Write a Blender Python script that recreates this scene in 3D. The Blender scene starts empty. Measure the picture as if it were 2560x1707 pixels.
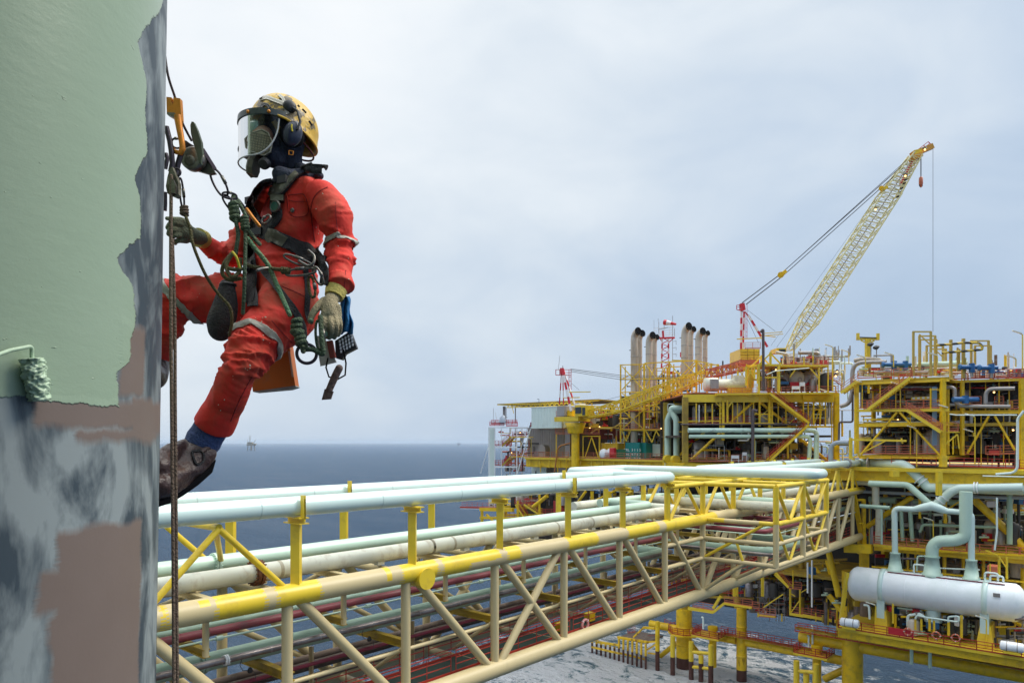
import bpy, bmesh, math, random
from mathutils import Vector, Matrix, noise as NZ
V=Vector; PI=math.pi; R=math.radians
random.seed(7)
SC=bpy.context.scene; COL=SC.collection
# ---------------------------------------------------------------- camera
H=41.0; FP=1750.0; ANG=math.atan(0.8686); CA=math.cos(ANG); SA=math.sin(ANG)
cam=bpy.data.cameras.new("camera"); co=bpy.data.objects.new("camera",cam); COL.objects.link(co)
co.location=(0,0,H); co.rotation_euler=(PI/2,0,ANG)
cam.lens=FP/2560*36; cam.sensor_width=36; cam.shift_y=252.5/2560; cam.clip_start=.05; cam.clip_end=90000
SC.camera=co
SC.view_settings.view_transform='Standard'; SC.view_settings.look='None'; SC.view_settings.gamma=1
SC.view_settings.exposure=0.58
SC.cycles.max_bounces=6; SC.cycles.transparent_max_bounces=12; SC.cycles.volume_bounces=0
SC.cycles.caustics_reflective=False; SC.cycles.caustics_refractive=False
# ---------------------------------------------------------------- sky (overcast) and sun
SUN_EL=R(48); SUN_AZ=ANG-R(80)      # behind the camera's right shoulder
w=bpy.data.worlds.new("World"); SC.world=w; w.use_nodes=True
nt=w.node_tree; N=nt.nodes; L=nt.links
for n in list(N): N.remove(n)
out=N.new('ShaderNodeOutputWorld'); sky=N.new('ShaderNodeTexSky'); sky.sky_type='NISHITA'; sky.sun_disc=False
sky.sun_elevation=SUN_EL; sky.sun_rotation=-SUN_AZ; sky.air_density=1.2; sky.dust_density=3
b1=N.new('ShaderNodeBackground'); b1.inputs[1].default_value=.07; L.new(sky.outputs[0],b1.inputs[0])
tc=N.new('ShaderNodeTexCoord'); sep=N.new('ShaderNodeSeparateXYZ'); L.new(tc.outputs['Generated'],sep.inputs[0])
mp=N.new('ShaderNodeMapping'); mp.inputs['Scale'].default_value=(1.6,1.6,3.6); L.new(tc.outputs['Generated'],mp.inputs[0])
nz=N.new('ShaderNodeTexNoise'); nz.inputs['Scale'].default_value=2.1; nz.inputs['Detail'].default_value=9; nz.inputs['Roughness'].default_value=.5; nz.inputs['Distortion'].default_value=.4
L.new(mp.outputs[0],nz.inputs[0])
ad=N.new('ShaderNodeMath'); ad.operation='MULTIPLY_ADD'; ad.inputs[1].default_value=.72; L.new(nz.outputs[0],ad.inputs[0]); 
# brighter where the cloud is thin, high up and to the left of the view
dt=N.new('ShaderNodeVectorMath'); dt.operation='DOT_PRODUCT'; dt.inputs[1].default_value=(-SA*.3-CA*.42,CA*.3-SA*.42,.95)
L.new(tc.outputs['Generated'],dt.inputs[0]); L.new(dt.outputs['Value'],ad.inputs[2])
cr=N.new('ShaderNodeValToRGB'); cr.color_ramp.interpolation='B_SPLINE'
def setramp(r,els):
    while len(r.elements)>1: r.elements.remove(r.elements[-1])
    r.elements[0].position=els[0][0]; r.elements[0].color=(*els[0][1],1)
    for p,c in els[1:]:
        e=r.elements.new(min(1,p)); e.color=(*c,1)
setramp(cr.color_ramp,[((p-.05)/1.5,c) for p,c in [(.40,(.28,.365,.485)),(.60,(.31,.395,.51)),(.80,(.39,.465,.56)),(1.0,(.50,.555,.61)),(1.2,(.60,.64,.675)),(1.42,(.69,.705,.715))]])
dv=N.new('ShaderNodeMath'); dv.operation='DIVIDE'; dv.inputs[1].default_value=1.5; L.new(ad.outputs[0],dv.inputs[0]); L.new(dv.outputs[0],cr.inputs[0])
b2=N.new('ShaderNodeBackground'); b2.inputs[1].default_value=1.0; L.new(cr.outputs[0],b2.inputs[0])
zr=N.new('ShaderNodeMapRange'); zr.interpolation_type='SMOOTHSTEP'; zr.inputs[1].default_value=.56; zr.inputs[2].default_value=.95; zr.inputs[3].default_value=1; zr.inputs[4].default_value=3.0; L.new(sep.outputs[2],zr.inputs[0]); L.new(zr.outputs[0],b2.inputs[1])   # overcast zenith is brighter than the horizon
mx=N.new('ShaderNodeMixShader'); mx.inputs[0].default_value=.93; L.new(b1.outputs[0],mx.inputs[1]); L.new(b2.outputs[0],mx.inputs[2]); L.new(mx.outputs[0],out.inputs[0])
sl=bpy.data.lights.new("sun",'SUN'); sl.energy=1.75; sl.angle=R(24); sl.color=(1,.93,.82)
so=bpy.data.objects.new("sun",sl); COL.objects.link(so); so.location=(0,0,90)
so.rotation_euler=(PI/2-SUN_EL,0,SUN_AZ+PI)   # shines down from azimuth SUN_AZ
_sd=V((-math.sin(SUN_AZ)*math.cos(SUN_EL),math.cos(SUN_AZ)*math.cos(SUN_EL),math.sin(SUN_EL)))
so.rotation_euler=_sd.to_track_quat('Z','Y').to_euler()
# ---------------------------------------------------------------- helpers
def W(v,s,z): return V((-v,s,H+z))
def at(x,y,s=None,v=None,d=None,z=None):
    """photo pixel -> point on the plane s (along the bridge), v (across it), d (depth) or z (height)"""
    t=(x-1280)/FP; k=(1106-y)/FP
    D=V((CA*t-SA,SA*t+CA,k))
    if s is not None: c=s/D.y
    elif v is not None: c=-v/D.x
    elif z is not None: c=z/k
    else: c=d
    return V((D.x*c,D.y*c,H+D.z*c))
CROP=dict(f=(0,0,1),o=(0,0,.91875),c4=(1180,760,3.7328),c5=(1640,760,3.7327),c6=(2060,760,3.564),b1=(380,1150,2.815),b2=(1000,1100,2.583),
 b3=(1600,1100,3.4086),b4=(2060,1120,2.672),b5=(1460,1400,3.675),b6=(1800,330,2.7517),p1=(380,150,2.529),p2=(380,600,2.3403),
 n1=(1380,1130,5.8075),n2=(1720,1130,5.0587),k1=(380,180,3.92),k2=(560,220,6.0308),k3=(540,440,4.3556),k4=(700,650,4.3542),k5=(0,840,3.7333))
def A(c,x,y,**k):
    o=CROP[c]; return at(o[0]+x/o[2],o[1]+y/o[2],**k)
def px(c,n,depth):
    """n crop pixels at a depth, in metres"""
    return n/CROP[c][2]*depth/FP
def depth(p): return -p.x*SA+p.y*CA
RGT=V((CA,SA,0)); FWD=V((-SA,CA,0)); UP=V((0,0,1))
class MB:
    def __init__(s): s.v=[];s.f=[];s.m=[];s.s=[]
    def add(s,vs,fs,mi=0,sm=False):
        b=len(s.v); s.v+=[V(p) for p in vs]
        for f in fs: s.f.append(tuple(b+i for i in f)); s.m.append(mi); s.s.append(sm)
        return s
    def hexa(s,p,mi=0):
        return s.add(p,[(0,3,2,1),(4,5,6,7),(0,1,5,4),(1,2,6,5),(2,3,7,6),(3,0,4,7)],mi)
    def box(s,c,sz,mi=0,rot=None,ax=None):
        c=V(c); h=[x/2 for x in sz]
        if ax: a,b,d=ax
        elif rot is not None: m=Matrix.Rotation(rot,3,'Z'); a,b,d=m@V((1,0,0)),m@V((0,1,0)),V((0,0,1))
        else: a,b,d=V((1,0,0)),V((0,1,0)),V((0,0,1))
        P=[c+a*(x*h[0])+b*(y*h[1])+d*(z*h[2]) for z in(-1,1) for x,y in((-1,-1),(1,-1),(1,1),(-1,1))]
        return s.hexa(P,mi)
    def beam(s,p,q,w,h=None,mi=0,up=None):
        p=V(p);q=V(q);h=h or w;d=(q-p)
        if d.length<1e-6: return s
        d.normalize(); up=V(up) if up else (V((0,0,1)) if abs(d.z)<.95 else FWD)
        a=d.cross(up).normalized()*w/2; b=a.cross(d).normalized()*h/2
        return s.hexa([p-a-b,p+a-b,p+a+b,p-a+b,q-a-b,q+a-b,q+a+b,q-a+b],mi)
    def ibeam(s,p,q,w,h,t=.04,mi=0,up=None):
        p=V(p);q=V(q);d=(q-p).normalized(); u=V(up) if up else (V((0,0,1)) if abs(d.z)<.95 else RGT)
        a=d.cross(u).normalized(); b=a.cross(d).normalized()
        s.beam(p+b*(h/2-t/2),q+b*(h/2-t/2),w,t,mi,b); s.beam(p-b*(h/2-t/2),q-b*(h/2-t/2),w,t,mi,b)
        return s.beam(p,q,t,h-2*t,mi,b)
    def rings(s,P,Rr,n=16,mi=0,cap=True,fl=None,mfun=None):
        """tube through points P with radii Rr (parallel transport)"""
        P=[V(p) for p in P]; t0=(P[1]-P[0]).normalized(); a=t0.orthogonal().normalized(); rg=[]
        for i,p in enumerate(P):
            t=(P[min(i+1,len(P)-1)]-P[max(i-1,0)]).normalized()
            a=(a-t*a.dot(t)).normalized(); b=t.cross(a); r=Rr[i] if hasattr(Rr,'__len__') else Rr
            rg.append([p+(a*math.cos(2*PI*k/n)+b*math.sin(2*PI*k/n))*r for k in range(n)])
        vs=[x for r in rg for x in r]; B=len(s.v); s.v+=vs
        for i in range(len(P)-1):
            for k in range(n):
                s.f.append((B+i*n+k,B+i*n+(k+1)%n,B+(i+1)*n+(k+1)%n,B+(i+1)*n+k)); s.s.append(True)
                s.m.append(mfun(i,k,vs[i*n+k]) if mfun else mi)
        if cap:
            s.add(rg[0][::-1],[tuple(range(n))],mi); s.add(rg[-1],[tuple(range(n))],mi)
        return s
    def tube(s,p,q,r,r2=None,n=12,mi=0,cap=True):
        return s.rings([p,q],[r,r if r2 is None else r2],n,mi,cap)
    def pipe(s,pts,r,bend=None,n=14,mi=0,seg=6,cap=True):
        pts=[V(p) for p in pts]; bend=bend or r*2.4; o=[pts[0]]
        for i in range(1,len(pts)-1):
            a,b,c=pts[i-1],pts[i],pts[i+1]; u=(a-b);w_=(c-b); ang=u.angle(w_)
            if ang>3.1: o.append(b); continue
            tn=bend/math.tan(ang/2); tn=min(tn,u.length*.49,w_.length*.49); p0=b+u.normalized()*tn;p1=b+w_.normalized()*tn
            for k in range(seg+1):
                f=k/seg; o.append(p0*(1-f)**2+b*2*f*(1-f)+p1*f*f)
        o.append(pts[-1]); return s.rings(o,r,n,mi,cap)
    def lathe(s,p,q,prof,n=24,mi=0,cap=True):
        """prof [(t along p->q in metres, radius)]"""
        p=V(p);d=(V(q)-p).normalized()
        a=d.orthogonal().normalized();b=d.cross(a);B=len(s.v)
        for t,r in prof:
            for k in range(n): s.v.append(p+d*t+(a*math.cos(2*PI*k/n)+b*math.sin(2*PI*k/n))*r)
        for i in range(len(prof)-1):
            for k in range(n): s.f.append((B+i*n+k,B+i*n+(k+1)%n,B+(i+1)*n+(k+1)%n,B+(i+1)*n+k));s.m.append(mi);s.s.append(True)
        if cap:
            L_=len(prof)-1
            s.add([s.v[B+k] for k in range(n)][::-1],[tuple(range(n))],mi); s.add([s.v[B+L_*n+k] for k in range(n)],[tuple(range(n))],mi)
        return s
    def sph(s,c,r,n=12,m=8,mi=0,ax=None):
        c=V(c); r=(r,r,r) if not hasattr(r,'__len__') else r; a,b,d=ax or (V((1,0,0)),V((0,1,0)),V((0,0,1))); B=len(s.v)
        for j in range(m+1):
            th=PI*j/m
            for k in range(n):
                ph=2*PI*k/n; s.v.append(c+a*(r[0]*math.sin(th)*math.cos(ph))+b*(r[1]*math.sin(th)*math.sin(ph))+d*(r[2]*math.cos(th)))
        for j in range(m):
            for k in range(n): s.f.append((B+j*n+k,B+(j+1)*n+k,B+(j+1)*n+(k+1)%n,B+j*n+(k+1)%n));s.m.append(mi);s.s.append(True)
        return s
    def prism(s,poly,ext,mi=0):
        poly=[V(p) for p in poly]; n=len(poly); e=V(ext); vs=poly+[p+e for p in poly]
        return s.add(vs,[tuple(range(n))[::-1],tuple(range(n,2*n))]+[(i,(i+1)%n,n+(i+1)%n,n+i) for i in range(n)],mi)
    def torus(s,c,nrm,R_,r,n=24,m=8,mi=0,arc=1.0):
        nrm=V(nrm).normalized();a=nrm.orthogonal().normalized();b=nrm.cross(a);K=int(n*arc)+(0 if arc<1 else 1)
        return s.rings([V(c)+(a*math.cos(2*PI*k/n)+b*math.sin(2*PI*k/n))*R_ for k in range(K)],r,m,mi,arc<1)
    def build(s,name,mats,parent=None,loc=None):
        me=bpy.data.meshes.new(name); o0=V((0,0,0))
        if parent is not None: o0=V(parent.get('_o',(0,0,0)))
        elif loc is not None: o0=V(loc)
        me.from_pydata([tuple(p-o0) for p in s.v],[],s.f)
        mats=mats if isinstance(mats,(list,tuple)) else [mats]
        for m_ in mats: me.materials.append(m_)
        me.polygons.foreach_set('material_index',s.m); me.polygons.foreach_set('use_smooth',s.s)
        me.update(); o=bpy.data.objects.new(name,me); COL.objects.link(o)
        if parent is not None:
            o.parent=parent; o['_o']=tuple(o0)
        else: o.location=o0; o['_o']=tuple(o0)
        return o
ALL=[]
def tag(o,label,cat,group=None,kind=None):
    if label: o['label']=label
    if cat: o['category']=cat
    if group: o['group']=group
    if kind: o['kind']=kind
    return o
def T(name,label,cat,loc=(0,0,0),group=None):
    o=bpy.data.objects.new(name,None); COL.objects.link(o); o.location=loc; o['_o']=tuple(loc); o.empty_display_size=.1
    return tag(o,label,cat,group)
def struct(o): o['kind']='structure'; return o
def copy_tree(o,parent=None):
    c=o.copy(); COL.objects.link(c); c.parent=parent
    for ch in list(o.children): copy_tree(ch,c)
    return c
# ---------------------------------------------------------------- materials
def mat(name,col,rough=.5,metal=0.,var=.0,vs=3.,bump=0.,bs=20.,dirt=None,dc=(.1,.06,.03),ds=2.,dthr=.6,stretch=(1,1,1),spec=.5,coat=0,dsoft=.08):
    m=bpy.data.materials.new(name); m.use_nodes=True; nt=m.node_tree; N=nt.nodes; L=nt.links; p=N['Principled BSDF']
    p.inputs['Base Color'].default_value=(*col,1); p.inputs['Roughness'].default_value=rough; p.inputs['Metallic'].default_value=metal
    p.inputs['Specular IOR Level'].default_value=spec; p.inputs['Coat Weight'].default_value=coat
    tc=N.new('ShaderNodeTexCoord'); mp=N.new('ShaderNodeMapping'); mp.inputs['Scale'].default_value=stretch; L.new(tc.outputs['Object'],mp.inputs[0])
    src=None
    if var>0:
        nz=N.new('ShaderNodeTexNoise'); nz.inputs['Scale'].default_value=vs; nz.inputs['Detail'].default_value=5; L.new(mp.outputs[0],nz.inputs[0])
        mx=N.new('ShaderNodeMix'); mx.data_type='RGBA'; L.new(nz.outputs[0],mx.inputs[0])
        mx.inputs[6].default_value=(*[c*(1-var) for c in col],1); mx.inputs[7].default_value=(*[min(1,c*(1+var)) for c in col],1); src=mx.outputs[2]
    if dirt:
        n2=N.new('ShaderNodeTexNoise'); n2.inputs['Scale'].default_value=ds; n2.inputs['Detail'].default_value=8; n2.inputs['Roughness'].default_value=.65; L.new(mp.outputs[0],n2.inputs[0])
        mr=N.new('ShaderNodeMapRange'); mr.inputs[1].default_value=dthr-dsoft; mr.inputs[2].default_value=dthr+dsoft; mr.inputs[4].default_value=dirt; L.new(n2.outputs[0],mr.inputs[0])
        mx=N.new('ShaderNodeMix'); mx.data_type='RGBA'; L.new(mr.outputs[0],mx.inputs[0])
        if src: L.new(src,mx.inputs[6])
        else: mx.inputs[6].default_value=(*col,1)
        mx.inputs[7].default_value=(*dc,1); src=mx.outputs[2]
    if src: L.new(src,p.inputs['Base Color'])
    if bump>0:
        n3=N.new('ShaderNodeTexNoise'); n3.inputs['Scale'].default_value=bs; n3.inputs['Detail'].default_value=6; L.new(mp.outputs[0],n3.inputs[0])
        bp=N.new('ShaderNodeBump'); bp.inputs['Strength'].default_value=min(1,bump); bp.inputs['Distance'].default_value=.02 if bump<=1 else .02*bump; L.new(n3.outputs[0],bp.inputs['Height']); L.new(bp.outputs[0],p.inputs['Normal'])
    return m
def emit(name,col,st):
    m=bpy.data.materials.new(name); m.use_nodes=True; p=m.node_tree.nodes['Principled BSDF']
    p.inputs['Base Color'].default_value=(*col,1); p.inputs['Emission Color'].default_value=(*col,1); p.inputs['Emission Strength'].default_value=st; return m
M=dict(
 yel=mat('yellow_paint',(.82,.53,.008),.45,var=.16,vs=.5,dirt=.55,dc=(.24,.13,.03),ds=.9,dthr=.60,dsoft=.12),
 yelb=mat('bright_yellow_paint',(.76,.54,.03),.36,var=.06,vs=.8,dirt=.45,dc=(.36,.22,.05),ds=1.1,dthr=.62,dsoft=.1),
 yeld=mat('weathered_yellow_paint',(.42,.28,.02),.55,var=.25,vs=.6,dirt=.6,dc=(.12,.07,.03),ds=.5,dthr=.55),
 rust=mat('rusty_yellow_steel',(.78,.50,.02),.7,var=.2,vs=1.5,dirt=.9,dc=(.16,.045,.012),ds=1.2,dthr=.58,stretch=(1,1,.3)),
 tan=mat('primer_tan_paint',(.56,.45,.235),.45,var=.06,vs=.6,dirt=.3,dc=(.35,.27,.16),ds=.7,dthr=.66),
 mint=mat('mint_pipe_paint',(.51,.67,.55),.38,var=.05,vs=.5,dirt=.18,dc=(.38,.45,.38),ds=.6,dthr=.62),
 pale=mat('pale_blue_pipe_paint',(.60,.74,.68),.28,var=.03,vs=.4,coat=.15,dirt=.12,dc=(.5,.58,.55),ds=.5,dthr=.64),
 cream=mat('stained_cream_pipe_paint',(.66,.66,.54),.5,var=.1,vs=.7,dirt=.5,dc=(.36,.27,.17),ds=1.1,dthr=.6,stretch=(1,1.5,1)),
 green=mat('sea_green_pipe_paint',(.36,.51,.40),.45,var=.1,vs=.6,dirt=.3,dc=(.2,.25,.2),ds=1,dthr=.62),
 maroon=mat('maroon_pipe_paint',(.22,.035,.05),.5,var=.2,vs=1,dirt=.5,dc=(.12,.07,.07),ds=1.2,dthr=.56),
 pink=mat('red_hose_paint',(.30,.03,.06),.55,var=.2,vs=1.5,dirt=.4,dc=(.12,.03,.03),ds=2.5,dthr=.5),
 steel=mat('bare_steel_pipe',(.28,.25,.25),.3,metal=.7,var=.3,vs=.8,dirt=.5,dc=(.12,.09,.07),ds=1,dthr=.5),
 red=mat('red_rail_paint',(.42,.035,.02),.45,var=.15,vs=2),
 ored=mat('orange_red_rail_paint',(.52,.14,.07),.5,var=.15,vs=2),
 redb=mat('crane_red_paint',(.55,.02,.03),.4,var=.1,vs=1),
 white=mat('white_paint',(.84,.86,.87),.4,var=.05,vs=1,dirt=.2,dc=(.45,.42,.38),ds=1,dthr=.62),
 pgreen=mat('pale_green_panel_paint',(.72,.82,.77),.5,var=.06,vs=.3,dirt=.2,dc=(.35,.38,.33),ds=.5,dthr=.62),
 gpan=mat('grey_panel_paint',(.34,.32,.31),.6,var=.12,vs=.5,dirt=.3,dc=(.12,.1,.09),ds=.5,dthr=.58),
 stack=mat('heat_stained_stack_metal',(.56,.51,.43),.5,metal=.1,var=.18,vs=.35,dirt=.55,dc=(.26,.15,.07),ds=.4,dthr=.52,stretch=(1,1,.35)),
 mblack=mat('matte_black',(.006,.006,.007),.9,spec=.1),
 dark=mat('dark_machinery',(.035,.032,.030),.7,var=.4,vs=.6),
 dbrown=mat('dark_interior_backing',(.055,.042,.03),.8,var=.5,vs=.4),  # dark backing colour that keeps the module interiors dim
 grey=mat('grey_cladding_metal',(.36,.33,.31),.4,metal=.45,var=.2,vs=1,dirt=.4,dc=(.2,.16,.12),ds=1,dthr=.55),
 bgrey=mat('blue_grey_pipe_paint',(.30,.35,.42),.4,var=.08,vs=1),
 insul=mat('wrapped_dark_insulation',(.09,.07,.075),.7,var=.5,vs=2.5,bump=.6,bs=6),
 brown=mat('brown_wrapped_pipe',(.16,.11,.08),.75,var=.5,vs=1.2,dirt=.6,dc=(.3,.25,.2),ds=1.5,dthr=.6),
 blue=mat('valve_blue_paint',(.02,.12,.30),.45,var=.15,vs=3),
 teal=mat('teal_container_paint',(.01,.24,.22),.5,var=.12,vs=1),
 dgreen=mat('green_container_paint',(.02,.16,.07),.5,var=.15,vs=1),
 grate=mat('dark_green_grating',(.02,.045,.035),.7,var=.4,vs=4),
 vessel=mat('pale_vessel_paint',(.82,.85,.86),.42,var=.05,vs=.4,dirt=.3,dc=(.50,.60,.54),ds=.28,dthr=.56),
 black=mat('black_steel',(.02,.02,.022),.5,var=.3,vs=4),
 glass=mat('dark_window_glass',(.02,.03,.04),.1),
 cable=mat('steel_cable',(.06,.06,.07),.5),
 lampy=emit('warm_lamp_glow',(1,.55,.2),2.5),
 lampw=mat('lamp_cover_plastic',(.8,.77,.62),.4),
 orange=mat('orange_pipe_paint',(.42,.17,.04),.55,var=.2,vs=1),
 sboard=mat('white_sign_board',(.75,.75,.77),.5),
 legrust=mat('wet_rust_waterline',(.07,.022,.014),.6,var=.5,vs=1.2,bump=.5,bs=5),
 boom=mat('crane_boom_yellow',(.74,.68,.36),.5,var=.1,vs=1),
)
# ---------------------------------------------------------------- sea
def sea():
    m=bpy.data.materials.new('sea_water'); m.use_nodes=True; nt=m.node_tree; N=nt.nodes; L=nt.links; p=N['Principled BSDF']
    geo=N.new('ShaderNodeNewGeometry'); cd=N.new('ShaderNodeVectorMath'); cd.operation='DISTANCE'; cd.inputs[1].default_value=(-60,104,0); L.new(geo.outputs['Position'],cd.inputs[0])
    def noise(sc,det,st=(1,1,1),dist=0,ro=.6):
        mp=N.new('ShaderNodeMapping'); mp.inputs['Scale'].default_value=st; mp.inputs['Rotation'].default_value=(0,0,R(25)); L.new(geo.outputs['Position'],mp.inputs[0])
        n=N.new('ShaderNodeTexNoise'); n.inputs['Scale'].default_value=sc; n.inputs['Detail'].default_value=det; n.inputs['Roughness'].default_value=ro; n.inputs['Distortion'].default_value=dist; L.new(mp.outputs[0],n.inputs[0]); return n.outputs[0]
    def math_(op,a,b=None,c=None):
        n=N.new('ShaderNodeMath'); n.operation=op
        for i,x in enumerate((a,b,c)):
            if x is None: continue
            if isinstance(x,(int,float)): n.inputs[i].default_value=x
            else: L.new(x,n.inputs[i])
        return n.outputs[0]
    def rng(v,a,b,c=0,d=1):
        n=N.new('ShaderNodeMapRange'); L.new(v,n.inputs[0])
        for i,x in enumerate((a,b,c,d)): n.inputs[i+1].default_value=x
        return n.outputs[0]
    n1=noise(.30,10,(1,1.9,1),1.0,.66); n2=noise(.045,4,(1,2.2,1),.3); n3=noise(.8,7,(1,2.0,1),.9)
    hgt=math_('ADD',math_('MULTIPLY',n1,1.5),math_('ADD',math_('MULTIPLY',n2,2.5),math_('MULTIPLY',n3,1.0)))
    bp=N.new('ShaderNodeBump'); bp.inputs['Strength'].default_value=1; bp.inputs['Distance'].default_value=2.6; L.new(hgt,bp.inputs['Height']); L.new(bp.outputs[0],p.inputs['Normal'])
    f1=noise(.11,10,(1,1.5,1),2.2,.66); f2=noise(.55,8,(1,1,1),1.6,.7)
    near=rng(cd.outputs['Value'],16,52,1,0)
    foam=math_('ADD',math_('MULTIPLY',f1,.95),math_('MULTIPLY',f2,.40))
    foam=math_('ADD',foam,math_('MULTIPLY',near,.27))
    fm=rng(foam,.78,.90); tq=rng(foam,.66,.84)
    mx=N.new('ShaderNodeMix'); mx.data_type='RGBA'; L.new(math_('MULTIPLY',tq,math_('MULTIPLY',near,1.)),mx.inputs[0]); mx.inputs[6].default_value=(.050,.105,.185,1); mx.inputs[7].default_value=(.04,.17,.20,1)
    mx2=N.new('ShaderNodeMix'); mx2.data_type='RGBA'; L.new(math_('MULTIPLY',fm,rng(near,0,.35)),mx2.inputs[0]); L.new(mx.outputs[2],mx2.inputs[6]); mx2.inputs[7].default_value=(.95,.96,.97,1)
    L.new(mx2.outputs[2],p.inputs['Base Color']); 
    p.inputs['Roughness'].default_value=.9; p.inputs['Specular IOR Level'].default_value=0
    gl=N.new('ShaderNodeBsdfGlossy'); gl.inputs['Roughness'].default_value=.22; L.new(bp.outputs[0],gl.inputs['Normal']); fr=N.new('ShaderNodeFresnel'); fr.inputs[0].default_value=1.33; L.new(bp.outputs[0],fr.inputs[1])
    fac=math_('MULTIPLY',rng(fr.outputs[0],0,.8,.015,.85),math_('MULTIPLY',rng(fm,0,1,1,.15),rng(noise(.012,5,(1,3.,1),.5),.35,.65,.72,1.15))); ms=N.new('ShaderNodeMixShader'); L.new(fac,ms.inputs[0]); L.new(p.outputs[0],ms.inputs[1]); L.new(gl.outputs[0],ms.inputs[2]); L.new(ms.outputs[0],[n for n in N if n.type=='OUTPUT_MATERIAL'][0].inputs[0])
    mb=MB(); S=45000; mb.add([(-S,-S,0),(S,-S,0),(S,S,0),(-S,S,0)],[(0,1,2,3)])
    struct(mb.build('sea',m))
sea()
# ================================================================ foot bridge / pipe bridge (truss)
VN,VF=28.0,34.0; ZT,ZB=-6.79,-13.4
def sx(c,x,v=VN): return A(c,x,0,v=v).y
PS=[3.27,10.12]+[16.97+6.85*k for k in range(7)]+[64.6,71.2,77.8,84.4,91,97.6,104.2]
br=T('truss_bridge','long tan tubular truss bridge carrying pale pipes out to the yellow platform','bridge',W(31,40,ZB))
# near top chord with leftover yellow paint bands
bands=[(sx('b1',30),sx('b1',66),1),(sx('b1',410),sx('b1',760),1),(sx('b1',840),sx('b1',1145),1),(sx('b1',1720),sx('b2',205),1),(sx('b2',240),sx('b2',415),1),
 (sx('b2',415),sx('b2',610),.45),(sx('b2',655),sx('b2',742),.7),(sx('b2',1050),sx('b2',1245),.8),(sx('b2',1440),sx('b2',1640),1),(sx('b2',1685),60,1),(78,80.5,.6),(101,109,.35)]
def chordm(i,k,p):
    s=p.y; a=(p.z-(H+ZT))/.5
    j=.12*math.sin(k*3.3)
    for a0,a1,f in bands:
        if a0+j<s<a1+j and a>1-2*f-.35*(f==1)-.05*math.sin(s*3): return 1
    if a>.2 and abs(s-sx('b1',330))<.18 and abs(a-.75)<.2: return 1
    if a>-.1 and sx('b1',1600)<s<sx('b1',1640): return 1
    return 0
ch=MB(); n_=1100
ch.rings([W(VN,-12+i*(109+12)/n_,ZT) for i in range(n_+1)],.5,44,0,True,mfun=chordm)
ch.build('top_chord',[M['tan'],M['yelb']],br)
MB().rings([W(VF,-12,ZT),W(VF,109,ZT)],.5,20).build('top_chord',M['tan'],br)
MB().rings([W(VN,-12,ZB),W(VN,109.5,ZB)],.52,24).build('bottom_chord',M['tan'],br)
MB().rings([W(VF,-12,ZB),W(VF,109.5,ZB)],.52,20).build('bottom_chord',M['tan'],br)
node=MB(); p=A('b1',1885,825,v=VN); node.lathe(p+V((-.45,0,0)),p+V((1,0,0)),[(0,.50),(1.05,.56)],28)
node.build('chord_stub',M['yelb'],br)
for v in (VN,VF):
    for i,s in enumerate(PS):
        MB().tube(W(v,s,ZB+.4),W(v,s,ZT-.4),.25,n=14).build('post',M['tan'],br)
    for i in range(len(PS)-1):
        a,b=PS[i],PS[i+1]
        if s_:=(b<58.5): MB().tube(W(v,a+.5,ZT-.2),W(v,b-.55,ZB+.3),.25,n=14).build('brace',M['tan'],br)
        else: MB().tube(W(v,a+.45,ZB+.3),W(v,b-.4,ZT-.2),.25,n=14).build('brace',M['tan'],br)
    MB().tube(W(v,PS[4]+.5,ZB+.3),W(v,PS[5]-.5,ZT-.2),.25,n=14).build('brace',M['tan'],br)
# cross beams on three levels, hangers
for i,s in enumerate(PS):
    for z,r in ((ZT,.2),(ZB,.25)): MB().tube(W(VN+.4,s,z),W(VF-.4,s,z),r,n=10).build('cross_beam',M['tan'],br)
    s2=s+3.5
    if s2<110:
        MB().tube(W(VN+.7,s2,ZT-.3),W(VN+.7,s2,-8.9),.14,n=8).build('hanger',M['tan'],br)
        MB().ibeam(W(VN+.6,s2,-8.75),W(VF-.2,s2,-8.75),.3,.36,.05).build('pipe_support_beam',M['yeld'],br)
        MB().ibeam(W(VN+.3,s+.4,-10.6),W(VF-.2,s+.4,-10.6),.34,.42,.05).build('pipe_support_beam',M['yeld'],br)
        MB().ibeam(W(VN+.1,s2,-6.55),W(VF,s2,-6.55),.3,.3,.05).build('pipe_support_beam',M['tan'],br)
        m_=MB(); m_.tube(W(VN+.4,s,ZT),W(31,s2,ZT),.13,n=8); m_.tube(W(31,s2,ZT),W(VF-.3,s+6.9,ZT),.13,n=8); m_.build('plan_brace',M['tan'],br)
        m_=MB(); m_.tube(W(VN+.2,s,-10.7),W(31.5,s,-12.9),.12,n=8); m_.ibeam(W(31.5,s2,-12.9),W(31.5,s2,-10.5),.2,.2,.03); m_.build('knee_brace',M['tan'],br)
        MB().tube(W(VF,s,-9.0),W(VF,s+6.6,-13),.16,n=8).build('plan_brace',M['tan'],br)
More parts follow.
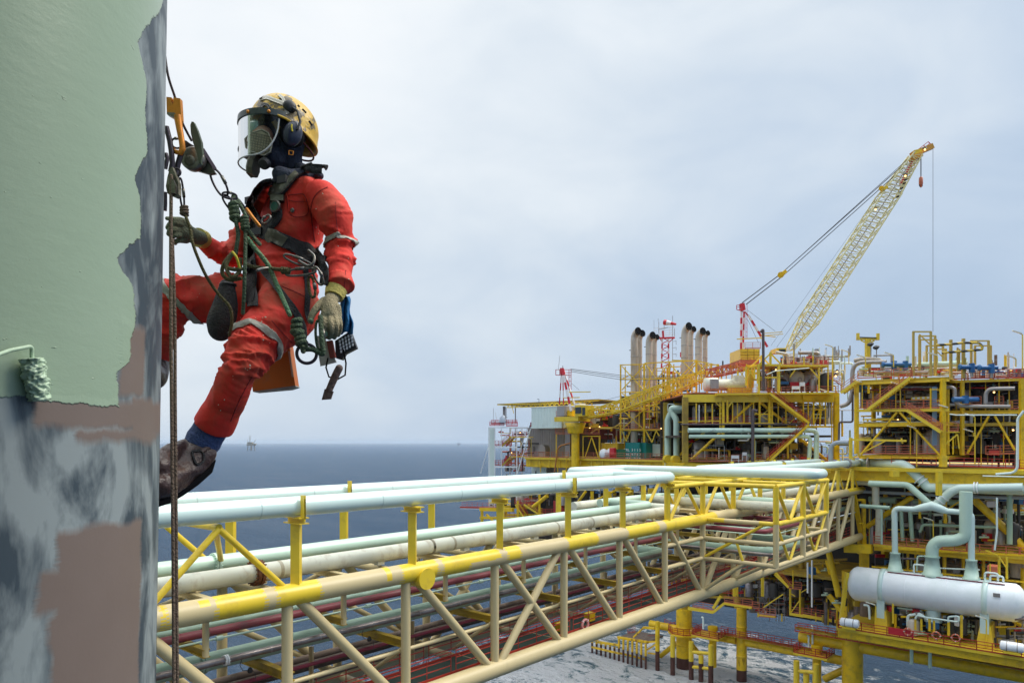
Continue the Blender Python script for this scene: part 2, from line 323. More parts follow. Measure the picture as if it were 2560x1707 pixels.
# yellow stubs that carry the two upper pipes
for i,s in enumerate(PS[2:8]):
    s+=.45
    for v in (VN,VF):
        m_=MB(); m_.beam(W(v,s,ZT+.4),W(v,s,-3.62),.40,.40); m_.build('pipe_support_post',M['yelb'],br)
        m_=MB(); m_.ibeam(W(v-.65,s,-3.48),W(v+.65,s,-3.48),.5,.3,.05); m_.beam(W(v-.3,s+.15,-3.36),W(v-.3,s-.15,-3.36),.2,.1)
        m_.build('pipe_saddle',M['yelb'],br)
        if (v==VN and i in(0,3)) or v==VF and i in (1,4,):
            m_=MB(); m_.beam(W(v-.56,s,-3.4),W(v-.56,s,-2.35 if v==VN else -2.2),.3,.09,up=(0,1,0)); m_.beam(W(v-.56,s,-3.5),W(v-.56,s,-2.5),.06,.3,up=(1,0,0)); m_.build('stop_plate',M['yelb'],br)
for v in (VN,VF):
    for q in ((10.9,-6.5),(16.75,-6.35)):
        MB().tube(W(v,q[0],q[1]),W(v,13.84,-3.55),.14,n=12).build('pipe_support_brace',M['yelb'],br)
m_=MB(); m_.tube(W(VN,13.84,-3.5),W(VF,13.84,-3.5),.16,n=12); m_.build('pipe_support_beam',M['yelb'],br)
MB().tube(W(VF,17.0,-6.4),W(VN+.3,13.84,-3.6),.13,n=10).build('pipe_support_brace',M['yelb'],br)
# outrigger frame for the expansion loops
VO=21.5; OS=[58.07,64.6,71.2]; LV=[-3.65,-6.78,-8.45,-10.25]
def yt(name,p,q,r,y=True): MB().tube(p,q,r,n=12).build(name,M['yelb'] if y else M['tan'],br)
for v in (VO,VN,VF):
    for s in ([51.6] if v==VN else [])+OS+([77.8,84.4,91] if v!=VO else []):
        yt('loop_frame_post',W(v,s,ZT if v!=VO else -6.78),W(v,s,-3.65),.24)
        if v==VO: yt('loop_frame_post',W(v,s,-6.78),W(v,s,-10.35),.24,False)
for v,s0,s1 in ((VN,51.2,58.07),(VO,58,71.6),(VN,58,71.6),(VF,51.2,71.6)):
    yt('loop_frame_rail',W(v,s0,-3.65),W(v,s1,-3.65),.2)
for z,y in ((-6.78,True),(-8.45,False),(-10.25,False)):
    yt('loop_frame_rail',W(VO,58.3,z),W(VO,71.4,z),.22 if y else .19,y)
for z,y in ((-3.65,True),(-6.78,True),(-8.45,False),(-10.25,False)):
    for s in (OS[0],OS[2]):
        if y and z<-6:   # half painted
            m_=MB(); P=[W(VO+(VN-VO)*f,s,z) for f in (0,.2,.21,.68,.69,1)]
            m_.rings(P,.2,12,mfun=lambda i,k,p:0 if i==2 else 1); m_.build('loop_frame_rail',[M['tan'],M['yelb']],br)
        else: yt('loop_frame_rail',W(VO,s,z),W(VN,s,z),.2,y)
for s in OS: yt('loop_frame_rail',W(VN,s,-3.65),W(VF+6.5,s,-3.65),.2)
for s in (66.5,): yt('loop_frame_rail',W(VO,s,-3.85),W(41,s,-3.85),.2)
# W-braces
for v,a in ((VO,0),(VO,1),(VN,0),(VN,1),(VF,0),(VF,1)):
    s0,s1=OS[a],OS[a+1]; mid=s0+(s1-s0)*(.5)
    if v==VO:
        yt('loop_frame_brace',W(v,s0+.2,-3.8),W(v,mid-.25,-6.65),.16); yt('loop_frame_brace',W(v,mid+.1,-6.65),W(v,s1-.2,-3.8),.16)
        yt('loop_frame_brace',W(v,s0+.2,-6.9),W(v,mid-.25,-10.1),.12); yt('loop_frame_brace',W(v,mid+.1,-10.1),W(v,s1-.2,-6.9),.12)
    else:
        yt('loop_frame_brace',W(v,s0+.3,-6.6),W(v,mid-.2,-3.75),.15); yt('loop_frame_brace',W(v,mid+.3,-3.75),W(v,s1-.3,-6.6),.15)
yt('loop_frame_brace',W(VN,51.9,-6.6),W(VN,54.5,-3.75),.15); yt('loop_frame_brace',W(VN,54.9,-3.75),W(VN,57.8,-6.6),.15)
yt('loop_frame_brace',W(VN-.2,58.07,-10.1),W(22.6,58.07,-6.95),.14)
yt('loop_frame_brace',W(24.9,58.07,-8.5),W(24.3,58.07,-10.2),.12)
for a,b in ((58.07,24.2),(64.6,22.8),(71.2,22.8)):
    yt('loop_frame_brace',W(VN-.2,a,ZB+.4),W(b,a,-10.3),.17,False)
yt('loop_frame_brace',W(VN-.1,58.4,ZB+.4),W(24.4,58.2,-10.35),.14)
# frames carrying the pipes beyond the loops
for s in (77.8,84.4,91,97.6,104.2):
    m_=MB(); m_.ibeam(W(VN-1,s,-3.5),W(VF+1,s,-3.5),.35,.32,.05); m_.build('pipe_support_beam',M['yelb'],br)
    if s>90:
        for v in (VN,VF): yt('pipe_support_post',W(v,s,ZT),W(v,s,-3.65),.2)
        yt('loop_frame_brace',W(VN,s-3,-6.5),W(VN,s-.6,-3.7),.13); yt('loop_frame_brace',W(VN,s-.2,-3.7),W(VN,s+2.6,-6.5),.13)
    for v in (VN,VF):
        if s!=84.4: MB().beam(W(v+.0,s+.3,-3.3),W(v,s+.3,-2.2),.3,.3).build('stop_plate',M['yelb'],br)
# two side members and horizontal rails in near truss bays 6-7
for z in (-8.45,-10.25):
    MB().tube(W(VN,51.2,z),W(VN,58,z),.19,n=10).build('loop_frame_rail',M['tan'],br)
MB().rings([W(VN+.45,-8,-10.9),W(VN+.45,51,-10.9)],.11,10).build('cable_rail',M['tan'],br)
MB().rings([W(VN+.2,90,-9.8),W(VN+.2,108,-9.8)],.09,8).build('cable_rail',M['white'],br)
# walkway inside the bridge
m_=MB()
m_.box(W(29.9,48,-13.2),(2.2,120,.08)); m_.build('walkway_grating',M['grate'],br)
m_=MB()
for v in (28.75,31.05): m_.beam(W(v,-12,-13.1),W(v,108,-13.1),.06,.14)
m_.build('walkway_kerb',M['red'],br)
def railing(name,parent,pts,mt,h=1.1,sp=1.5,t=.06,mids=2,toe=True,kind='railing'):
    m_=MB(); pts=[V(p) for p in pts]
    for a,b in zip(pts,pts[1:]):
        L_=(b-a).length; n=max(1,round(L_/sp))
        for i in range(n+1):
            q=a.lerp(b,i/n); m_.beam(q,q+UP*h,t,t)
        for j in range(mids+1):
            z=UP*(h*(j+1)/(mids+1)); m_.beam(a+z,b+z,t,t)
        if toe: m_.beam(a+UP*.08,b+UP*.08,t*.4,.16)
    return m_.build(name,mt,parent)
for k in range(10):
    s=-6+k*11.4
    railing('railing',br,[W(28.75,s,-13.05),W(28.75,s+11,-13.05)],M['red'],h=1.15,sp=1.9,t=.045,toe=False)
    railing('railing',br,[W(31.05,s,-13.05),W(31.05,s+11,-13.05)],M['red'],h=1.15,sp=1.9,t=.04,toe=False)
# closed cap of bridge: bearing frame at platform
for v in (VN,VF):
    m_=MB(); m_.beam(W(v,104.5,-6.6),W(v,108.6,-13.2),.55,.55); m_.build('bearing_strut',M['yel'],br)
    m_=MB(); m_.beam(W(v,108.9,-13.4),W(v,108.9,-16),.9,.9); m_.build('bearing_strut',M['yel'],br)
# ---------------------------------------------------------------- pipes on the bridge
GP='pipes running along the bridge'
def pipe_thing(name,label,pts,r,mt,bend=None,n=16,group=None,parts=(),cat='pipe'):
    t=T(name,label,cat,pts[0],group)
    MB().pipe(pts,r,bend,n).build('pipe_run',mt,t)
    for nm,fn,m2 in parts: 
        q=MB(); fn(q); q.build(nm,m2,t)
    return t
def flange(p,d,r,w=.12,bolts=0):
    def fn(q):
        P=V(p);D=V(d).normalized()
        q.lathe(P-D*w*1.2,P+D,[(0,r),(w,r)],24); q.lathe(P+D*w*.2,P+D*2,[(0,r),(w,r)],24)
        a=D.orthogonal().normalized();b=D.cross(a)
        for i in range(bolts):
            c=P+(a*math.cos(2*PI*i/bolts)+b*math.sin(2*PI*i/bolts))*r*.9
            q.tube(c-D*w*1.9,c+D*w*1.9,r*.055,n=6)
    return fn
YD=(0,1,0)
zU=-2.86
pipe_thing('upper_pipe','thick pale pipe nearest the worker, ending in a crossover above the yellow corner frame',
 [W(VN,-16,zU),W(VN,52.6,zU),W(VF,52.6,zU)],.45,M['pale'],1.0,24,GP)
pipe_thing('upper_pipe','thick pale pipe behind the nearest one, forming wide flat expansion loops over the yellow frame',
 [W(VF,-16,zU),W(VF,55,zU),W(40.6,55,zU),W(40.6,65,zU),W(20.7,65,zU),W(20.7,68.4,zU),W(33.8,68.4,zU),W(33.8,108.5,zU)],.45,M['pale'],1.2,24,GP,
 [('flange',flange(W(33.8,93,zU),YD,.62,.12,16),M['grey'])])
pipe_thing('upper_pipe','pale pipe leaving the expansion loop towards the flange before the platform',
 [W(VN,68.4,zU),W(VN,108.5,zU)],.45,M['pale'],1.2,24,GP,[('flange',flange(W(VN,101.5,zU),YD,.66,.14,16),M['grey'])])
WELD=mat('weld_stain',(.40,.36,.26),.6,var=.3,vs=8)
SEAM=mat('weld_seam_paint',(.50,.62,.57),.4)
for o_ in [o for o in COL.objects if o.name.startswith('upper_pipe')]:
    v_=VN if abs(o_.location.x+VN)<1 and o_.location.y<0 else (VF if abs(o_.location.x+VF)<1 else VN)
    for s in ([8,15.5,22,27.5,36,43,49] if o_.location.y<0 else [78,88,97]): MB().lathe(W(v_,s,zU),W(v_,s+1,zU),[(0,.45),(.01,.458),(.06,.458),(.07,.45)],28,cap=False).build('weld_seam',SEAM,o_)
cf=A('b1',735,805,v=30).y; mf=A('b1',445,700,v=32.6).y
def streaks(rs,v,z,mi):
    def fn(q):
        for s in rs: q.rings([W(v,s-.09,z),W(v,s+.09,z)],.415,20,cap=False)
    return fn
pipe_thing('dirty_pipe','stained cream pipe with a heavily rusted flange, just above the tan chord',
 [W(30,-16,-5.98),W(30,57.3,-5.98),W(36.3,57.3,-5.98)],.41,M['cream'],.9,22,GP,
 [('rusty_flange',flange(W(30,cf,-5.98),YD,.60,.15,18),mat('flange_rust',(.13,.045,.015),.8,var=.5,vs=6,bump=.8,bs=20))]+[('weld_ring',streaks([w_],30,-5.98,0),WELD) for w_ in (sx('b1',890,30),sx('b1',990,30),sx('b1',1960,30),sx('b2',195,30),sx('b2',330,30),sx('b2',1000,30),sx('b2',1225,30),sx('b2',1690,30))])
pipe_thing('dirty_pipe','stained cream pipe forming the lower expansion loop inside the yellow corner frame',
 [W(38.5,53,-5.98),W(38.5,65.4,-5.98),W(22.9,65.4,-5.98),W(22.9,69,-5.98),W(30,69,-5.98),W(30,110,-5.98)],.45,M['cream'],1.1,22,GP)
pipe_thing('mint_pipe','clean mint green pipe running behind the stained cream one with a bolted mint flange',
 [W(32.6,-16,-5.72),W(32.6,57,-5.72),W(37,57,-5.72)],.36,M['mint'],.9,22,GP,
 [('flange',flange(W(32.6,mf,-5.72),YD,.47,.10,18),M['mint'])])
pipe_thing('mint_pipe','mint green pipe looping beside the cream expansion loop in the corner frame',
 [W(37.2,55.5,-5.72),W(37.2,66.8,-5.72),W(24.6,66.8,-5.72),W(24.6,68,-5.72),W(32.6,68,-5.72),W(32.6,110,-5.72)],.36,M['mint'],.9,22,GP)
for v in (30,):
    for s in [A('b1',930,0,v=VN).y,A('b1',1770,0,v=VN).y,sx('b2',575),sx('b2',1020),sx('b2',1385),sx('b2',1660)]:
        MB().box(W(v,s,-6.42),(.35,.45,.22)).build('pipe_shoe',M['cream'],br)
def lower(name,label,v,z,r,mt,s1=57,loop=True,parts=(),n=14,vo=23.5,so=65):
    pts=[W(v,-16,z),W(v,s1,z)]
    if loop: pts+=[W(v+5.5,s1,z)]
    return pipe_thing(name,label,pts,r,mt,r*2.5,n,'small pipes inside the bridge truss',parts)
mft=M['green']
lower('maroon_pipe','maroon pipe with worn paint under the tan top chord',30.1,-8.29,.19,M['maroon'],parts=[('flange',flange(W(30.1,A('b1',375,0,v=30.1).y,-8.29),YD,.27,.06,8),M['brown'])])
lower('green_pipe','thin green pipe directly behind the maroon pipe',30.9,-8.22,.17,mft)
lower('mint_line','very thin mint line with small unions below the maroon pipe',29.6,-8.5,.05,M['mint'],n=8,parts=[('union',lambda q:[q.lathe(W(29.6,s,-8.5),W(29.6,s+1,-8.5),[(0,.11),(.3,.11)],10) for s in (14.5,22.5,31,40,49)],M['mint'])])
lower('steel_pipe','bare dark steel pipe with a white union, halfway down the truss',30.4,-9.78,.16,M['steel'],parts=[('union',flange(W(30.4,A('b1',520,0,v=30.4).y,-9.78),YD,.24,.07,8),M['white']),('clamp_ring',lambda q:[q.lathe(W(30.4,s,-9.78),W(30.4,s+1,-9.78),[(0,.17),(.05,.17)],14) for s in (17.5,20.2,23.5,26.8,30,34,39,45)],M['grey'])])
lower('green_pipe','wide sea green pipe behind the bare steel pipe',31.3,-9.95,.42,mft,parts=[('flange',flange(W(31.3,A('b1',345,0,v=31.3).y,-9.95),YD,.5,.1,16),mft)])
lower('hose_line','thin red wrapped line near the brown pipes low in the truss',31.2,-11.3,.10,M['pink'],loop=False,s1=108)
for v,z,r,lb in ((32.1,-11.6,.16,'upper'),(32.9,-11.55,.2,'rear'),(31.7,-12.15,.17,'middle'),(33.4,-12.2,.22,'lowest rear'),(32.5,-12.5,.18,'lowest')):
    lower('wrapped_pipe',f'{lb} of the dirty brown wrapped pipes beside the bridge walkway',v,z,r,M['brown'],loop=False,s1=108)
# loops of the small pipes on outrigger levels
for (v0,v1,s0,s1,z,r,m2,nm,lb) in ((23.3,36,60.2,70,-7.75,.21,M['maroon'],'maroon_pipe','maroon pipe bending round the outrigger frame below the cream loop'),
   (24.2,36,61.4,70,-7.75,.15,M['green'],'green_pipe','narrow green pipe just inside the maroon bend on the outrigger'),
   (22.6,36,59.6,70,-7.95,.05,M['mint'],'mint_line','thin mint line round the outside of the maroon outrigger bend'),
   (25.8,36,63,70,-7.6,.2,M['maroon'],'maroon_pipe','second maroon pipe at the back of the outrigger loop'),
   (23.2,36,60.6,70,-9.55,.42,M['green'],'green_pipe','wide sea green pipe bending round the lowest level of the outrigger'),
   (22.6,36,59.9,70,-9.65,.15,M['steel'],'steel_pipe','bare steel pipe around the lowest outrigger bend')):
    pipe_thing(nm,lb,[W(v1,s0,z),W(v0,s0,z),W(v0,s1,z),W(min(v0+6.5,31),s1,z),W(min(v0+6.5,31),108,z)],r,m2,r*3.2 if r>.1 else .5,14,'small pipes inside the bridge truss')
# life ring, small bridge fittings
lr=T('life_ring','pink and white life ring hanging on the red bridge railing','life ring',A('b2',1195,1190,v=28.6))
q=MB(); c=A('b2',1195,1190,v=28.6); q.torus(c,(1,0,0),.36,.09,28,10); q.build('ring',mat('life_ring_pink',(.62,.25,.24),.6,var=.1),lr)
q=MB()
for k in range(4):
    a=PI/4+k*PI/2; q.torus(c+V((0,math.cos(a),math.sin(a)))*.36,V((0,-math.sin(a),math.cos(a))),.095,.02,10,6)
q.build('band',M['white'],lr)
for x,y,lb in ((1040,1205,'left'),(1225,1140,'right')):
    c=A('b2',x,y,v=29.4); t=T('equipment_box',f'small yellow box on the bridge walkway {lb} of the life ring','box',c); q=MB(); q.box(c,(.5,.7,.5)); q.build('case',M['yel'],t); q=MB(); q.box(c+V((0,0,.28)),(.56,.76,.06)); q.build('lid',M['yelb'],t)
for x,y,lb in ((690,1475,'left'),(1530,1255,'right')):
    c=A('b1',x,y,v=30.8); t=T('junction_lamp',f'small black fitting on a looping cable under the green pipe, {lb} of two','lamp',c)
    q=MB(); q.lathe(c+V((0,0,-.12)),c+V((0,0,1)),[(0,.1),(.1,.13),(.25,.06)],12); q.build('housing',M['black'],t)
    q=MB(); q.rings([c+V((0,-.35,.75)),c+V((0,-.5,.35)),c+V((0,-.35,.05)),c],.018,6); q.rings([c,c+V((0,.25,-.15)),c+V((0,.3,-.6))],.014,6); q.build('cable',M['cable'],t)
# ================================================================ offshore platform
PL=dict(L=dict(s=113.),L2=dict(s=122.),M1=dict(d=111.),M1b=dict(d=118.),M2=dict(s=106.),M3=dict(s=109.),TK=dict(s=98.),J=dict(s=117.),JF=dict(s=112.),CR=dict(d=124.),SC=dict(s=112.),TW=dict(s=120.))
def bk(pl,o):
    k,v=list(PL[pl].items())[0]; return {k:v+o}
def bdir(pl): return FWD if 'd' in PL[pl] else V((0,1,0))
def nums(spec): return [[float(x) for x in q.split()] for q in spec.replace('\n',' ').split(';') if q.strip()]
def members(th,name,mt,crop,pl,spec,shape='b',back=(0,),mt2=None):
    """each member x1 y1 x2 y2 width (crop pixels) becomes one child mesh; back repeats the frame behind"""
    for q in nums(spec):
        for bi,o in enumerate(back):
            P=bk(pl,o); p=A(crop,q[0],q[1],**P); r=A(crop,q[2],q[3],**P); 
            if bi:  # same bar one frame further back: keep its real place, shift along the depth
                p0=A(crop,q[0],q[1],**bk(pl,0)); r0=A(crop,q[2],q[3],**bk(pl,0)); d=bdir(pl)*o; p,r=p0+d,r0+d
            w_=px(crop,q[4],depth(A(crop,(q[0]+q[2])/2,(q[1]+q[3])/2,**bk(pl,0)))); m_=MB()
            if shape=='b': m_.beam(p,r,w_,w_)
            elif shape=='t': m_.tube(p,r,w_/2,n=12)
            elif shape=='i':
                u=None
                if abs((r-p).normalized().z)<.5: m_.ibeam(p,r,w_*.6,w_,w_*.1)
                else: m_.ibeam(p,r,w_*.8,w_,w_*.12,up=(RGT if 'd' in PL[pl] else V((1,0,0))))
            m_.build(name,mt if not bi or mt2 is None else mt2,th)
def slab(th,name,mt,pts,ext,th_=.25):
    """deck slab: front edge points pts, pushed back by ext"""
    m_=MB(); pts=[V(p) for p in pts]; e=V(ext); m_.prism([p for p in pts]+[p+e for p in pts[::-1]],UP*-th_); return m_.build(name,mt,th)
def rails(th,mt,crop,pl,spec,h=1.1,sp=1.6,t=.07):
    for q in nums(spec):
        P=PL[pl]; railing('railing',th,[A(crop,q[0],q[1],**P),A(crop,q[2],q[3],**P)],mt,h,sp,t)
def stair(th,crop,pl,q,mt,rm,wd=1.3):
    """q: x1 y1 (bottom) x2 y2 (top)"""
    P=bk(pl,-1.7 if pl in('M1','M2') else 0); a=A(crop,q[0],q[1],**P); b=A(crop,q[2],q[3],**P); d=bdir(pl)*wd; m_=MB()
    m_.beam(a,b,.10,.38); m_.beam(a+d,b+d,.10,.38); n=int(abs(b.z-a.z)/.24)
    for i in range(n):
        c=a.lerp(b,(i+.5)/n)+d/2; h=(b-a); h.z=0; h.normalize(); m_.box(c,(.30,wd-.1,.05),ax=(h,d.normalized(),UP))
    m_.build('stair_flight',mt,th)
    for o in (V((0,0,0)),d):
        m_=MB()
        for i in range(0,n+1,4): c=a.lerp(b,i/n)+o; m_.beam(c,c+UP*1.05,.06)
        for hh in (.35,.7,1.05): m_.beam(a+o+UP*hh,b+o+UP*hh,.06)
        m_.build('stair_rail',rm,th)
def lamp(crop,pl,x,y,label,h=2.0,up=True,cat='lamp',lit=False):
    P=A(crop,x,y,**PL[pl]); t=T('deck_lamp',label,cat,P,'tube lamps on yellow poles')
    m_=MB(); m_.beam(P,P+UP*h,.10); m_.beam(P+UP*h,P+UP*(h+.25)+RGT*-.5,.08); m_.build('pole',M['yelb'],t)
    m_=MB(); m_.beam(P+UP*(h+.15)-RGT*.1,P+UP*(h+.5)-RGT*1.25,.2,.13); m_.build('lamp_shade',M['lampw'],t); return t
def glow(crop,pl,x,y,label,off=3):
    P=A(crop,x,y,**bk(pl,off)); t=T('floodlight',label,'lamp',P,'lit warm floodlights in the modules')
    m_=MB(); m_.sph(P,.12,8,6); m_.build('bulb',M['lampy'],t); m_=MB(); m_.lathe(P+UP*.1,P+UP*2,[(0,.22),(.12,.24),(.3,.1)],10); m_.build('housing',M['black'],t)
def boxth(nm,label,cat,crop,pl,x0,y0,x1,y1,dp,mt,off=0,parts=None,group=None,tilt=0):
    P=bk(pl,off); a=A(crop,x0,y1,**P); b=A(crop,x1,y1,**P); c=A(crop,x0,y0,**P); u=(b-a); w_=u.length; h_=c.z-a.z; u.z=0;u.normalize(); d=bdir(pl)
    t=T(nm,label,cat,(a+b)/2,group); m_=MB(); m_.box((a+b)/2+d*dp/2+UP*h_/2,(w_,dp,h_),ax=(u,d,UP)); 
    return t,m_,(a,u,d,w_,h_,dp)
def pcrop(crop,pl,pts,off=0): return [A(crop,x,y,**bk(pl,off)) for x,y in zip(pts[::2],pts[1::2])]
def pth(nm,label,crop,pl,pts,w_,mt,off=0,group=None,bend=None,parts=(),n=14):
    P=pcrop(crop,pl,pts,off); r=px(crop,w_,depth(P[0]))/2
    return pipe_thing(nm,label,P,r,mt,bend,n,group,parts)
random.seed(3)
def clutter(crop,pl,x0,y0,x1,y1,name,label,n=16,offs=(3,9),mts=('grey','dark','mint','brown','insul','steel','bgrey','cream','dark','white','yel')):
    """piping and small machinery inside a bay: one connected skid with parts"""
    t=T(name,label,'machinery',A(crop,(x0+x1)/2,y1,**bk(pl,offs[0])))
    sc=CROP[crop][2]
    for i in range(int(n*1.3)):
        o=random.uniform(*offs); P=bk(pl,o); k=random.random(); x=random.uniform(x0,x1); y=random.uniform(y0,y1); mt=M[random.choice(mts)]; m_=MB()
        p=A(crop,x,y,**P)
        if k<.38:
            w_=random.uniform(1.5,5); q=[p,p+RGT*w_] ; e=random.choice([-1,1])*random.uniform(1,2.6)
            a=[p,p+RGT*w_,p+RGT*w_+UP*e]; m_.pipe(a,random.uniform(.06,.2),None,8,seg=3); m_.build('pipe_run',mt,t)
        elif k<.68:
            b=A(crop,x,y1,**P); m_.tube(b,V((b.x,b.y,max(p.z,b.z+1))),random.uniform(.05,.2),n=8); m_.build('riser_pipe',mt,t)
        elif k<.82:
            r=random.uniform(.4,1.0) if offs[1]>9 else random.uniform(.2,.4); b=A(crop,x,y1,**P); h_=random.uniform(1.5,3) if offs[1]>9 else random.uniform(.6,1.4); m_.lathe(b,b+UP,[(0,r),(h_,r),(h_+r*.35,r*.75),(h_+r*.5,r*.1)],14); m_.build('tank',M[random.choice(('grey','dark','stack','dark') if 'white' in mts or 'grey' in mts else ('dark','brown','steel','dark'))],t)
        elif k<.93:
            m_.box(p,(random.uniform(.5,1.6),random.uniform(.4,1),random.uniform(.4,1.2)),rot=ANG); m_.build('equipment_cabinet',M[random.choice(('grey','dark','sboard','redb','dark','yeld','blue'))],t)
        else:
            m_.lathe(p,p+UP,[(0,.25),(.1,.25),(.1,.12),(.3,.12),(.3,.3),(.35,.3)],10); m_.tube(p-RGT*.6,p+RGT*.6,.14,n=8); m_.build('valve',M[random.choice(('blue','redb','mint'))],t)
    return t
def cutline(crop,pl,x0,x1,y): return [A(crop,x0,y,**PL[pl]),A(crop,x1,y,**PL[pl])]
def zfix(ps,z): return [V((p.x,p.y,H+z)) for p in ps]
BR=V((0,1,0))

# ---------------------------------------------------------------- MODULE 1 (left process module, centre of the photo)
m1=T('process_module','yellow process module with two zigzag stairs and long pale pipes across its front','module',A('c5',1000,1475,d=111))
fr=zfix(cutline('c5','M1',255,1700,1475),-3.4)
slab(m1,'main_deck',M['yelb'],fr,FWD*34,.45)
slab(m1,'main_deck_girder',M['yel'],[p+FWD*.5-UP*.45 for p in fr],FWD*33,1.3)
up_=zfix(cutline('c5','M1',300,1700,830),7.9)
slab(m1,'upper_deck',M['ored'],up_,FWD*30,.15)
m_=MB(); 
a=A('c5',255,880,d=111.3);b=A('c5',1700,880,d=111.3); m_.beam(a,b,.8,px('c5',72,111)); m_.build('upper_deck_girder',M['yelb'],m1)
m_=MB(); a=A('c5',560,842,d=110.2);b=A('c5',1650,833,d=110.2); m_.beam(a,b,1.2,px('c5',16,111)); m_.build('gallery_edge',M['yelb'],m1)
m_=MB(); m_.prism([A('c5',x,y,d=110.4) for x,y in((1370,840),(1370,890),(1440,905),(1600,880),(1600,840))],FWD*.5); m_.build('gallery_edge',M['yel'],m1)
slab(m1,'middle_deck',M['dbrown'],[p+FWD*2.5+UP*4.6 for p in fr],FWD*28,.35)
slab(m1,'dark_backing',M['dbrown'],[p+FWD*17+UP*11 for p in fr],FWD*.4,10.8)  # dark sheet added to block light and keep the interior dim
members(m1,'column',M['yel'],'c5','M1','1682 830 1682 1450 42','b',(0,14))
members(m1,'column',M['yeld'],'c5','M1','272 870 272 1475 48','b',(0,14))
members(m1,'column',M['yel'],'c5','M1','625 865 625 1272 22;1057 850 1057 1272 20','b')
members(m1,'post',M['yel'],'c5','M1','375 925 375 1120 10;460 930 460 1110 12;525 930 525 1120 10;597 920 597 1180 10;665 880 665 1110 17;715 920 715 1110 8;760 920 760 1110 8;820 880 820 1110 10;910 900 910 980 8;965 865 965 1140 16;1082 890 1082 1120 12;1140 930 1140 1110 8;1212 930 1212 1110 10;1230 1240 1230 1440 14;1375 890 1375 1060 11;1420 900 1420 1120 10;1470 880 1470 1130 14;1530 840 1530 1140 9;1582 860 1582 1140 9;1640 890 1640 1440 8','b')
members(m1,'brace',M['yel'],'c5','M1','905 915 690 1110 26;970 915 1262 1150 26;612 1190 330 1450 26;1345 1255 1600 1460 26','t',(.8,10))
members(m1,'brace',M['yelb'],'c5','M1','735 872 660 980 14;560 920 625 985 8;1560 870 1530 1130 6;1450 900 1582 990 6;1420 1110 1470 1000 6;1480 1110 1560 880 6;1240 1120 1370 980 6;890 990 1100 1110 6;1080 960 960 1060 6','b')
members(m1,'cross_beam',M['yel'],'c5','M1','620 1110 1100 1110 10;890 1027 1110 1027 10;1420 1145 1650 1145 13;290 1090 600 1090 9;300 1185 620 1185 7;1470 985 1590 985 8;1060 1150 1260 1150 8;1270 1140 1640 1140 9','b',(0,6))
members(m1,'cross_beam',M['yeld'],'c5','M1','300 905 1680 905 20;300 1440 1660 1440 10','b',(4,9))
rails(m1,M['ored'],'c5','M1','300 1470 560 1470;565 1470 840 1470;900 1470 1060 1470;1180 1470 1420 1470;1520 1470 1680 1470;600 850 905 845;905 845 1040 840;1170 838 1400 835;1400 835 1700 832;1450 1143 1580 1143;440 1120 640 1120;1180 1125 1400 1125')
rails(m1,M['red'],'c5','M1','300 1130 440 1130;640 1110 900 1110;640 870 640 870.1')
stair(m1,'c5','M1',(1060,1462,1425,1125),M['yelb'],M['red']); stair(m1,'c5','M1',(1430,1110,1060,830),M['yelb'],M['red'])
members(m1,'trolley_beam',M['yelb'],'c5','M1','850 1470 1010 1470 22','t')
# top-side frames of module 1
members(m1,'top_frame',M['yelb'],'c5','M1','955 570 955 830 24;1143 570 1143 830 24;940 570 1165 570 20;955 685 1143 685 16;1068 448 1068 565 18;1068 460 965 560 12;1068 460 1165 560 12;1160 575 1610 575 14;1520 590 1520 815 12;1440 600 1515 690 10;1300 610 1250 680 8;1648 500 1648 810 10;1605 580 1605 820 10;840 580 840 760 14;920 580 920 700 12;860 600 915 690 8;900 590 850 700 8;1380 500 1380 580 10;1465 480 1465 580 8;1285 430 1285 560 8','b',(0,4))
slab(m1,'top_deck',M['yel'],cutline('c5','M1',1160,1610,570),FWD*12,.3); slab(m1,'top_deck',M['yel'],cutline('c5','M1',940,1165,562),FWD*6,.25)
rails(m1,M['ored'],'c5','M1','1190 566 1400 566;1400 566 1610 566;1640 700 1740 770;1600 700 1650 700')
members(m1,'davit_frame',M['yelb'],'c5','M1','1735 640 1735 810 8;1735 640 1640 630 6','b')
GC='equipment inside the process modules'
clutter('c5','M1',330,930,1640,1120,'machinery_skid','dark machinery and pipes on the middle deck of the stair module',95,(2,12))
clutter('c5','M1',330,1270,1640,1440,'machinery_skid','pumps and tanks on the main deck behind the long pale pipes',95,(2,12))
clutter('c5','M1',1180,480,1600,560,'machinery_skid','silver pipes and valves crowding the top deck below the crane boom',80,(1,8),('grey','white','mint','grey','bgrey','stack','pgreen'))
clutter('c5','M1',960,600,1600,810,'machinery_skid','pipework between the top frame and the upper deck of the stair module',75,(1,10),('grey','cream','mint','yel','stack','dark','white','yeld','brown'))
pth('process_pipe','upper of two long mint pipes across the stair module, with worn grey patches','c5','M1',[300,1178,1500,1178,1495,1450],44,mat('worn_mint_pipe',(.50,.66,.58),.5,var=.08,dirt=.9,dc=(.2,.2,.22),ds=.7,dthr=.62),-1.2)
pth('process_pipe','lower of two long mint pipes across the stair module, thinner and clean','c5','M1',[310,1234,1440,1234,1428,1450],36,M['mint'],-1.2)
pth('insulated_pipe','dark wrapped vertical pipe standing before the long mint pipes','c5','M1',[940,1000,903,985,903,1470],30,M['insul'],-1.6,bend=.7)
pth('insulated_pipe','tall dark wrapped vent pipe with a hooked top between mast and boom','c5','M1',[978,262,1000,235,1003,810],26,M['insul'],-.5,bend=.5)
pth('insulated_pipe','thin dark wrapped pipe running level above the long mint pipes','c5','M1',[230,1122,1370,1122],14,M['insul'],-.6)
pth('insulated_pipe','dark wrapped drop pipe with elbows at the right end of the stair module','c5','M2',[1835,815,1835,1100,1710,1100,1705,1320],18,M['insul'],1)
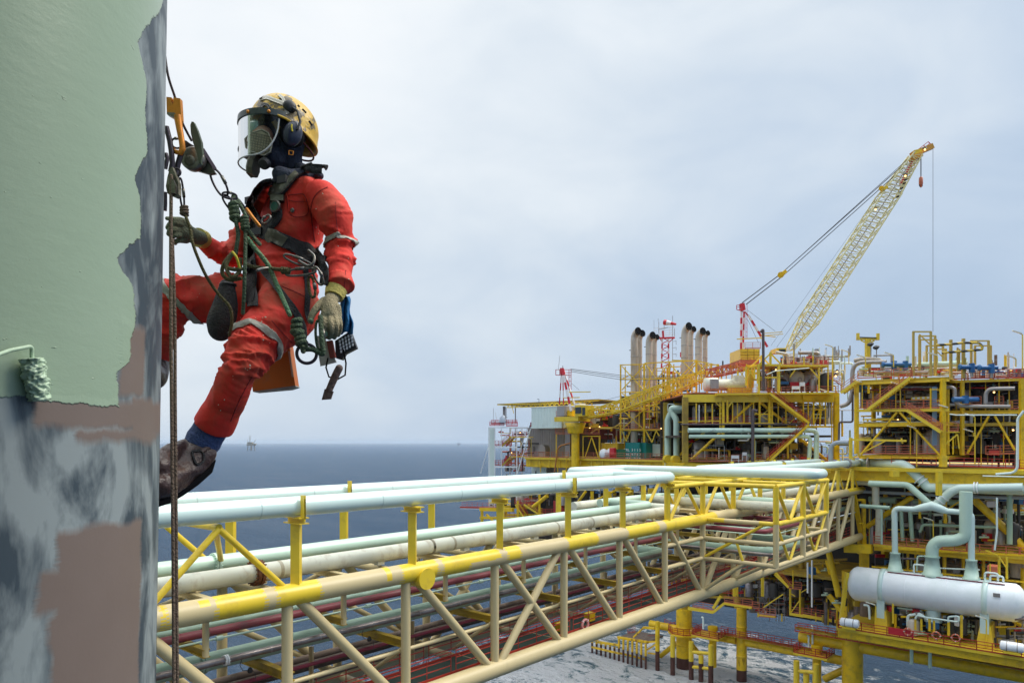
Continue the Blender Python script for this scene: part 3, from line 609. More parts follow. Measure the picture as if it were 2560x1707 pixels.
pth('silver_pipe','silver corrugated pipe rising at the gap between the two modules','c5','M2',[1720,955,1800,930,1830,830,1835,545,2150,540],38,M['grey'],2,bend=1.5)
pth('silver_pipe','silver pipe level below the girder of the stair module','c5','M1',[1100,965,1680,955],24,M['grey'],5)
pth('grey_pipe','blue grey pipe elbow standing left of the yellow goal frame','c5','M2',[1632,1475,1632,1290,1800,1292],42,M['bgrey'],.5,bend=1.6)
pth('silver_pipe','fat silver pipe with a flared end above the top deck','c5','M1',[1330,455,1520,455,1520,520],34,M['grey'],2)
pth('silver_pipe','bent silver pipe just left of the boom foot','c5','M1',[1120,450,1230,470,1240,600],30,M['stack'],1)
pth('white_conduit','thin white pipe climbing left of the zigzag stairs','c5','M1',[402,1100,402,940],8,M['white'],-.3,n=8)
pth('white_conduit','long thin pale pipe slung across the top frame','c5','M1',[1030,660,1110,625,1430,597],10,M['pgreen'],-.8,n=8)
for x,lb in ((1330,'cream'),(1455,'brown')):
    c=A('c5',x,705,d=114); t=T('pressure_vessel',f'{lb} round vessel end under the top deck','tank',c); m_=MB(); m_.lathe(c,c+FWD,[(-.3,.3),(-.05,1.1),(.5,1.5),(5,1.5)],24); m_.build('shell',M['cream' if lb=='cream' else 'stack'],t)
    m_=MB(); m_.lathe(c,c-FWD,[(0,.25),(.5,.25),(.5,.34),(.62,.34)],14); m_.build('nozzle',M['grey'],t)
c=A('c5',455,815,d=114); t=T('cooler_unit','cream cylindrical cooler with grey boxes on the upper deck','machine',c); m_=MB(); m_.lathe(c+UP*1.1,c+UP*1.1+RGT,[(0,.2),(0,1.1),(2,1.15),(2.2,.9),(6.5,.9),(6.5,.2)],20); m_.build('drum',M['cream'],t)
m_=MB(); m_.box(c+UP*1.1+RGT*1.2-FWD*1.1,(1.3,.8,1.5),rot=ANG); m_.build('side_cabinet',M['grey'],t); m_=MB(); m_.box(c+UP*1.6+RGT*5.4,(1.5,1.5,1.9),rot=ANG); m_.build('end_cabinet',M['cream'],t)
t,m_,g=boxth('yellow_skip','long yellow ribbed skip on the upper deck gallery','skip','c5','M1',690,783,895,822,1.6,M['yelb'],1)
m_.build('body',M['yelb'],t); m_=MB()
for i in range(9): m_.box(g[0]+g[1]*(g[3]*i/8)-g[2]*.06+UP*g[4]/2,(.1,.1,g[4]),ax=(g[1],g[2],UP))
for k in range(3): m_.box(g[0]+g[1]*g[3]/2-g[2]*.04+UP*g[4]*k/2,(g[3],.07,.08),ax=(g[1],g[2],UP))
m_.build('ribs',M['yel'],t)
for i,(x0,y0,x1,y1,lb) in enumerate(((915,742,952,768,'left of the top frame'),(1268,765,1345,795,'behind the upper rail'),(1340,728,1390,765,'above the long rail'),(703,1410,775,1440,'on the main deck rail'),(806,1382,850,1410,'on two legs over the main deck rail'))):
    t,m_,g=boxth('notice_board',f'small blank white notice board {lb}','sign','c5','M1',x0,y0,x1,y1,.06,M['sboard'],-.5); m_.build('panel',M['sboard'],t); m_=MB()
    for k in (.05,.95): m_.beam(g[0]+g[1]*g[3]*k+g[2]*.05,g[0]+g[1]*g[3]*k+g[2]*.05-UP*.9,.06)
    m_.build('legs',M['white'],t)
lamp('c5','M1',922,1470,'yellow pole lamp at the foot of the lower zigzag stair',3.6)
for x,y,h_,lb in ((1650,500,1.6,'left of two above the top deck rails'),(1800,560,1.8,'right of two between the modules'),(1600,880,1,'under the gallery end')): lamp('c5','M1',x,y,f'tube lamp on a bent pole, {lb}',h_)
for x,y,lb in ((1690,632,'upper of two between the modules'),(1676,674,'lower of two between the modules'),(1420,1290,'behind the long mint pipes'),(1118,612,'by the top frame')): glow('c5','M1',x,y,f'small lit floodlight {lb}',-.4)
# ---------------------------------------------------------------- MODULE 2
m2=T('process_module','yellow process module with crossed stairs and a deck of goal-post frames on its roof','module',A('c6',680,1340,s=106))
zt,zm=8.5,2.7
def cut2(x0,x1,z,pl='M2'): 
    P=PL[pl]; return zfix([A('c6',x0,800,**P),A('c6',x1,800,**P)],z)
slab(m2,'top_deck',M['yelb'],cut2(270,1118,8.55),BR*26,.3); slab(m2,'middle_deck',M['yel'],cut2(270,1118,zm),BR*24,.5)
slab(m2,'lower_deck',M['yel'],cut2(310,1118,-1.75),BR*24,.45)
slab(m2,'main_deck',M['yelb'],zfix([A('c6',-280,800,s=105),A('c6',1900,800,s=105)],-3.4),BR*36,.5)
slab(m2,'main_deck_girder',M['yel'],zfix([A('c6',-280,800,s=105.8),A('c6',1900,800,s=105.8)],-3.95),BR*34,1.4)
slab(m2,'dark_backing',M['dbrown'],cut2(270,1800,8.1),V((0,.4,0)),11);  # added dark sheet, stops light coming through the module
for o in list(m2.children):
    if o.name.startswith('dark_backing'): o.location=(0,16,0)
members(m2,'column',M['yel'],'c6','M2','290 690 290 1335 30;1061 660 1061 1345 36','b',(0,9,15))
members(m2,'column_foot',M['yelb'],'c6','M2','1061 1345 1061 1450 48','b')
members(m2,'top_girder',M['yelb'],'c6','M2','270 702 1118 668 40','i')
members(m2,'middle_girder',M['yelb'],'c6','M2','270 950 1118 943 24','b'); members(m2,'lower_girder',M['yel'],'c6','M2','320 1362 1075 1360 30','i')
members(m2,'brace',M['yel'],'c6','M2','650 965 330 1340 20;675 965 1030 1345 20','t',(0,8))
members(m2,'brace',M['yelb'],'c6','M2','548 1218 250 1370 11;1190 1160 1085 1245 12;1190 1160 1205 1290 8','b')
members(m2,'post',M['yel'],'c6','M2','398 720 398 795 16;1110 960 1110 1260 9;950 750 950 960 10;1150 1180 1150 1340 8;340 740 340 930 6;1035 740 1035 1060 8;770 960 770 1340 6;500 720 500 930 6;640 720 640 930 6','b',(0,5))
members(m2,'cross_beam',M['yel'],'c6','M2','345 1028 620 1022 12;950 760 1040 762 8;960 1055 1045 1058 7;960 1105 1045 1108 7;300 1190 420 1190 6;1000 860 1060 860 6','b',(0,4))
members(m2,'goal_frame',M['yelb'],'c6','M2','238 1190 238 1380 22;250 1207 735 1217 17;690 1195 700 1240 10','b',(-2.2,))
rails(m2,M['ored'],'c6','M2','272 930 380 928;385 928 605 930;605 932 730 930;735 928 885 928;890 928 1040 925;340 1335 550 1335;550 1335 790 1335;790 1335 1050 1335;1045 1132 1195 1132;300 665 440 660;440 660 600 650;620 650 780 645;780 643 960 643')
rails(m2,M['red'],'c6','M2','600 1420 760 1425;760 1425 1000 1435;1120 1445 1380 1452;1380 1452 1740 1465;1740 1465 1900 1470')
stair(m2,'c6','M2',(390,940,770,655),M['yelb'],M['ored']); stair(m2,'c6','M2',(1040,1140,735,945),M['yelb'],M['ored']); stair(m2,'c6','M2',(150,790,290,690),M['yelb'],M['ored'])
members(m2,'landing',M['yelb'],'c6','M2','1030 1140 1198 1140 10','b',(0,1.2))
m_=MB(); p0=A('c6',985,740,s=106.5);p1=A('c6',985,1265,s=106.5); m_.beam(p0-RGT*.25,p1-RGT*.25,.08);m_.beam(p0+RGT*.25,p1+RGT*.25,.08)
for i in range(50): m_.beam(p0.lerp(p1,i/50)-RGT*.25,p0.lerp(p1,i/50)+RGT*.25,.06,.14)
m_.build('cable_ladder',mat('pale_blue_ladder',(.25,.42,.6),.5),m2)
clutter('c6','M2',320,720,1030,930,'machinery_skid','pipes and ducts on the middle deck behind the crossed stairs',95,(2,12))
clutter('c6','M2',320,985,1030,1330,'machinery_skid','tanks and pumps behind the large V brace',100,(2,12))
# top of module 2
RT=T('roof_frames','tan goal-post frames in two staggered rows on the module roof','frame',A('c6',1000,640,s=106))
def goal(x0,x1,yt_,yb,o,w_=17):
    members(RT,'frame_post',M['tanb'],'c6','M2',f'{x0} {yt_} {x0} {yb} {w_};{x1} {yt_} {x1} {yb} {w_}','b',(o,)); members(RT,'frame_beam',M['tanb'],'c6','M2',f'{x0-w_/2} {yt_} {x1+w_/2} {yt_} {w_*.8}','b',(o,))
M['tanb']=mat('tan_yellow_frame_paint',(.50,.36,.08),.5,var=.1)
for x0,x1,yt_,yb,o in ((796,952,247,640,0),(850,990,285,640,3),(855,1000,318,640,5),(915,1060,372,640,7),(950,1085,402,640,9),(1312,1466,328,600,4),(1345,1485,372,600,7)): goal(x0,x1,yt_,yb,o,16)
members(RT,'frame_post',M['tanb'],'c6','M2','1130 318 1130 660 20;1242 308 1242 660 22;1190 388 1190 600 12;995 440 995 640 14;1205 400 1205 560 12;1258 480 1258 600 14','b',(2,))
members(RT,'frame_brace',M['tanb'],'c6','M2','850 270 940 355 12;1010 425 1050 465 10','b',(1,))
hz=bpy.data.materials.new('hazard_stripe_paint'); hz.use_nodes=True; n_=hz.node_tree; wv=n_.nodes.new('ShaderNodeTexWave'); wv.inputs['Scale'].default_value=.45; wv.bands_direction='DIAGONAL'; cr_=n_.nodes.new('ShaderNodeValToRGB'); cr_.color_ramp.interpolation='CONSTANT'; cr_.color_ramp.elements[0].color=(.02,.02,.02,1); cr_.color_ramp.elements[1].color=(.6,.42,.05,1); cr_.color_ramp.elements[1].position=.5
tc_=n_.nodes.new('ShaderNodeTexCoord'); n_.links.new(tc_.outputs['Object'],wv.inputs[0]); n_.links.new(wv.outputs[1],cr_.inputs[0]); n_.links.new(cr_.outputs[0],n_.nodes['Principled BSDF'].inputs[0])
m_=MB(); m_.pipe(pcrop('c6','M2',[1000,366,1130,358,1240,345,1385,345,1410,378,1410,405,1240,420,1050,435],1),.16,.6,8); m_.build('striped_rail',hz,RT)
st=T('crane_boom_rest','yellow Y shaped boom rest standing on the module roof','frame',A('c6',390,650,s=110))
members(st,'pedestal',M['yelb'],'c6','M2','391 320 391 600 40','b',(4,)); members(st,'cradle',M['yelb'],'c6','M2','290 312 492 312 20;302 260 302 322 22;480 262 480 322 22;330 325 375 345 12;450 325 405 345 12','b',(4,)); members(st,'cradle_pad',M['dark'],'c6','M2','318 296 468 300 8','b',(3.8,))
for x,lb in ((418,'touching the boom rest'),(468,'right of the boom rest')):
    p=A('c6',x,400 if x>430 else 372,s=109); t=T('floodlight',f'black floodlight on a short stalk {lb}','lamp',p); m_=MB(); m_.lathe(p,p+V((0,-.5,.5)),[(0,.2),(.3,.45),(.5,.2)],12); m_.build('head',M['black'],t); m_=MB(); m_.beam(p,p-UP*2.2,.1); m_.build('stalk',M['grey'],t)
pth('silver_pipe','large silver pipe arching over the left end of the module roof','c6','M2',[270,505,330,490,480,490,520,520,522,590],36,M['stack'],3,bend=1.8)
pth('silver_pipe','long silver pipe lying along the module roof rail','c6','M2',[450,608,930,608],28,M['grey'],2)
pth('mint_vessel','long pale mint vessel lying behind the goal-post frames','c6','M2',[830,545,1280,528],50,M['mint'],6)
pth('silver_pipe','silver pipe with joints behind the goal-post frames','c6','M2',[900,580,1240,575],24,M['stack'],4)
pth('dark_bracket','dark square pipe bracket on the module roof','c6','M2',[442,460,600,455,600,530],14,M['grey'],3,bend=.2,n=8)
for x,y,lb in ((600,540,'left on the module roof'),(700,540,'middle of the module roof'),(1290,562,'between the goal frames and the right roof'),(1465,568,'under the right goal frame')):
    p=A('c6',x,y,s=108); t=T('valve_actuator',f'blue valve actuator {lb}','valve',p); m_=MB(); m_.tube(p-RGT*1.1,p+RGT*1.1,.3,n=12); m_.tube(p+RGT*.4-UP*.7,p+RGT*.4+UP*.5,.35,n=12); m_.lathe(p-RGT*1.3,p,[(0,.2),(.1,.42),(.2,.42)],12); m_.build('body',M['blue'],t); m_=MB(); m_.tube(p+RGT*.4-UP*.7,p+RGT*.4-UP*1.3,.18,n=8); m_.build('stem',M['grey'],t)
clutter('c6','M2',300,560,1080,640,'machinery_skid','low pipes and valves packed along the module roof',70,(2,9),('grey','white','stack','grey','mint','yel','brown'))
pth('red_pipe','long dark red pipe under the module roof girder','c6','M2',[410,765,940,758],14,M['maroon'],2)
pth('silver_pipe','grey pipe under the module roof girder bending into the cable ladder','c6','M2',[520,742,960,738],12,M['bgrey'],1.5)
pth('white_conduit','thin pale line across the V brace','c6','M2',[310,1050,960,1050],9,M['pgreen'],.8,n=8)
pth('silver_pipe','horizontal silver exchanger behind the V brace','c6','M2',[350,1190,700,1192],22,M['grey'],4)
t,m_,g=boxth('window_panel','yellow panel with small white panes on the middle deck','panel','c6','M2',775,825,955,855,.4,M['yelb'],1.5); m_.build('frame',M['yelb'],t)
for k in range(4):
    m_=MB(); m_.box(g[0]+g[1]*g[3]*(.14+.24*k)-g[2]*.05+UP*g[4]*.5,(g[3]*.12,.06,g[4]*.5),ax=(g[1],g[2],UP)); m_.build('pane',M['white'],t)
for x,y,h_,lb in ((340,870,2.6,'left on the middle deck'),(680,925,3,'by the crossing of the stairs'),(826,1450,5,'standing on the main deck before the V brace'),(1110,1000,1,'on the right column'),(370,560,1.2,'on the roof, left end'),(620,560,1.5,'on the roof, centre'),(1010,520,.8,'before the goal frames'),(1345,1430,6,'right of the green column')): lamp('c6','M2',x,y,f'tube lamp {lb}',h_)
for x,y,lb in ((658,1030,'at the top of the V brace'),(1515,785,'inside the right module'),(1685,1122,'behind the right V brace'),(105,640,'between the modules')): glow('c6','M2',x,y,f'lit round floodlight {lb}')
# ---------------------------------------------------------------- MODULE 3 (right edge)
m3=T('process_module','yellow module cut by the right photo edge with silver pipe loops','module',A('c6',1500,1340,s=109))
slab(m3,'top_deck',M['ored'],cut2(1110,2100,8.2,'M3'),BR*24,.15); members(m3,'top_girder',M['yelb'],'c6','M3','1120 692 1782 672 22;1782 672 2100 664 22','i')
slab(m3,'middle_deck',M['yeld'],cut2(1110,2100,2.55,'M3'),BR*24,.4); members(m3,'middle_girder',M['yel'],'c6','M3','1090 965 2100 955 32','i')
members(m3,'column',M['yel'],'c6','M3','1232 690 1232 1345 26;1762 670 1762 1480 34;1102 720 1102 1340 22','b',(0,9))
members(m3,'brace',M['yel'],'c6','M3','1470 995 1278 1330 20;1520 995 1700 1300 20','t',(0,8))
members(m3,'post',M['yel'],'c6','M3','1180 700 1180 950 6;1300 700 1300 950 6;1440 690 1440 950 6;1560 690 1560 950 8;1650 690 1650 950 6;1400 990 1400 1440 6;1600 990 1600 1440 6','b',(1,6))
rails(m3,M['red'],'c6','M3','1130 672 1260 668;1260 668 1520 662;1520 662 1782 655;1782 655 2000 648')
rails(m3,M['ored'],'c6','M3','1660 935 1740 933;1260 900 1400 898;1220 1340 1340 1340;1440 1340 1700 1335;1520 900 1600 900')
clutter('c6','M3',1140,710,1740,930,'machinery_skid','pipes and valves on the middle deck at the right edge',80,(2,10))
clutter('c6','M3',1140,1010,1740,1330,'machinery_skid','silver columns and pumps behind the right V brace',95,(2,10))
clutter('c6','M3',1300,590,2000,655,'machinery_skid','row of relief valves behind the red roof rail',70,(1,6),('white','grey','brown','stack','grey','yel','cream'))
pth('silver_pipe','silver pipe dropping in an S from the roof girder to the right module','c6','M2',[1080,742,1165,742,1165,910,1660,912],34,M['grey'],1.5,bend=1.3)
pth('silver_pipe','silver hooked pipe on the middle deck at the right','c6','M2',[1440,890,1440,755,1700,752],36,M['grey'],2,bend=1.2)
pth('red_pipe','thin red fire main under the right roof girder','c6','M3',[1170,748,1560,745],12,M['redb'],2)
pth('white_conduit','long white line leading to the right edge riser','c6','M2',[1120,980,1180,988,1720,988],11,M['pgreen'],-.8,n=8)
pth('white_riser','pale pipe with elbows dropping at the right photo edge','c6','M2',[1782,950,1725,1020,1722,1500,1530,1515],22,M['pgreen'],-1.5,bend=1)
for x,y,lb in ((1260,850,'large, between the silver pipes'),):
    p=A('c6',x,y,s=107); t=T('valve_actuator',f'blue valve actuator, {lb}','valve',p); m_=MB(); m_.tube(p-RGT*1.6,p+RGT*1.6,.35,n=12); m_.lathe(p-UP*.5,p+UP,[(0,.4),(1,.4)],12); m_.build('body',M['blue'],t)
lamp('c6','M3',1768,590,'tall thin flare lamp mast at the right photo edge',4.5); lamp('c6','M3',1710,560,'bright tube lamp at the right photo edge',1); lamp('c6','M3',1330,1180,'angled tube lamp before the right V brace',.5)
t,m_,g=boxth('hose_crate','dark crate of red hoses on the main deck under the right brace','crate','c6','M3',1470,1300,1560,1345,2,M['redb'],1); m_.build('body',M['redb'],t); m_=MB(); m_.box(g[0]+g[1]*g[3]/2+g[2]*1+UP*(g[4]+.05),(g[3]*1.04,2.1,.1),ax=(g[1],g[2],UP)); m_.build('lid',M['dark'],t)
# ================================================================ LEFT WING
lw=T('process_module','long low left wing of the platform with an open yellow deck behind red rails','module',A('c4',1200,1440,s=113))
f0=zfix([A('c4',490,1400,s=113),A('c4',1960,1400,s=113)],-3.13)
slab(lw,'main_deck',M['yelb'],f0,BR*40,.35); slab(lw,'main_deck_girder',M['yel'],[p+V((0,.5,-.35)) for p in f0],BR*38,1.6)
for i in range(14):
    p=f0[0].lerp(f0[1],(i+.5)/14)+V((0,.2,0)); MB().beam(p-UP*.3,p-UP*2,.15).build('girder_rib',M['yelb'],lw)
rails(lw,M['ored'],'c4','L','500 1428 620 1428;620 1428 720 1430;740 1430 900 1433;1000 1436 1200 1440;1200 1440 1420 1445;1420 1445 1600 1450;1600 1450 1790 1455')
f1=zfix([A('c4',780,1210,s=114),A('c4',1190,1210,s=114)],3.1); slab(lw,'mezzanine_deck',M['yelb'],f1,BR*7,.2)
rails(lw,M['ored'],'c4','L','780 1212 920 1212;1000 1212 1190 1212')
members(lw,'post',M['yel'],'c4','L','786 1215 786 1435 9;1036 1225 1036 1440 9;1188 1225 1188 1440 9;800 1440 800 1568 9;880 1440 880 1568 8;640 1490 640 1568 8','b',(0,6))
members(lw,'brace',M['yel'],'c4','L','1117 1240 1055 1430 7;1117 1240 1180 1430 7;1036 1232 1190 1232 8','b')
members(lw,'cladding_wall',M['gpan'],'c4','L','700 1165 700 1165.1 1','b')
def wall(th,name,mt,crop,pl,x0,y0,x1,y1,off,t=.3,ribs=0,rm=None):
    P=bk(pl,off); a=A(crop,x0,y1,**P);b=A(crop,x1,y1,**P);c=A(crop,x0,y0,**P); d=bdir(pl); m_=MB(); m_.prism([a,b,V((b.x,b.y,c.z)),c],d*t); 
    for i in range(ribs):
        p=a.lerp(b,(i+.5)/ribs); m_.beam(p,V((p.x,p.y,c.z)),.25,.12,up=(0,1,0))
    return m_.build(name,mt,th)
wall(lw,'cladding_wall',M['gpan'],'c4','L',520,1160,860,1425,7,.3,16); wall(lw,'cladding_wall',M['gpan'],'c4','L',560,1445,900,1700,5,.3)
wall(lw,'cladding_wall',mat('dark_red_wall',(.16,.025,.025),.7,var=.3),'c4','L',1080,1030,1400,1260,16,.3)
wall(lw,'cladding_wall',M['dbrown'],'c4','L',860,1160,1980,1430,18,.3)  # dark backing sheet added to block light behind the wing deck
wall(lw,'cladding_wall',M['dbrown'],'c4','L2',1390,860,2200,1300,14,.3)  # dark backing sheet added behind the exhaust frame to block light
wall(lw,'cladding_wall',M['pgreen'],'c4','L',1625,1305,1800,1420,5,.3,5)
wall(lw,'under_deck_wall',M['pgreen'],'c4','L',555,1470,690,1750,3,.3,4)
members(lw,'lower_girder',M['yel'],'c4','L','900 1500 1960 1510 60','b',(6,))
# lower boat deck below the wing (seen left of the bridge)
members(lw,'lower_deck',M['yel'],'b2','L','520 445 730 450 22;520 500 1080 505 16','b',(0,8)); members(lw,'lower_deck_edge',M['red'],'b2','L','390 432 640 438 10','b'); members(lw,'lower_deck_edge',M['white'],'b2','L','392 440 640 446 6','b')
members(lw,'leg_stub',M['yel'],'b2','L','530 450 530 640 18;760 390 760 560 14;1240 330 1240 560 20;900 330 900 560 14;1350 330 1350 700 30;1620 310 1620 600 34','b',(0,8))
members(lw,'brace',M['yel'],'b2','L','1200 330 1080 500 18;1380 330 1200 420 14;950 360 860 430 26;560 480 720 640 16;1500 330 1350 420 14','t',(0,))
stair(lw,'b2','L',(800,500,745,415),M['yelb'],M['red']); stair(lw,'b2','L',(900,480,800,415),M['yelb'],M['red'])
rails(lw,M['red'],'b2','L','740 410 900 410;900 480 1060 478;640 500 740 500;400 432 640 438')
wall(lw,'under_deck_wall',mat('red_hut_paint',(.35,.03,.03),.6),'b2','L',990,390,1050,480,1,.4); wall(lw,'under_deck_wall',M['dbrown'],'b2','L',760,300,2300,700,14,.4)  # brown sheet added as dark backing under the wing
clutter('b2','L',560,230,1700,420,'machinery_skid','tanks and pipes under the left wing deck',120,(1,10))
clutter('c4','L',1210,1060,1780,1430,'machinery_skid','dark tanks and pipes behind the containers on the left wing',90,(7,15))
clutter('c4','L2',1400,600,2150,1280,'machinery_skid','yellow and brown pipework inside the exhaust frame',110,(1,10),('yel','yeld','brown','stack','dark','yel','dark','ored','yelb'))
clutter('c4','L',560,1000,1380,1150,'machinery_skid','pipework under the helideck edge',60,(4,10),('redb','dark','yel','grey','yeld','brown'))
for x,y,h_,lb in ((552,1430,3.8,'left end of the left wing'),): lamp('c4','L',x,y,f'tube lamp at the {lb}',h_)
for x,y,lb in ((1765,1160,'beside the two mint risers'),(450,1200,'in the stair tower, upper'),(370,1385,'in the stair tower, lower'),(1100,1155,'under the small crane cab'),(1190,1143,'right of the small crane pedestal')): glow('c4','L',x,y,f'warm floodlight {lb}',1)
# helideck
hd=T('helideck','thin yellow truss helideck at the far left top of the platform','helideck',A('c4',600,930,s=122))
P=dict(s=117); a=[A('c4',235,938,s=117),A('c4',1180,893,s=117),A('c4',1380,905,s=117)]
a=[V((p.x,p.y,H+8.7)) for p in a]; m_=MB(); m_.prism([a[0],a[1],a[1]+BR*12,a[0]+BR*12],UP*-.25); m_.build('landing_deck',M['yeld'],hd)
members(hd,'truss_chord',M['yelb'],'c4','L','240 940 860 925 7;330 965 860 950 9;860 925 1180 900 8;900 940 1380 965 12;1060 985 1380 990 14','b',(4,))
members(hd,'truss_web',M['yel'],'c4','L',';'.join(f'{330+i*44} {962-i*1.5} {352+i*44} {936-i*1.5} 5;{352+i*44} {936-i*1.5} {374+i*44} {961-i*1.5} 5' for i in range(18)),'b',(4,))
members(hd,'support_leg',M['yel'],'c4','L','375 960 390 1020 6;1120 920 1120 1000 9;1010 960 1010 1010 9','b',(4,)); members(hd,'support_leg',M['gpan'],'c4','L','300 955 300 1100 26;405 955 405 1110 10;318 960 318 1110 7','b',(5,))
members(hd,'light_post',M['black'],'c4','L','625 920 625 885 4;625 887 608 887 4','b',(3,))
# pale green control room box and stair tower
cb=T('control_cabin','large pale green corrugated box standing on the grey wall of the left wing','cabin',A('c4',550,1160,s=113))
c0=A('c4',555,1160,s=113); l_=A('c4',425,1150,s=113); zt_=A('c4',555,968,s=113).z
m_=MB(); wl=6.0; rl=(A('c4',838,1163,s=113)-c0).length
m_.box(c0+V((rl/2,wl/2,(zt_-c0.z)/2)),(rl,wl,zt_-c0.z)); 
for i in range(20): p=c0+V((rl*(i+.5)/20,-.03,0)); m_.beam(p,V((p.x,p.y,zt_)),.3,.08,up=(0,1,0))
for i in range(10): p=c0+V((-.03,wl*(i+.5)/10,0)); m_.beam(p,V((p.x,p.y,zt_)),.3,.08,up=(1,0,0))
m_.build('wall',M['pgreen'],cb); m_=MB(); m_.box(c0+V((rl/2,wl/2,zt_-c0.z+.06)),(rl+.3,wl+.3,.14)); m_.build('roof',M['white'],cb)
tw=T('stair_tower','open white stair tower with three red railed flights at the far left of the platform','tower',A('c4',300,1560,s=115))
PL['TW']=dict(s=114.)
members(tw,'tower_column',M['white'],'c4','TW','212 1155 212 1900 9;418 1155 418 1900 9;160 1155 160 1900 10;275 1160 275 1800 7','b',(0,7))
wall(tw,'side_panel',M['pgreen'],'c4','TW',152,1155,212,1900,1,.2,5)
members(tw,'tower_beam',M['white'],'c4','TW','152 1152 518 1150 10;212 1335 418 1335 10;212 1518 418 1520 10;418 1242 516 1242 8;212 1700 418 1702 10','b',(0,7))
members(tw,'tower_brace',M['white'],'c4','TW','548 1160 425 1580 11;516 1160 440 1400 7;440 1150 516 1240 6;150 1340 80 1580 7','t',(0,))
members(tw,'tower_brace',M['white'],'c4','TW','230 1330 330 1210 6;230 1510 300 1420 6','t',(3,))
for y in (1335,1518): 
    stair(tw,'c4','TW',(280,y-10,360,y-90),M['yeld'],M['red']); 
    members(tw,'landing',M['yelb'],'c4','TW',f'350 {y-95} 515 {y-95} 8','b',(0,2)); rails(tw,M['red'],'c4','TW',f'215 {y-14} 280 {y-14};375 {y-97} 510 {y-97};285 {y-14} 370 {y-14}',1.1,1.2,.09)
rails(tw,M['redb'],'c4','TW','165 1135 300 1135;320 1140 425 1140;180 1120 420 1118',.9,1.3,.1)
members(tw,'antenna',M['grey'],'c4','TW','200 970 200 1100 3;215 1010 235 1090 2;260 1060 330 1055 5','b'); m_=MB(); p=A('c4',290,1105,s=114); m_.lathe(p,p+UP,[(0,1.0),(.8,.8),(1.6,.25)],14); m_.build('vent_hood',M['bgrey'],tw)
clutter('c4','TW',230,1180,500,1560,'machinery_skid','orange red fittings inside the white stair tower',36,(2,6),('redb','ored','ored','white','yel','dark'))
# horseshoe vents etc
for x,y0,y1,w_,lb in ((650,1310,1420,90,'left, on the open deck'),(890,1120,1420,60,'tall, behind the crane pedestal'),(835,1470,1620,80,'below the deck edge')):
    p=A('c4',x,y1,s=116); q_=A('c4',x,y0,s=116); r=px('c4',w_,140)/2; t=T('vent_duct',f'grey curved duct {lb}','duct',p)
    m_=MB(); m_.prism([p+V((r*math.cos(a),0,0))+UP*(q_.z-p.z-r+r*math.sin(a)) for a in [k*PI/10 for k in range(11)]]+[p-V((r,0,0)),p+V((r,0,0))],BR*1.6); m_.build('casing',M['grey'],t); m_=MB(); m_.box(p+V((0,-.05,(q_.z-p.z)*.35)),(r*1.6,.1,.12)); m_.build('band',M['dark'],t)
# containers
def container(nm,lb,x0,y0,x1,y1,dp,mt,off=1.5,text=False):
    t,m_,g=boxth(nm,lb,'container','c4','L',x0,y0,x1,y1,dp,mt,off); 
    n=max(4,int(g[3]/.35))
    for i in range(n): m_.box(g[0]+g[1]*(g[3]*(i+.5)/n)-g[2]*.03+UP*g[4]/2,(.14,.08,g[4]*.86),ax=(g[1],g[2],UP))
    m_.build('body',mt,t); m_=MB()
    for a,b in ((0,0),(1,0),(0,1),(1,1)): m_.beam(g[0]+g[1]*g[3]*a+g[2]*(g[5]*b-.02),g[0]+g[1]*g[3]*a+g[2]*(g[5]*b-.02)+UP*(g[4]+.05),.16)
    for z in (0,1):
        m_.beam(g[0]-g[2]*.04+UP*g[4]*z,g[0]+g[1]*g[3]-g[2]*.04+UP*g[4]*z,.14)
    m_.build('frame',mt,t)
    if text:
        # stencilled code letters as thin raised strokes
        cu=bpy.data.curves.new('lettering','FONT'); cu.body='CRL  3 1 1 5\nCRL  9 7 1 2\nMAX   7 1 8'; cu.size=.72; cu.space_line=1.15; cu.extrude=.004; cu.align_x='CENTER'
        cu.materials.append(M['white']); o_=bpy.data.objects.new('x',cu); COL.objects.link(o_); bpy.context.view_layer.update(); me_=bpy.data.meshes.new_from_object(o_.evaluated_get(bpy.context.evaluated_depsgraph_get())); bpy.data.objects.remove(o_); me_.name='lettering'; o=bpy.data.objects.new('lettering',me_); COL.objects.link(o); o.parent=t; o.location=g[0]+g[1]*g[3]*.5-g[2]*.12+UP*g[4]*.46-V(t['_o']); o.rotation_euler=(PI/2,0,0)
    return t
container('cargo_container','teal cargo container with white stencilled codes on the left wing deck',1437,1295,1560,1437,3,M['teal'],1.5,True)
container('cargo_container','second teal container, plain, touching the lettered one on its right',1568,1297,1622,1437,3,M['teal'],2.5)
container('cargo_container','short dark green container left of the lettered teal one',1340,1357,1428,1437,2.4,M['dgreen'],1.2)
container('storage_cabinet','plain yellow steel cabinet behind the white bags',1212,1300,1358,1405,2.4,M['yelb'],4)
p=A('c4',1262,1432,s=114); t=T('bulk_bag','lumpy white bulk bag beside the red drum','bag',p); m_=MB(); m_.sph(p+UP*.7+RGT*-.7,(1.0,.8,1.0),12,8); m_.sph(p+UP*.7+RGT*.6,(1.0,.8,1.1),12,8); m_.build('sack',M['white'],t)
p=A('c4',1315,1432,s=114); t=T('oil_drum','red drum between the white bag and the green container','drum',p); m_=MB(); m_.lathe(p,p+UP,[(0,.7),(.6,.7),(.62,.76),(.68,.7),(1.5,.7),(1.8,.66)],16); m_.build('drum_shell',M['redb'],t); m_=MB(); m_.lathe(p+UP*1.8,p+UP*3,[(0,.6),(.12,.55),(.12,.1)],14); m_.build('lid',M['ored'],t)
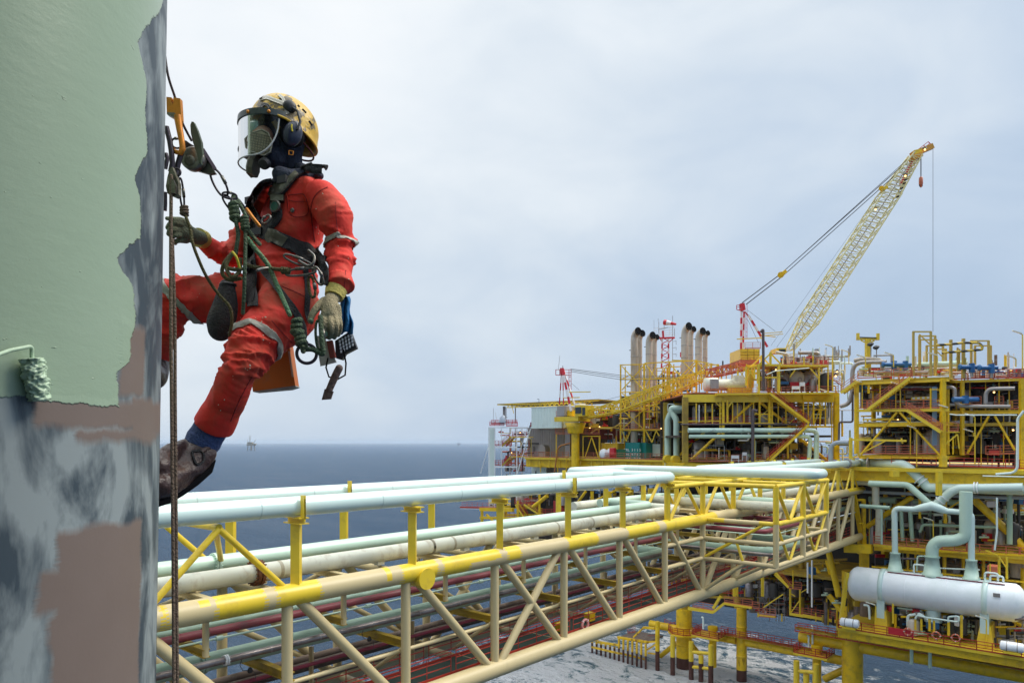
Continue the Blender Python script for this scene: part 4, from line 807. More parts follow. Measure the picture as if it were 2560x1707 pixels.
# two big mint risers
pth('mint_riser','left of two fat mint risers, bending behind its neighbour','c4','L',[1828,1700,1828,1090,1862,1000,1990,985],62,M['mint'],-1,bend=1.6,n=18,parts=[('clamp',lambda q:q.tube(A('c4',1815,1445,s=111.2),A('c4',1815,1445,s=111.2)+V((.9,-.8,0)),.75,n=16),M['yelb'])])
pth('mint_riser','right of two fat mint risers with an S bend to the left at its top','c4','L',[1908,1700,1908,1075,1862,1010,1862,970,1990,968],56,M['mint'],-3,bend=1.6,n=18,parts=[('clamp',lambda q:q.tube(A('c4',1885,1448,s=109.5),A('c4',1885,1448,s=109.5)+V((.9,-.8,0)),.7,n=16),M['yelb'])])
pth('white_conduit','thin white loop of pipe above the mint risers','c4','L',[1828,1000,1828,932,1885,932,1885,960],6,M['pgreen'],-3,n=8,bend=.2)
pth('orange_pipe','orange pipe curving down over the left wing deck edge','c4','L',[770,1568,800,1350,830,1320,915,1295],14,M['orange'],-.4,bend=1)
pth('orange_pipe','yellow ochre pipe sweeping from the crane to the exhaust frame','c4','L',[1110,1200,1180,1160,1300,1162,1400,1110],14,mat('ochre_hose',(.5,.32,.05),.5),1,bend=2)
# ---------------------------------------------------------------- exhaust frame and stacks
ef=T('exhaust_support_tower','open yellow lattice tower frame that holds the exhaust stacks','frame',A('c4',1600,1290,s=118))
PL['EX']=dict(s=116.)
members(ef,'column',M['yel'],'c4','EX','1387 566 1387 1290 13;1430 585 1430 980 9;1606 555 1606 1290 17;1842 540 1842 1290 13;1883 560 1883 1100 9;2095 525 2095 820 14;1725 600 1725 1100 8;1797 600 1797 1250 9;1560 560 1560 1160 7;1655 590 1655 1160 7','b',(0,9))
members(ef,'cross_beam',M['yel'],'c4','EX','1380 568 1630 562 9;1610 553 2100 525 10;1387 822 1610 820 8;1387 985 1610 985 9;1380 1172 1840 1172 9;1610 820 1960 850 7;1610 700 2095 690 7;1387 700 1610 700 6;1620 1000 1860 1020 8','b',(0,9))
members(ef,'brace',M['yelb'],'c4','EX','1400 800 1600 580 8;1400 580 1600 800 8;1400 830 1600 980 8;1400 985 1600 1165 7;1400 1165 1600 990 7;1615 800 1720 560 7;1620 560 1720 700 7;1730 700 1830 560 7;1850 560 1960 690 8;1975 690 2090 560 8;1850 820 1880 700 6;1615 985 1835 830 7;1615 1165 1680 1290 9;1680 1290 1720 1180 9;1720 1180 1780 1290 9;1780 1290 1840 1180 8;1400 1180 1440 1280 7;1440 1280 1480 1180 7;1650 880 1790 1010 7;1650 1010 1790 880 7','b',(0,))
members(ef,'brace',M['yel'],'c4','EX','1400 700 1600 590 7;1400 960 1600 830 7;1620 700 1830 820 7;1850 900 2090 700 7;1850 700 2090 820 7;1620 840 1830 980 7','b',(7,))
members(ef,'column',M['yelb'],'c5','EX','375 525 375 800 14;475 545 475 830 12;575 575 575 740 10;425 560 425 800 9;520 560 520 800 8','b',(0,6)); members(ef,'cross_beam',M['yelb'],'c5','EX','150 525 380 530 10;380 530 578 572 10;240 660 480 650 8;240 720 575 700 7','b',(0,))
members(ef,'brace',M['yelb'],'c5','EX','240 665 370 535 9;385 540 470 640 8;480 640 570 580 8;385 650 470 560 8;480 560 570 700 6;250 535 370 660 8','b',(0,))
rails(ef,M['ored'],'c4','EX','1390 1172 1600 1172;1620 1172 1800 1172;1400 1000 1600 1000')
slab(ef,'deck',M['yeld'],[A('c4',1385,1178,s=116.2),A('c4',1850,1178,s=116.2)],BR*9,.15); slab(ef,'deck',M['yeld'],[A('c4',1385,990,s=116.2),A('c4',1610,990,s=116.2)],BR*9,.15)
def stack_(crop,x,ytop,ybot,w_,off,lb):
    P=dict(s=116+off); p=A(crop,x,ybot,**P); e=A(crop,x,ytop,**P); r=px(crop,w_,depth(p))/2
    t=T('exhaust_stack',lb,'exhaust stack',p,'exhaust stacks with cut black mouths'); d=(RGT*.52-FWD*.84+UP*.12).normalized()
    m_=MB(); m_.rings([p,e-UP*r*2.0,e-UP*r*1.2+d*r*.12,e-UP*r*.5+d*r*.5,e-UP*r*.15+d*r*1.0,e+d*r*1.7],[r,r,r,r,r,r*1.02],22,cap=False); m_.build('flue',M['stack'],t)
    m_=MB(); m_.lathe(e+d*r*1.5,e+d*9,[(0,r*1.12),(r*.3,r*1.16)],22,cap=False); m_.lathe(e+d*r*1.72,e+d*9,[(0,r*1.14),(.02,.01)],22,cap=False); m_.build('mouth',M['mblack'],t)  # plain black ring and disc close the flue end
    m_=MB(); z=p.z+(e.z-p.z)*.62
    for k in (.3,.62,.86):
        q=p.lerp(e-UP*2,k); m_.lathe(q,q+UP,[(0,r),(0,r*1.05),(.12,r*1.05),(.12,r)],22,cap=False)
    m_.build('stiffener_ring',M['grey'],t)
    m_=MB(); q=p.lerp(e,.84); m_.beam(q-RGT*(r+.3),q-RGT*r*.8,.12); m_.build('lug',M['dark'],t)
for cr_n,x,yt_,yb,w_,o,lb in (('c4',1560,285,1180,56,4,'first pair from the left, rear stack'),('c4',1514,268,1290,66,1,'first pair from the left, front stack'),('c4',1702,318,900,46,4,'second pair, rear stack right before the red mast'),('c4',1652,305,900,62,2,'second pair, front stack'),
    ('c4',2040,245,700,50,5,'third and tallest pair, rear stack'),('c4',1985,222,800,66,2,'third and tallest pair, front stack'),('c5',458,280,700,44,5,'rightmost pair, rear stack'),('c5',398,268,640,64,2,'rightmost pair, front stack')): stack_(cr_n,x,yt_,yb,w_,o,lb)
# ---------------------------------------------------------------- radio mast with wind sock
rm=T('radio_mast','red and white lattice radio mast with wind sock behind the exhaust stacks','mast',A('c4',1800,560,s=124)); PL['RM']=dict(s=126.)
bandm=mat('mast_white',(.72,.70,.70),.5)
for x0,x1 in ((1768,1775),(1835,1833)):
    for i in range(6): members(rm,'mast_leg',M['redb'] if i%2==0 else bandm,'c4','RM',f'{x0+(x1-x0)*i/6} {600-i*46} {x0+(x1-x0)*(i+1)/6} {600-(i+1)*46} 13','b',(0,))
members(rm,'mast_lacing',M['redb'],'c4','RM',';'.join(f'{1770} {590-i*55} {1834} {560-i*55} 6;{1834} {560-i*55} {1770} {535-i*55} 6' for i in range(5)),'b',(0,))
members(rm,'mast_platform',M['redb'],'c4','RM','1745 318 1890 314 16;1780 250 1785 310 16;1745 300 1770 350 6;1880 320 1835 360 6','b',(0,)); rails(rm,M['white'],'c4','RM','1700 300 1890 290',1.6,1.2,.08)
members(rm,'antenna',M['grey'],'c4','RM','1743 280 1743 165 4;1737 160 1737 135 3;1872 530 1872 110 4;1890 300 1890 230 4;1793 240 1793 165 4;1740 238 1830 218 5;1872 350 1905 345 3;1905 340 1905 380 3;1872 410 1905 405 3;1905 400 1905 430 3;1872 470 1905 465 3;1905 460 1905 490 3;1698 300 1698 150 2','b',(0,))
m_=MB(); p=A('c4',1795,170,s=126); q_=A('c4',1903,188,s=126); m_.rings([p,p.lerp(q_,.25),p.lerp(q_,.6),q_],[.55,.5,.34,.2],14,mfun=lambda i,k,v:[0,1,0][i]); m_.build('wind_sock',[M['redb'],bandm],rm)
members(rm,'warning_sign',M['redb'],'c4','RM','1947 450 1947 495 10','b')
# ---------------------------------------------------------------- small crane (left)
sc=T('pedestal_crane','small left pedestal crane, its long yellow boom lowered across the exhaust frame','crane',A('c4',960,1540,s=112)); 
members(sc,'pedestal',M['yel'],'c4','SC','965 1120 965 1620 76','t'); p=A('c4',965,1128,s=112); q=MB(); q.lathe(p-UP*1.6,p+UP*3,[(0,1.45),(1.0,1.7),(2.0,2.1),(2.0,.3)],28); q.build('slew_ring',M['yel'],sc)
q=MB(); z0=A('c4',900,1075,s=112); q.box(V((z0.x+.9,112,z0.z)),(5.8,4.0,.9)); q.build('slew_platform',M['yelb'],sc)
def cbox(th,nm,mt,crop,pl,x0,y0,x1,y1,dp,off=0,bev=0):
    P=bk(pl,off); a=A(crop,x0,y1,**P);b=A(crop,x1,y1,**P);c=A(crop,x0,y0,**P); d=bdir(pl); u=(b-a); w_=u.length; u.z=0;u.normalize(); m_=MB(); m_.box((a+b)/2+d*dp/2+UP*(c.z-a.z)/2,(w_,dp,c.z-a.z),ax=(u,d,UP)); return m_.build(nm,mt,th)
cbox(sc,'cab',M['yelb'],'c4','SC',960,948,1058,1045,3,-2.2); o=cbox(sc,'window',M['glass'],'c4','SC',963,962,1018,1020,.1,-2.32)
cbox(sc,'window',M['glass'],'c4','SC',1028,965,1054,1035,.1,-2.3); cbox(sc,'cab_roof_unit',M['white'],'c4','SC',950,925,1005,942,2,-1.5)
cbox(sc,'machinery_house',M['gpan'],'c4','SC',792,950,860,1045,3,-2); cbox(sc,'winch',M['yel'],'c4','SC',868,990,930,1045,2,-1); rails(sc,M['red'],'c4','SC','786 1050 850 1050;855 1050 955 1050')
def banded(th,nm,crop,pl,x0,y0,x1,y1,w_,n=6,off=0,st=0):
    for i in range(n):
        a=i/n;b=(i+1)/n; members(th,nm,M['redb'] if (i+st)%2==0 else bandm,crop,pl,f'{x0+(x1-x0)*a} {y0+(y1-y0)*a} {x0+(x1-x0)*b} {y0+(y1-y0)*b} {w_}','b',(off,))
banded(sc,'mast_leg','c4','SC',838,600,815,940,11,5); banded(sc,'mast_leg','c4','SC',845,600,855,940,10,5,1)
banded(sc,'mast_leg','c4','SC',840,600,925,1000,20,6,-1); banded(sc,'mast_leg','c4','SC',850,600,955,930,12,6,1.5)
members(sc,'mast_head',M['redb'],'c4','SC','838 598 840 655 34','b'); members(sc,'mast_platform',M['redb'],'c4','SC','782 612 782 662 6;782 662 925 664 6;782 612 925 612 5;818 612 818 662 5;925 612 925 800 5;905 612 905 800 5;880 640 925 640 5;905 680 925 680 4;905 720 925 720 4;905 760 925 760 4','b')
members(sc,'spreader_bar',M['yelb'],'c4','SC','905 822 1105 818 8;940 872 1005 870 7;850 875 1005 872 7','b',(-.5,)); members(sc,'antenna',M['grey'],'c4','SC','820 480 806 610 3;847 575 847 600 6','b')
def lattice(th,nm,up,lo,dp,mt,n,chord=.16,lace=.08,dirv=None):
    """box boom: up and lo = (start,end) centre lines of the top and bottom chords"""
    dv=dirv*dp/2; m_=MB(); Cn=[[up[0]-dv,up[1]-dv],[up[0]+dv,up[1]+dv],[lo[0]-dv,lo[1]-dv],[lo[0]+dv,lo[1]+dv]]
    for a,b in Cn: m_.beam(a,b,chord)
    m_.build(nm+'_chords',mt,th); m_=MB()
    for f,g in ((0,1),(2,3),(0,2),(1,3)):
        for i in range(n):
            a=Cn[f][0].lerp(Cn[f][1],i/n); b=Cn[g][0].lerp(Cn[g][1],(i+1)/n) ; c=Cn[g][0].lerp(Cn[g][1],i/n); m_.beam(a,c,lace)
            if i%2: m_.beam(a,b,lace)
            else: m_.beam(Cn[g][0].lerp(Cn[g][1],i/n),Cn[f][0].lerp(Cn[f][1],(i+1)/n),lace)
    return m_.build(nm+'_lacing',mt,th)
def B(crop,x,y,pl='SC',o=0): return A(crop,x,y,**bk(pl,o))
lattice(sc,'boom',(B('c4',1065,1010),B('c4',1390,905)),(B('c4',1065,1068),B('c4',1390,1000)),2.2,M['yelb'],9,.2,.1,V((0,1,0)))
lattice(sc,'boom',(B('c4',1390,905),B('c5',260,680)),(B('c4',1390,1000),B('c5',260,785)),2.2,M['yelb'],16,.2,.1,V((0,1,0)))
lattice(sc,'boom',(B('c5',260,680),B('c5',480,625)),(B('c5',260,785),B('c5',490,690)),2.0,M['yelb'],5,.2,.1,V((0,1,0)))
lattice(sc,'boom_tip',(B('c5',480,618),B('c5',800,545)),(B('c5',490,690),B('c5',828,612)),1.8,M['ored'],6,.2,.12,V((0,1,0)))
members(sc,'sheave_block',mat('boom_head_orange',(.6,.25,.02),.5),'c5','SC','680 590 760 582 34;770 600 822 600 30','b',(0,))
def cable(th,nm,pts,r=.035): 
    m_=MB(); m_.rings(pts,r,5); m_.build(nm,M['cable'],th)
for k,(y0,y1) in enumerate(((608,690),(618,705),(632,722))): cable(sc,'luffing_rope',[B('c4',920,y0-4),B('c4',1400,y0+58+k*8),B('c4',1960,y1-20)],.05)
cable(sc,'pendant',[B('c4',1240,895),B('c4',1400,855)],.03); cable(sc,'pendant',[B('c4',930,740),B('c4',1000,800)],.03)
# ---------------------------------------------------------------- big crane
bc=T('pedestal_crane','large crane with its pale yellow lattice boom raised high against the sky','crane',A('c5',880,760,d=124))
members(bc,'pedestal',M['yel'],'c5','CR','880 570 880 780 70','t'); cbox(bc,'machinery_house',M['yelb'],'c5','CR',787,418,968,518,6); 
for y0,y1 in ((445,448),(470,473)): cbox(bc,'panel_seam',M['yeld'],'c5','CR',787,y0,968,y1,.1,-.12)
for x in (855,915): cbox(bc,'panel_seam',M['yeld'],'c5','CR',x,418,x+3,518,.1,-.13)
cbox(bc,'slew_platform',M['ored'],'c5','CR',790,520,965,560,7); members(bc,'slew_support',M['yel'],'c5','CR','845 560 845 760 12;918 560 918 700 14;960 560 1000 600 8','b')
rails(bc,M['ored'],'c5','CR','830 418 975 415;795 560 960 560'); cbox(bc,'cab',M['yelb'],'c5','CR',1125,410,1215,450,3); cbox(bc,'window',M['glass'],'c5','CR',1150,422,1210,446,.1,-.12)
banded(bc,'mast_leg','c5','CR',797,70,793,418,17,6,0,1); banded(bc,'mast_leg','c5','CR',822,70,812,418,14,6,1); banded(bc,'mast_leg','c5','CR',862,105,1040,400,17,6,0,1)
members(bc,'mast_head',M['redb'],'c5','CR','800 -5 812 60 40','b'); members(bc,'mast_platform',M['redb'],'c5','CR','752 12 752 50 5;752 50 830 75 6;752 12 800 8 5;752 30 800 28 4;780 8 780 60 4;830 75 865 110 8;850 0 850 320 3;838 60 838 320 3;838 100 850 100 3;838 140 850 140 3;838 180 850 180 3;838 220 850 220 3;838 260 850 260 3;838 300 850 300 3','b')
members(bc,'spreader_bar',M['yelb'],'c5','CR','755 327 990 316 8;990 275 1180 260 6;1000 295 1185 280 6;980 290 1115 307 7','b',(-1,))
def Bc(x,y,o=0): return A('b6',x,y,d=124+o)
UPc=[(492,1400),(1095,440),(1240,250),(1318,152)]; LOc=[(515,1430),(1205,470),(1290,310),(1372,165)]
fy=[Bc(455,1500),Bc(490,1500)]
LOc=[(650,1340),(1225,440),(1292,310),(1372,168)]; UPc=[(560,1275),(1100,430),(1240,252),(1318,152)]
dvx=FWD
lattice(bc,'boom',(Bc(458,1500),Bc(560,1275)),(Bc(500,1500),Bc(650,1335)),1.8,M['boom'],6,.2,.09,dvx)
lattice(bc,'boom',(Bc(560,1275),Bc(1100,430)),(Bc(650,1335),Bc(1225,440)),2.6,M['boom'],26,.2,.09,dvx)
lattice(bc,'boom',(Bc(1100,430),Bc(1318,152)),(Bc(1225,440),Bc(1372,168)),2.0,M['boom'],10,.2,.09,dvx)
m_=MB(); m_.beam(Bc(470,1490),Bc(1330,180),.14,.14); m_.build('boom_walkway',mat('dull_purple_grey',(.30,.25,.28),.6),bc)
m_=MB(); m_.beam(Bc(1240,360),Bc(1330,190),.5,.25); m_.build('boom_head_plate',M['redb'],bc)
m_=MB(); m_.beam(Bc(1318,160),Bc(1460,100),.9,.9); m_.beam(Bc(1310,190),Bc(1380,160),1.2,.8); m_.build('boom_head',mat('weathered_orange_yellow',(.62,.30,.03),.5),bc)
m_=MB(); m_.beam(Bc(1330,150),Bc(1380,140),1,.9); m_.build('head_sheave',M['yelb'],bc)
m_=MB()
for p_,q_ in (((1340,140),(1432,68)),((1350,150),(1440,82)),((1432,68),(1466,100)),((1400,92),(1420,115)),((1370,115),(1385,140))): m_.beam(Bc(*p_),Bc(*q_),.1)
m_.build('head_rail',M['redb'],bc)
m_=MB(); m_.tube(Bc(1110,388,-.5),Bc(1110,388,.5),.45,n=10); m_.beam(Bc(1110,400,-1),Bc(1150,380,-1),.5); m_.build('boom_sheave',M['yel'],bc)
for x in (1222,1235,1248,1262,1276): 
    m_=MB(); y=440-(x-1222)*2.2; m_.beam(Bc(x,y),Bc(x+6,y+10),.5); m_.build('rope_roller',M['dark'],bc)
for x,y,lb in ((1410,122,'tip'),(1275,303,'upper boom'),(1070,533,'middle boom')):
    p=Bc(x,y,-1.0); t=T('floodlight',f'lit floodlight on the big crane boom, {lb}','lamp',p,'lights on the crane boom'); m_=MB(); m_.sph(p,.17,8,6); m_.build('bulb',M['lampy'],t); m_=MB(); m_.lathe(p+UP*.15,p+UP*2,[(0,.35),(.2,.3),(.3,.1)],8); m_.build('housing',M['black'],t)
for o,(a,b,c) in enumerate((((152,1175),(415,978),(1245,240)),((180,1185),(430,992),(1260,248)))):
    cable(bc,'luffing_rope',[Bc(*a),Bc(*b)],.09); cable(bc,'luffing_rope',[Bc(*b),Bc(*c)],.07)
cable(bc,'luffing_rope',[Bc(430,965),Bc(1310,170)],.05)
m_=MB(); m_.beam(Bc(412,988),Bc(452,957),.7,.6); m_.tube(Bc(418,983,-.5),Bc(418,983,.5),.55,n=12); m_.build('bridle_block',M['yel'],bc)
for a,b,r in (((190,1225),(380,1370),.03),((1090,430),(350,1470),.02),((1000,640),(390,1480),.025),((190,1290),(265,1450),.03)): cable(bc,'stay_rope',[Bc(*a),Bc(*b)],r)
cable(bc,'hoist_rope',[Bc(1382,170),Bc(1382,310)],.09); cable(bc,'hoist_rope',[Bc(1465,105),Bc(1465,1372)],.035)
hb=MB(); hb.lathe(Bc(1382,308),Bc(1382,600),[(0,.12),(.2,.32),(1.3,.34),(1.7,.2),(1.9,.1)],10); hb.build('hook_block',M['ored'],bc); hb=MB(); hb.torus(Bc(1382,368),FWD,.25,.09,16,6,arc=.75); hb.build('hook',M['black'],bc)
# ================================================================ vessel deck, under-deck structure and jacket
td=T('vessel_deck','lower yellow deck at the right carrying the big pale pressure vessel behind red rails','deck',A('b4',700,1330,s=98))
f2=zfix([A('b4',85,1200,s=98),A('b4',1700,1200,s=98)],-24.4); 
slab(td,'deck_plate',M['yelb'],f2,BR*16,.35); slab(td,'edge_girder',M['yel'],[p+V((0,.5,-.35)) for p in f2],BR*15,1.0)
for x0,x1 in ((95,250),(250,420),(420,590),(590,800),(800,1020),(1020,1230),(1230,1500)):
    a=V(A('b4',x0,1200,s=98));b=V(A('b4',x1,1200,s=98)); railing('railing',td,zfix([a,b],-24.4),M['red'],1.1,1.4,.08)
m_=MB(); a=zfix([A('b4',430,1200,s=98),A('b4',600,1200,s=98)],-24.3); m_.beam(a[0]-BR*.1+UP*.6,a[1]-BR*.1+UP*.6,.05,.9); m_.build('red_banner_panel',M['redb'],td)
vs=T('pressure_vessel','huge pale blue horizontal pressure vessel on two saddles at the right','tank',A('b4',720,970,s=102))
c0=A('b4',270,903,s=101.5); c1=A('b4',1215,1030,s=101.5); zc=(c0.z+c1.z)/2; c0.z=c1.z=zc; r=2.25; e0=c0-V((1.2,0,0)); Lv=(c1-c0).length+2.4
prof=[(-.95,.05),(-.9,.55),(-.7,1.15),(-.4,1.7),(-.1,2.05),(.25,r)]; prof+=[(Lv-.25,r)]+[(Lv-t_,q_) for t_,q_ in prof[::-1][1:]]
m_=MB(); m_.lathe(e0,c1,prof,40,cap=False); m_.build('shell',M['vessel'],vs)
for xx in (560,830,1180):
    p=A('b4',xx,930,s=101.5); p.z=zc; m_=MB(); m_.lathe(p,p+V((1,0,0)),[(0,r),(.01,r+.02),(.08,r+.02),(.09,r)],40,cap=False); m_.build('seam_ring',M['white'],vs)
m_=MB(); p=A('b4',1170,960,s=101.5); m_.box(V((p.x,101.5-r-.01,p.z)),(.7,.06,.45)); m_.build('name_plate',M['grey'],vs)
for xx in (385,1068):
    p=A('b4',xx,930,s=101.5); p.z=zc; m_=MB(); m_.lathe(p,p+V((1,0,0)),[(0,r),(0,r+.14),(.55,r+.14),(.55,r)],40,cap=False); m_.build('strap',M['pale'],vs)
    m_=MB(); m_.prism([p+V((0,-1.9,-1.3)),p+V((0,1.9,-1.3)),p+V((0,1.3,-4.6)),p+V((0,-1.3,-4.6))],V((.55,0,0))); m_.box(p+V((.27,-1.62,-1.7)),(.9,.3,5.4 if xx>500 else 5)); m_.build('saddle',M['pale'],vs)
    m_=MB(); b=V((p.x,p.y,H-24.4)); m_.prism([b+V((-.6,-1.9,0)),b+V((1.2,-1.9,0)),b+V((.9,-1.7,2.6)),b+V((-.2,-1.7,2.6))],V((0,3.4,0))); m_.build('saddle_base',M['yelb'],vs)
for xx,rb,rt in ((475,.95,.55),(722,1.15,.75),(985,.95,.55)):
    p=A('b4',xx,840,s=101.5); p.z=zc+r-.15; m_=MB(); m_.lathe(p,p+UP,[(0,rb),(.35,rb),(.35,rb*.86),(2.3,rt),(2.3,rt*1.15),(2.5,rt*1.15)],22); m_.build('nozzle',M['mint'],vs)
p=A('b4',728,1100,s=101.5); p.z=zc-r-1.4; m_=MB(); m_.lathe(p,p+UP,[(0,.9),(0,1.0),(.25,1.0),(.25,.85),(1.8,.85)],20); m_.build('manway',M['pale'],vs)
m_=MB()
for xx,h_ in ((600,1.2),(1075,1.1),(1110,.8)):
    p=A('b4',xx,845,s=101.5); p.z=zc+r-.1; m_.pipe([p,p+UP*h_,p+UP*h_+V((1.3,0,0)),p+V((1.3,0,.2))],.12,.3,8)
m_.build('instrument_line',M['pgreen'],vs)
m_=MB(); a=V(c0)+UP*(r-.1)+V((3,-.9,0)); b=V(c1)+UP*(r-.1)+V((0,-.9,0)); m_.beam(a,b,.12); m_.build('red_line',M['maroon'],vs)
GT='pale pipework over the pressure vessel'
def tk(*a,o=3.5): return pcrop('b4','TK',list(a),o)
def fl(p,q,w_): 
    def fn(m_): 
        for k in (0,1):
            P_=V(p).lerp(V(q),k); m_.lathe(P_,P_+(V(q)-V(p)),[(0,w_),(.12,w_)],22)
    return fn
P=tk(215,105,300,108,540,108,665,225,690,262,1500,285,o=8)
P0=W(VN,108.3,zU)
zq=P[1].z
pipe_thing('pale_header','thick pale header leaving the bridge flange, dropping and running off right',[P0]+P[2:],.62,M['pale'],1.8,22,GT,[('flange',fl(P[2]+V((-6.5,0,0)),P[2]+V((-4.6,0,0)),.85),M['grey']),('flange',fl(P[3]-V((.5,0,-.4)),P[3]-V((.1,0,0)),.85),M['white'])])
pipe_thing('pale_header','shorter pale pipe behind the header, angled down to a flange',tk(200,92,285,122,410,215,430,232,o=10),.5,M['mint'],1.2,18,GT)
pipe_thing('pale_header','mint pipe angling down to the vessel manifold',tk(300,235,560,245,720,385,o=7),.42,M['mint'],1.2,18,GT)
pipe_thing('pale_header','pale branch from the header bending down left to the manifold',tk(1330,262,900,268,850,290,740,385,o=6.5),.55,M['pale'],1.3,20,GT,[('flange',fl(*tk(805,325,780,348,o=6.5),.7),M['white']),('flange',fl(*tk(1030,265,1010,265,o=6.5),.75),M['white'])])
pipe_thing('manifold_pipe','pale manifold pipe feeding the vessel through two drop legs',tk(475,760,470,402,620,408,720,398,800,418,985,432,985,790,o=3.5),.36,M['pale'],.7,18,GT)
m_=MB(); q=tk(600,408,720,385,820,418); m_.rings([q[0],q[0].lerp(q[1],.5),q[1],q[1].lerp(q[2],.5),q[2]],[.36,.5,.62,.5,.36],18); o_=m_.build('swollen_manifold',M['pale'],None); o_['_o']=(0,0,0); tag(o_,'swollen pale centre piece of the manifold above the vessel','pipe fitting',GT)
pipe_thing('pale_header','fat mint pipe dropping from the header and hooking left to the centre nozzle',tk(948,290,948,590,880,615,760,620,722,660,722,745,o=3.5),.72,M['mint'],2.0,22,GT)
m2s=[('b4',[190,225,280,225,345,245,345,390,370,400,365,640],44,M['cream'],9,'cream pipe curling down from the bridge end','stained'),('b4',[250,290,1150,330,1400,330],22,M['bgrey'],10,'long blue grey pipe under the main deck','blue'),('b4',[240,385,440,398],26,M['green'],6,'short green pipe joining the manifold','green'),
 ('b4',[515,420,525,620],24,M['green'],10,'bent green pipe left of pair under deck',''),('b4',[575,420,590,620],26,M['green'],10,'bent green pipe right of pair under deck',''),('b4',[1240,300,1240,640],34,M['green'],10,'green vertical pipe at the right under the main deck',''),
 ('b4',[385,400,385,640],14,M['mint'],8,'thin mint vertical pipe left of the manifold',''),('b4',[1155,330,1155,560,1140,680],12,M['pgreen'],5,'thin white vertical pipe right of the manifold',''),('b4',[640,560,660,510,900,520,1150,528],20,M['green'],11,'green line running level behind the manifold',''),
 ('b4',[480,350,300,340],40,M['green'],12,'green pipe in shade under the deck left',''),('b4',[550,355,900,362],36,M['green'],12,'green pipe in shade under the deck right',''),('b4',[760,800,1040,812],10,M['pgreen'],6,'thin pale line above the vessel',''),
 ('b4',[560,1185,560,1115,640,1105,700,1150],18,M['pgreen'],2,'looping pale pipe under the vessel',''),('b4',[610,1140,620,1115,690,1130,900,1160,900,1120,830,1125,830,1160],12,M['pale'],1.4,'thin pale loop under the vessel at the centre',''),('b4',[490,1065,650,1085,650,1100],12,M['mint'],3,'thin mint line under the vessel left part',''),
 ('b4',[265,1045,300,1050,305,1140],14,M['pgreen'],2,'small pale bent pipe at the vessel left end',''),('b4',[585,1300,585,1440],22,M['mint'],3,'left of two mint drain pipes below the vessel deck',''),('b4',[708,1310,708,1465],22,M['mint'],3,'right of two mint drain pipes below the vessel deck',''),
 ('b4',[600,790,600,830],10,M['pgreen'],3,'stub pipe atop the vessel',''),('b4',[620,820,625,720,700,722],10,M['mint'],4,'small mint bend above the vessel',''),('b4',[1060,185,1336,192],8,M['pgreen'],2,'thin pale line below the main deck edge',''),('b4',[310,700,380,660,390,600],34,M['brown'],11,'brown elbow pipe by the bridge landing',''),
 ('b4',[500,735,690,742],14,M['insul'],5,'dark hose crossing behind the left nozzle',''),('b4',[760,770,1336,840],26,M['brown'],12,'dusty pipe running behind the vessel top','')]
for c_,pp,w_,mt,o_,lb,_ in m2s: pth('process_pipe',lb,c_,'TK',pp,w_,mt,o_,n=12)
members(td,'bracket',M['yelb'],'b4','TK','767 155 767 315 30;470 150 470 190 46;785 160 785 230 10','b',(5,))
# drums on deck corners
for x,y,lb in ((170,1165,'left corner'),(1255,1325,'right end')):
    p=A('b4',x,y,s=97.6); t=T('life_raft_canister',f'white life raft canister on the rail at the {lb} of the vessel deck','canister',p,); m_=MB(); m_.lathe(p-V((1.1,0,0)),p,[(0,.4),(.12,.55),(2.1,.55),(2.22,.4)],18); m_.build('canister_shell',M['white'],t); m_=MB(); m_.box(p-UP*.65,(1.6,.9,.25)); m_.build('cradle',M['yelb'],t)
    m_=MB()
    for k in (-.5,.5): m_.lathe(p+V((k,0,0)),p+V((k+1,0,0)),[(0,.57),(.08,.57)],18,cap=False)
    m_.build('strap',M['grey'],t)
for i,x in enumerate((560,750,880)):
    p=A('b4',x,1225+ (x-560)*.13,s=97.7); t=T('life_ring',('left','middle','right')[i]+' of the red life rings hung on the vessel deck rail','life ring',p); m_=MB(); m_.torus(p,(0,1,0),.42,.09,20,8); m_.build('ring',M['ored'],t); m_=MB()
    for k in range(4): m_.torus(p+V((math.cos(k*PI/2),0,math.sin(k*PI/2)))*.42,V((-math.sin(k*PI/2),0,math.cos(k*PI/2))),.1,.02,8,5)
    m_.build('band',M['white'],t)
# mezzanine decks and heavy bracing below modules 2 and 3
ud=T('under_deck_frame','heavy yellow framework with orange railed galleries between main deck and sea','frame',A('b4',800,700,s=106))
f3=zfix([A('b4',330,650,s=106),A('b4',1900,650,s=106)],-14.0); slab(ud,'gallery_deck',M['yelb'],f3,BR*20,.35); slab(ud,'gallery_girder',M['yel'],[p+V((0,.4,-.35)) for p in f3],BR*18,.6)
for i in range(9):
    a=f3[0].lerp(f3[1],i/9);b=f3[0].lerp(f3[1],(i+.96)/9); railing('railing',ud,[a,b],M['ored'],1.1,1.4,.08)
members(ud,'brace',M['yel'],'b4','M2','1000 340 1400 720 52;285 525 590 325 36;520 320 640 250 20','t',(3,)); members(ud,'brace',M['yel'],'b4','M2','830 405 920 345 10;0 560 100 990 40;1230 1120 1400 1230 40;30 980 130 1100 36','t',(2,))
members(ud,'column',M['yel'],'b4','M2','268 640 268 800 46;810 340 810 500 16;805 690 805 860 16;560 670 560 810 12;930 670 930 800 14;610 670 610 810 10;1065 700 1065 860 14;1220 720 1220 880 10;265 340 265 640 20;640 330 640 470 12;1330 800 1330 1400 20','b',(2,12))
members(ud,'landing_box',M['yel'],'b4','M2','140 665 320 672 56','b',(0,)); members(ud,'cross_beam',M['yel'],'b4','M2','390 668 1400 720 12;320 790 1400 900 10;200 345 270 345 14;235 500 265 500 8','b',(0,))
members(ud,'yellow_strut',M['yelb'],'b4','M2','155 830 110 1170 20','b',(-6,))
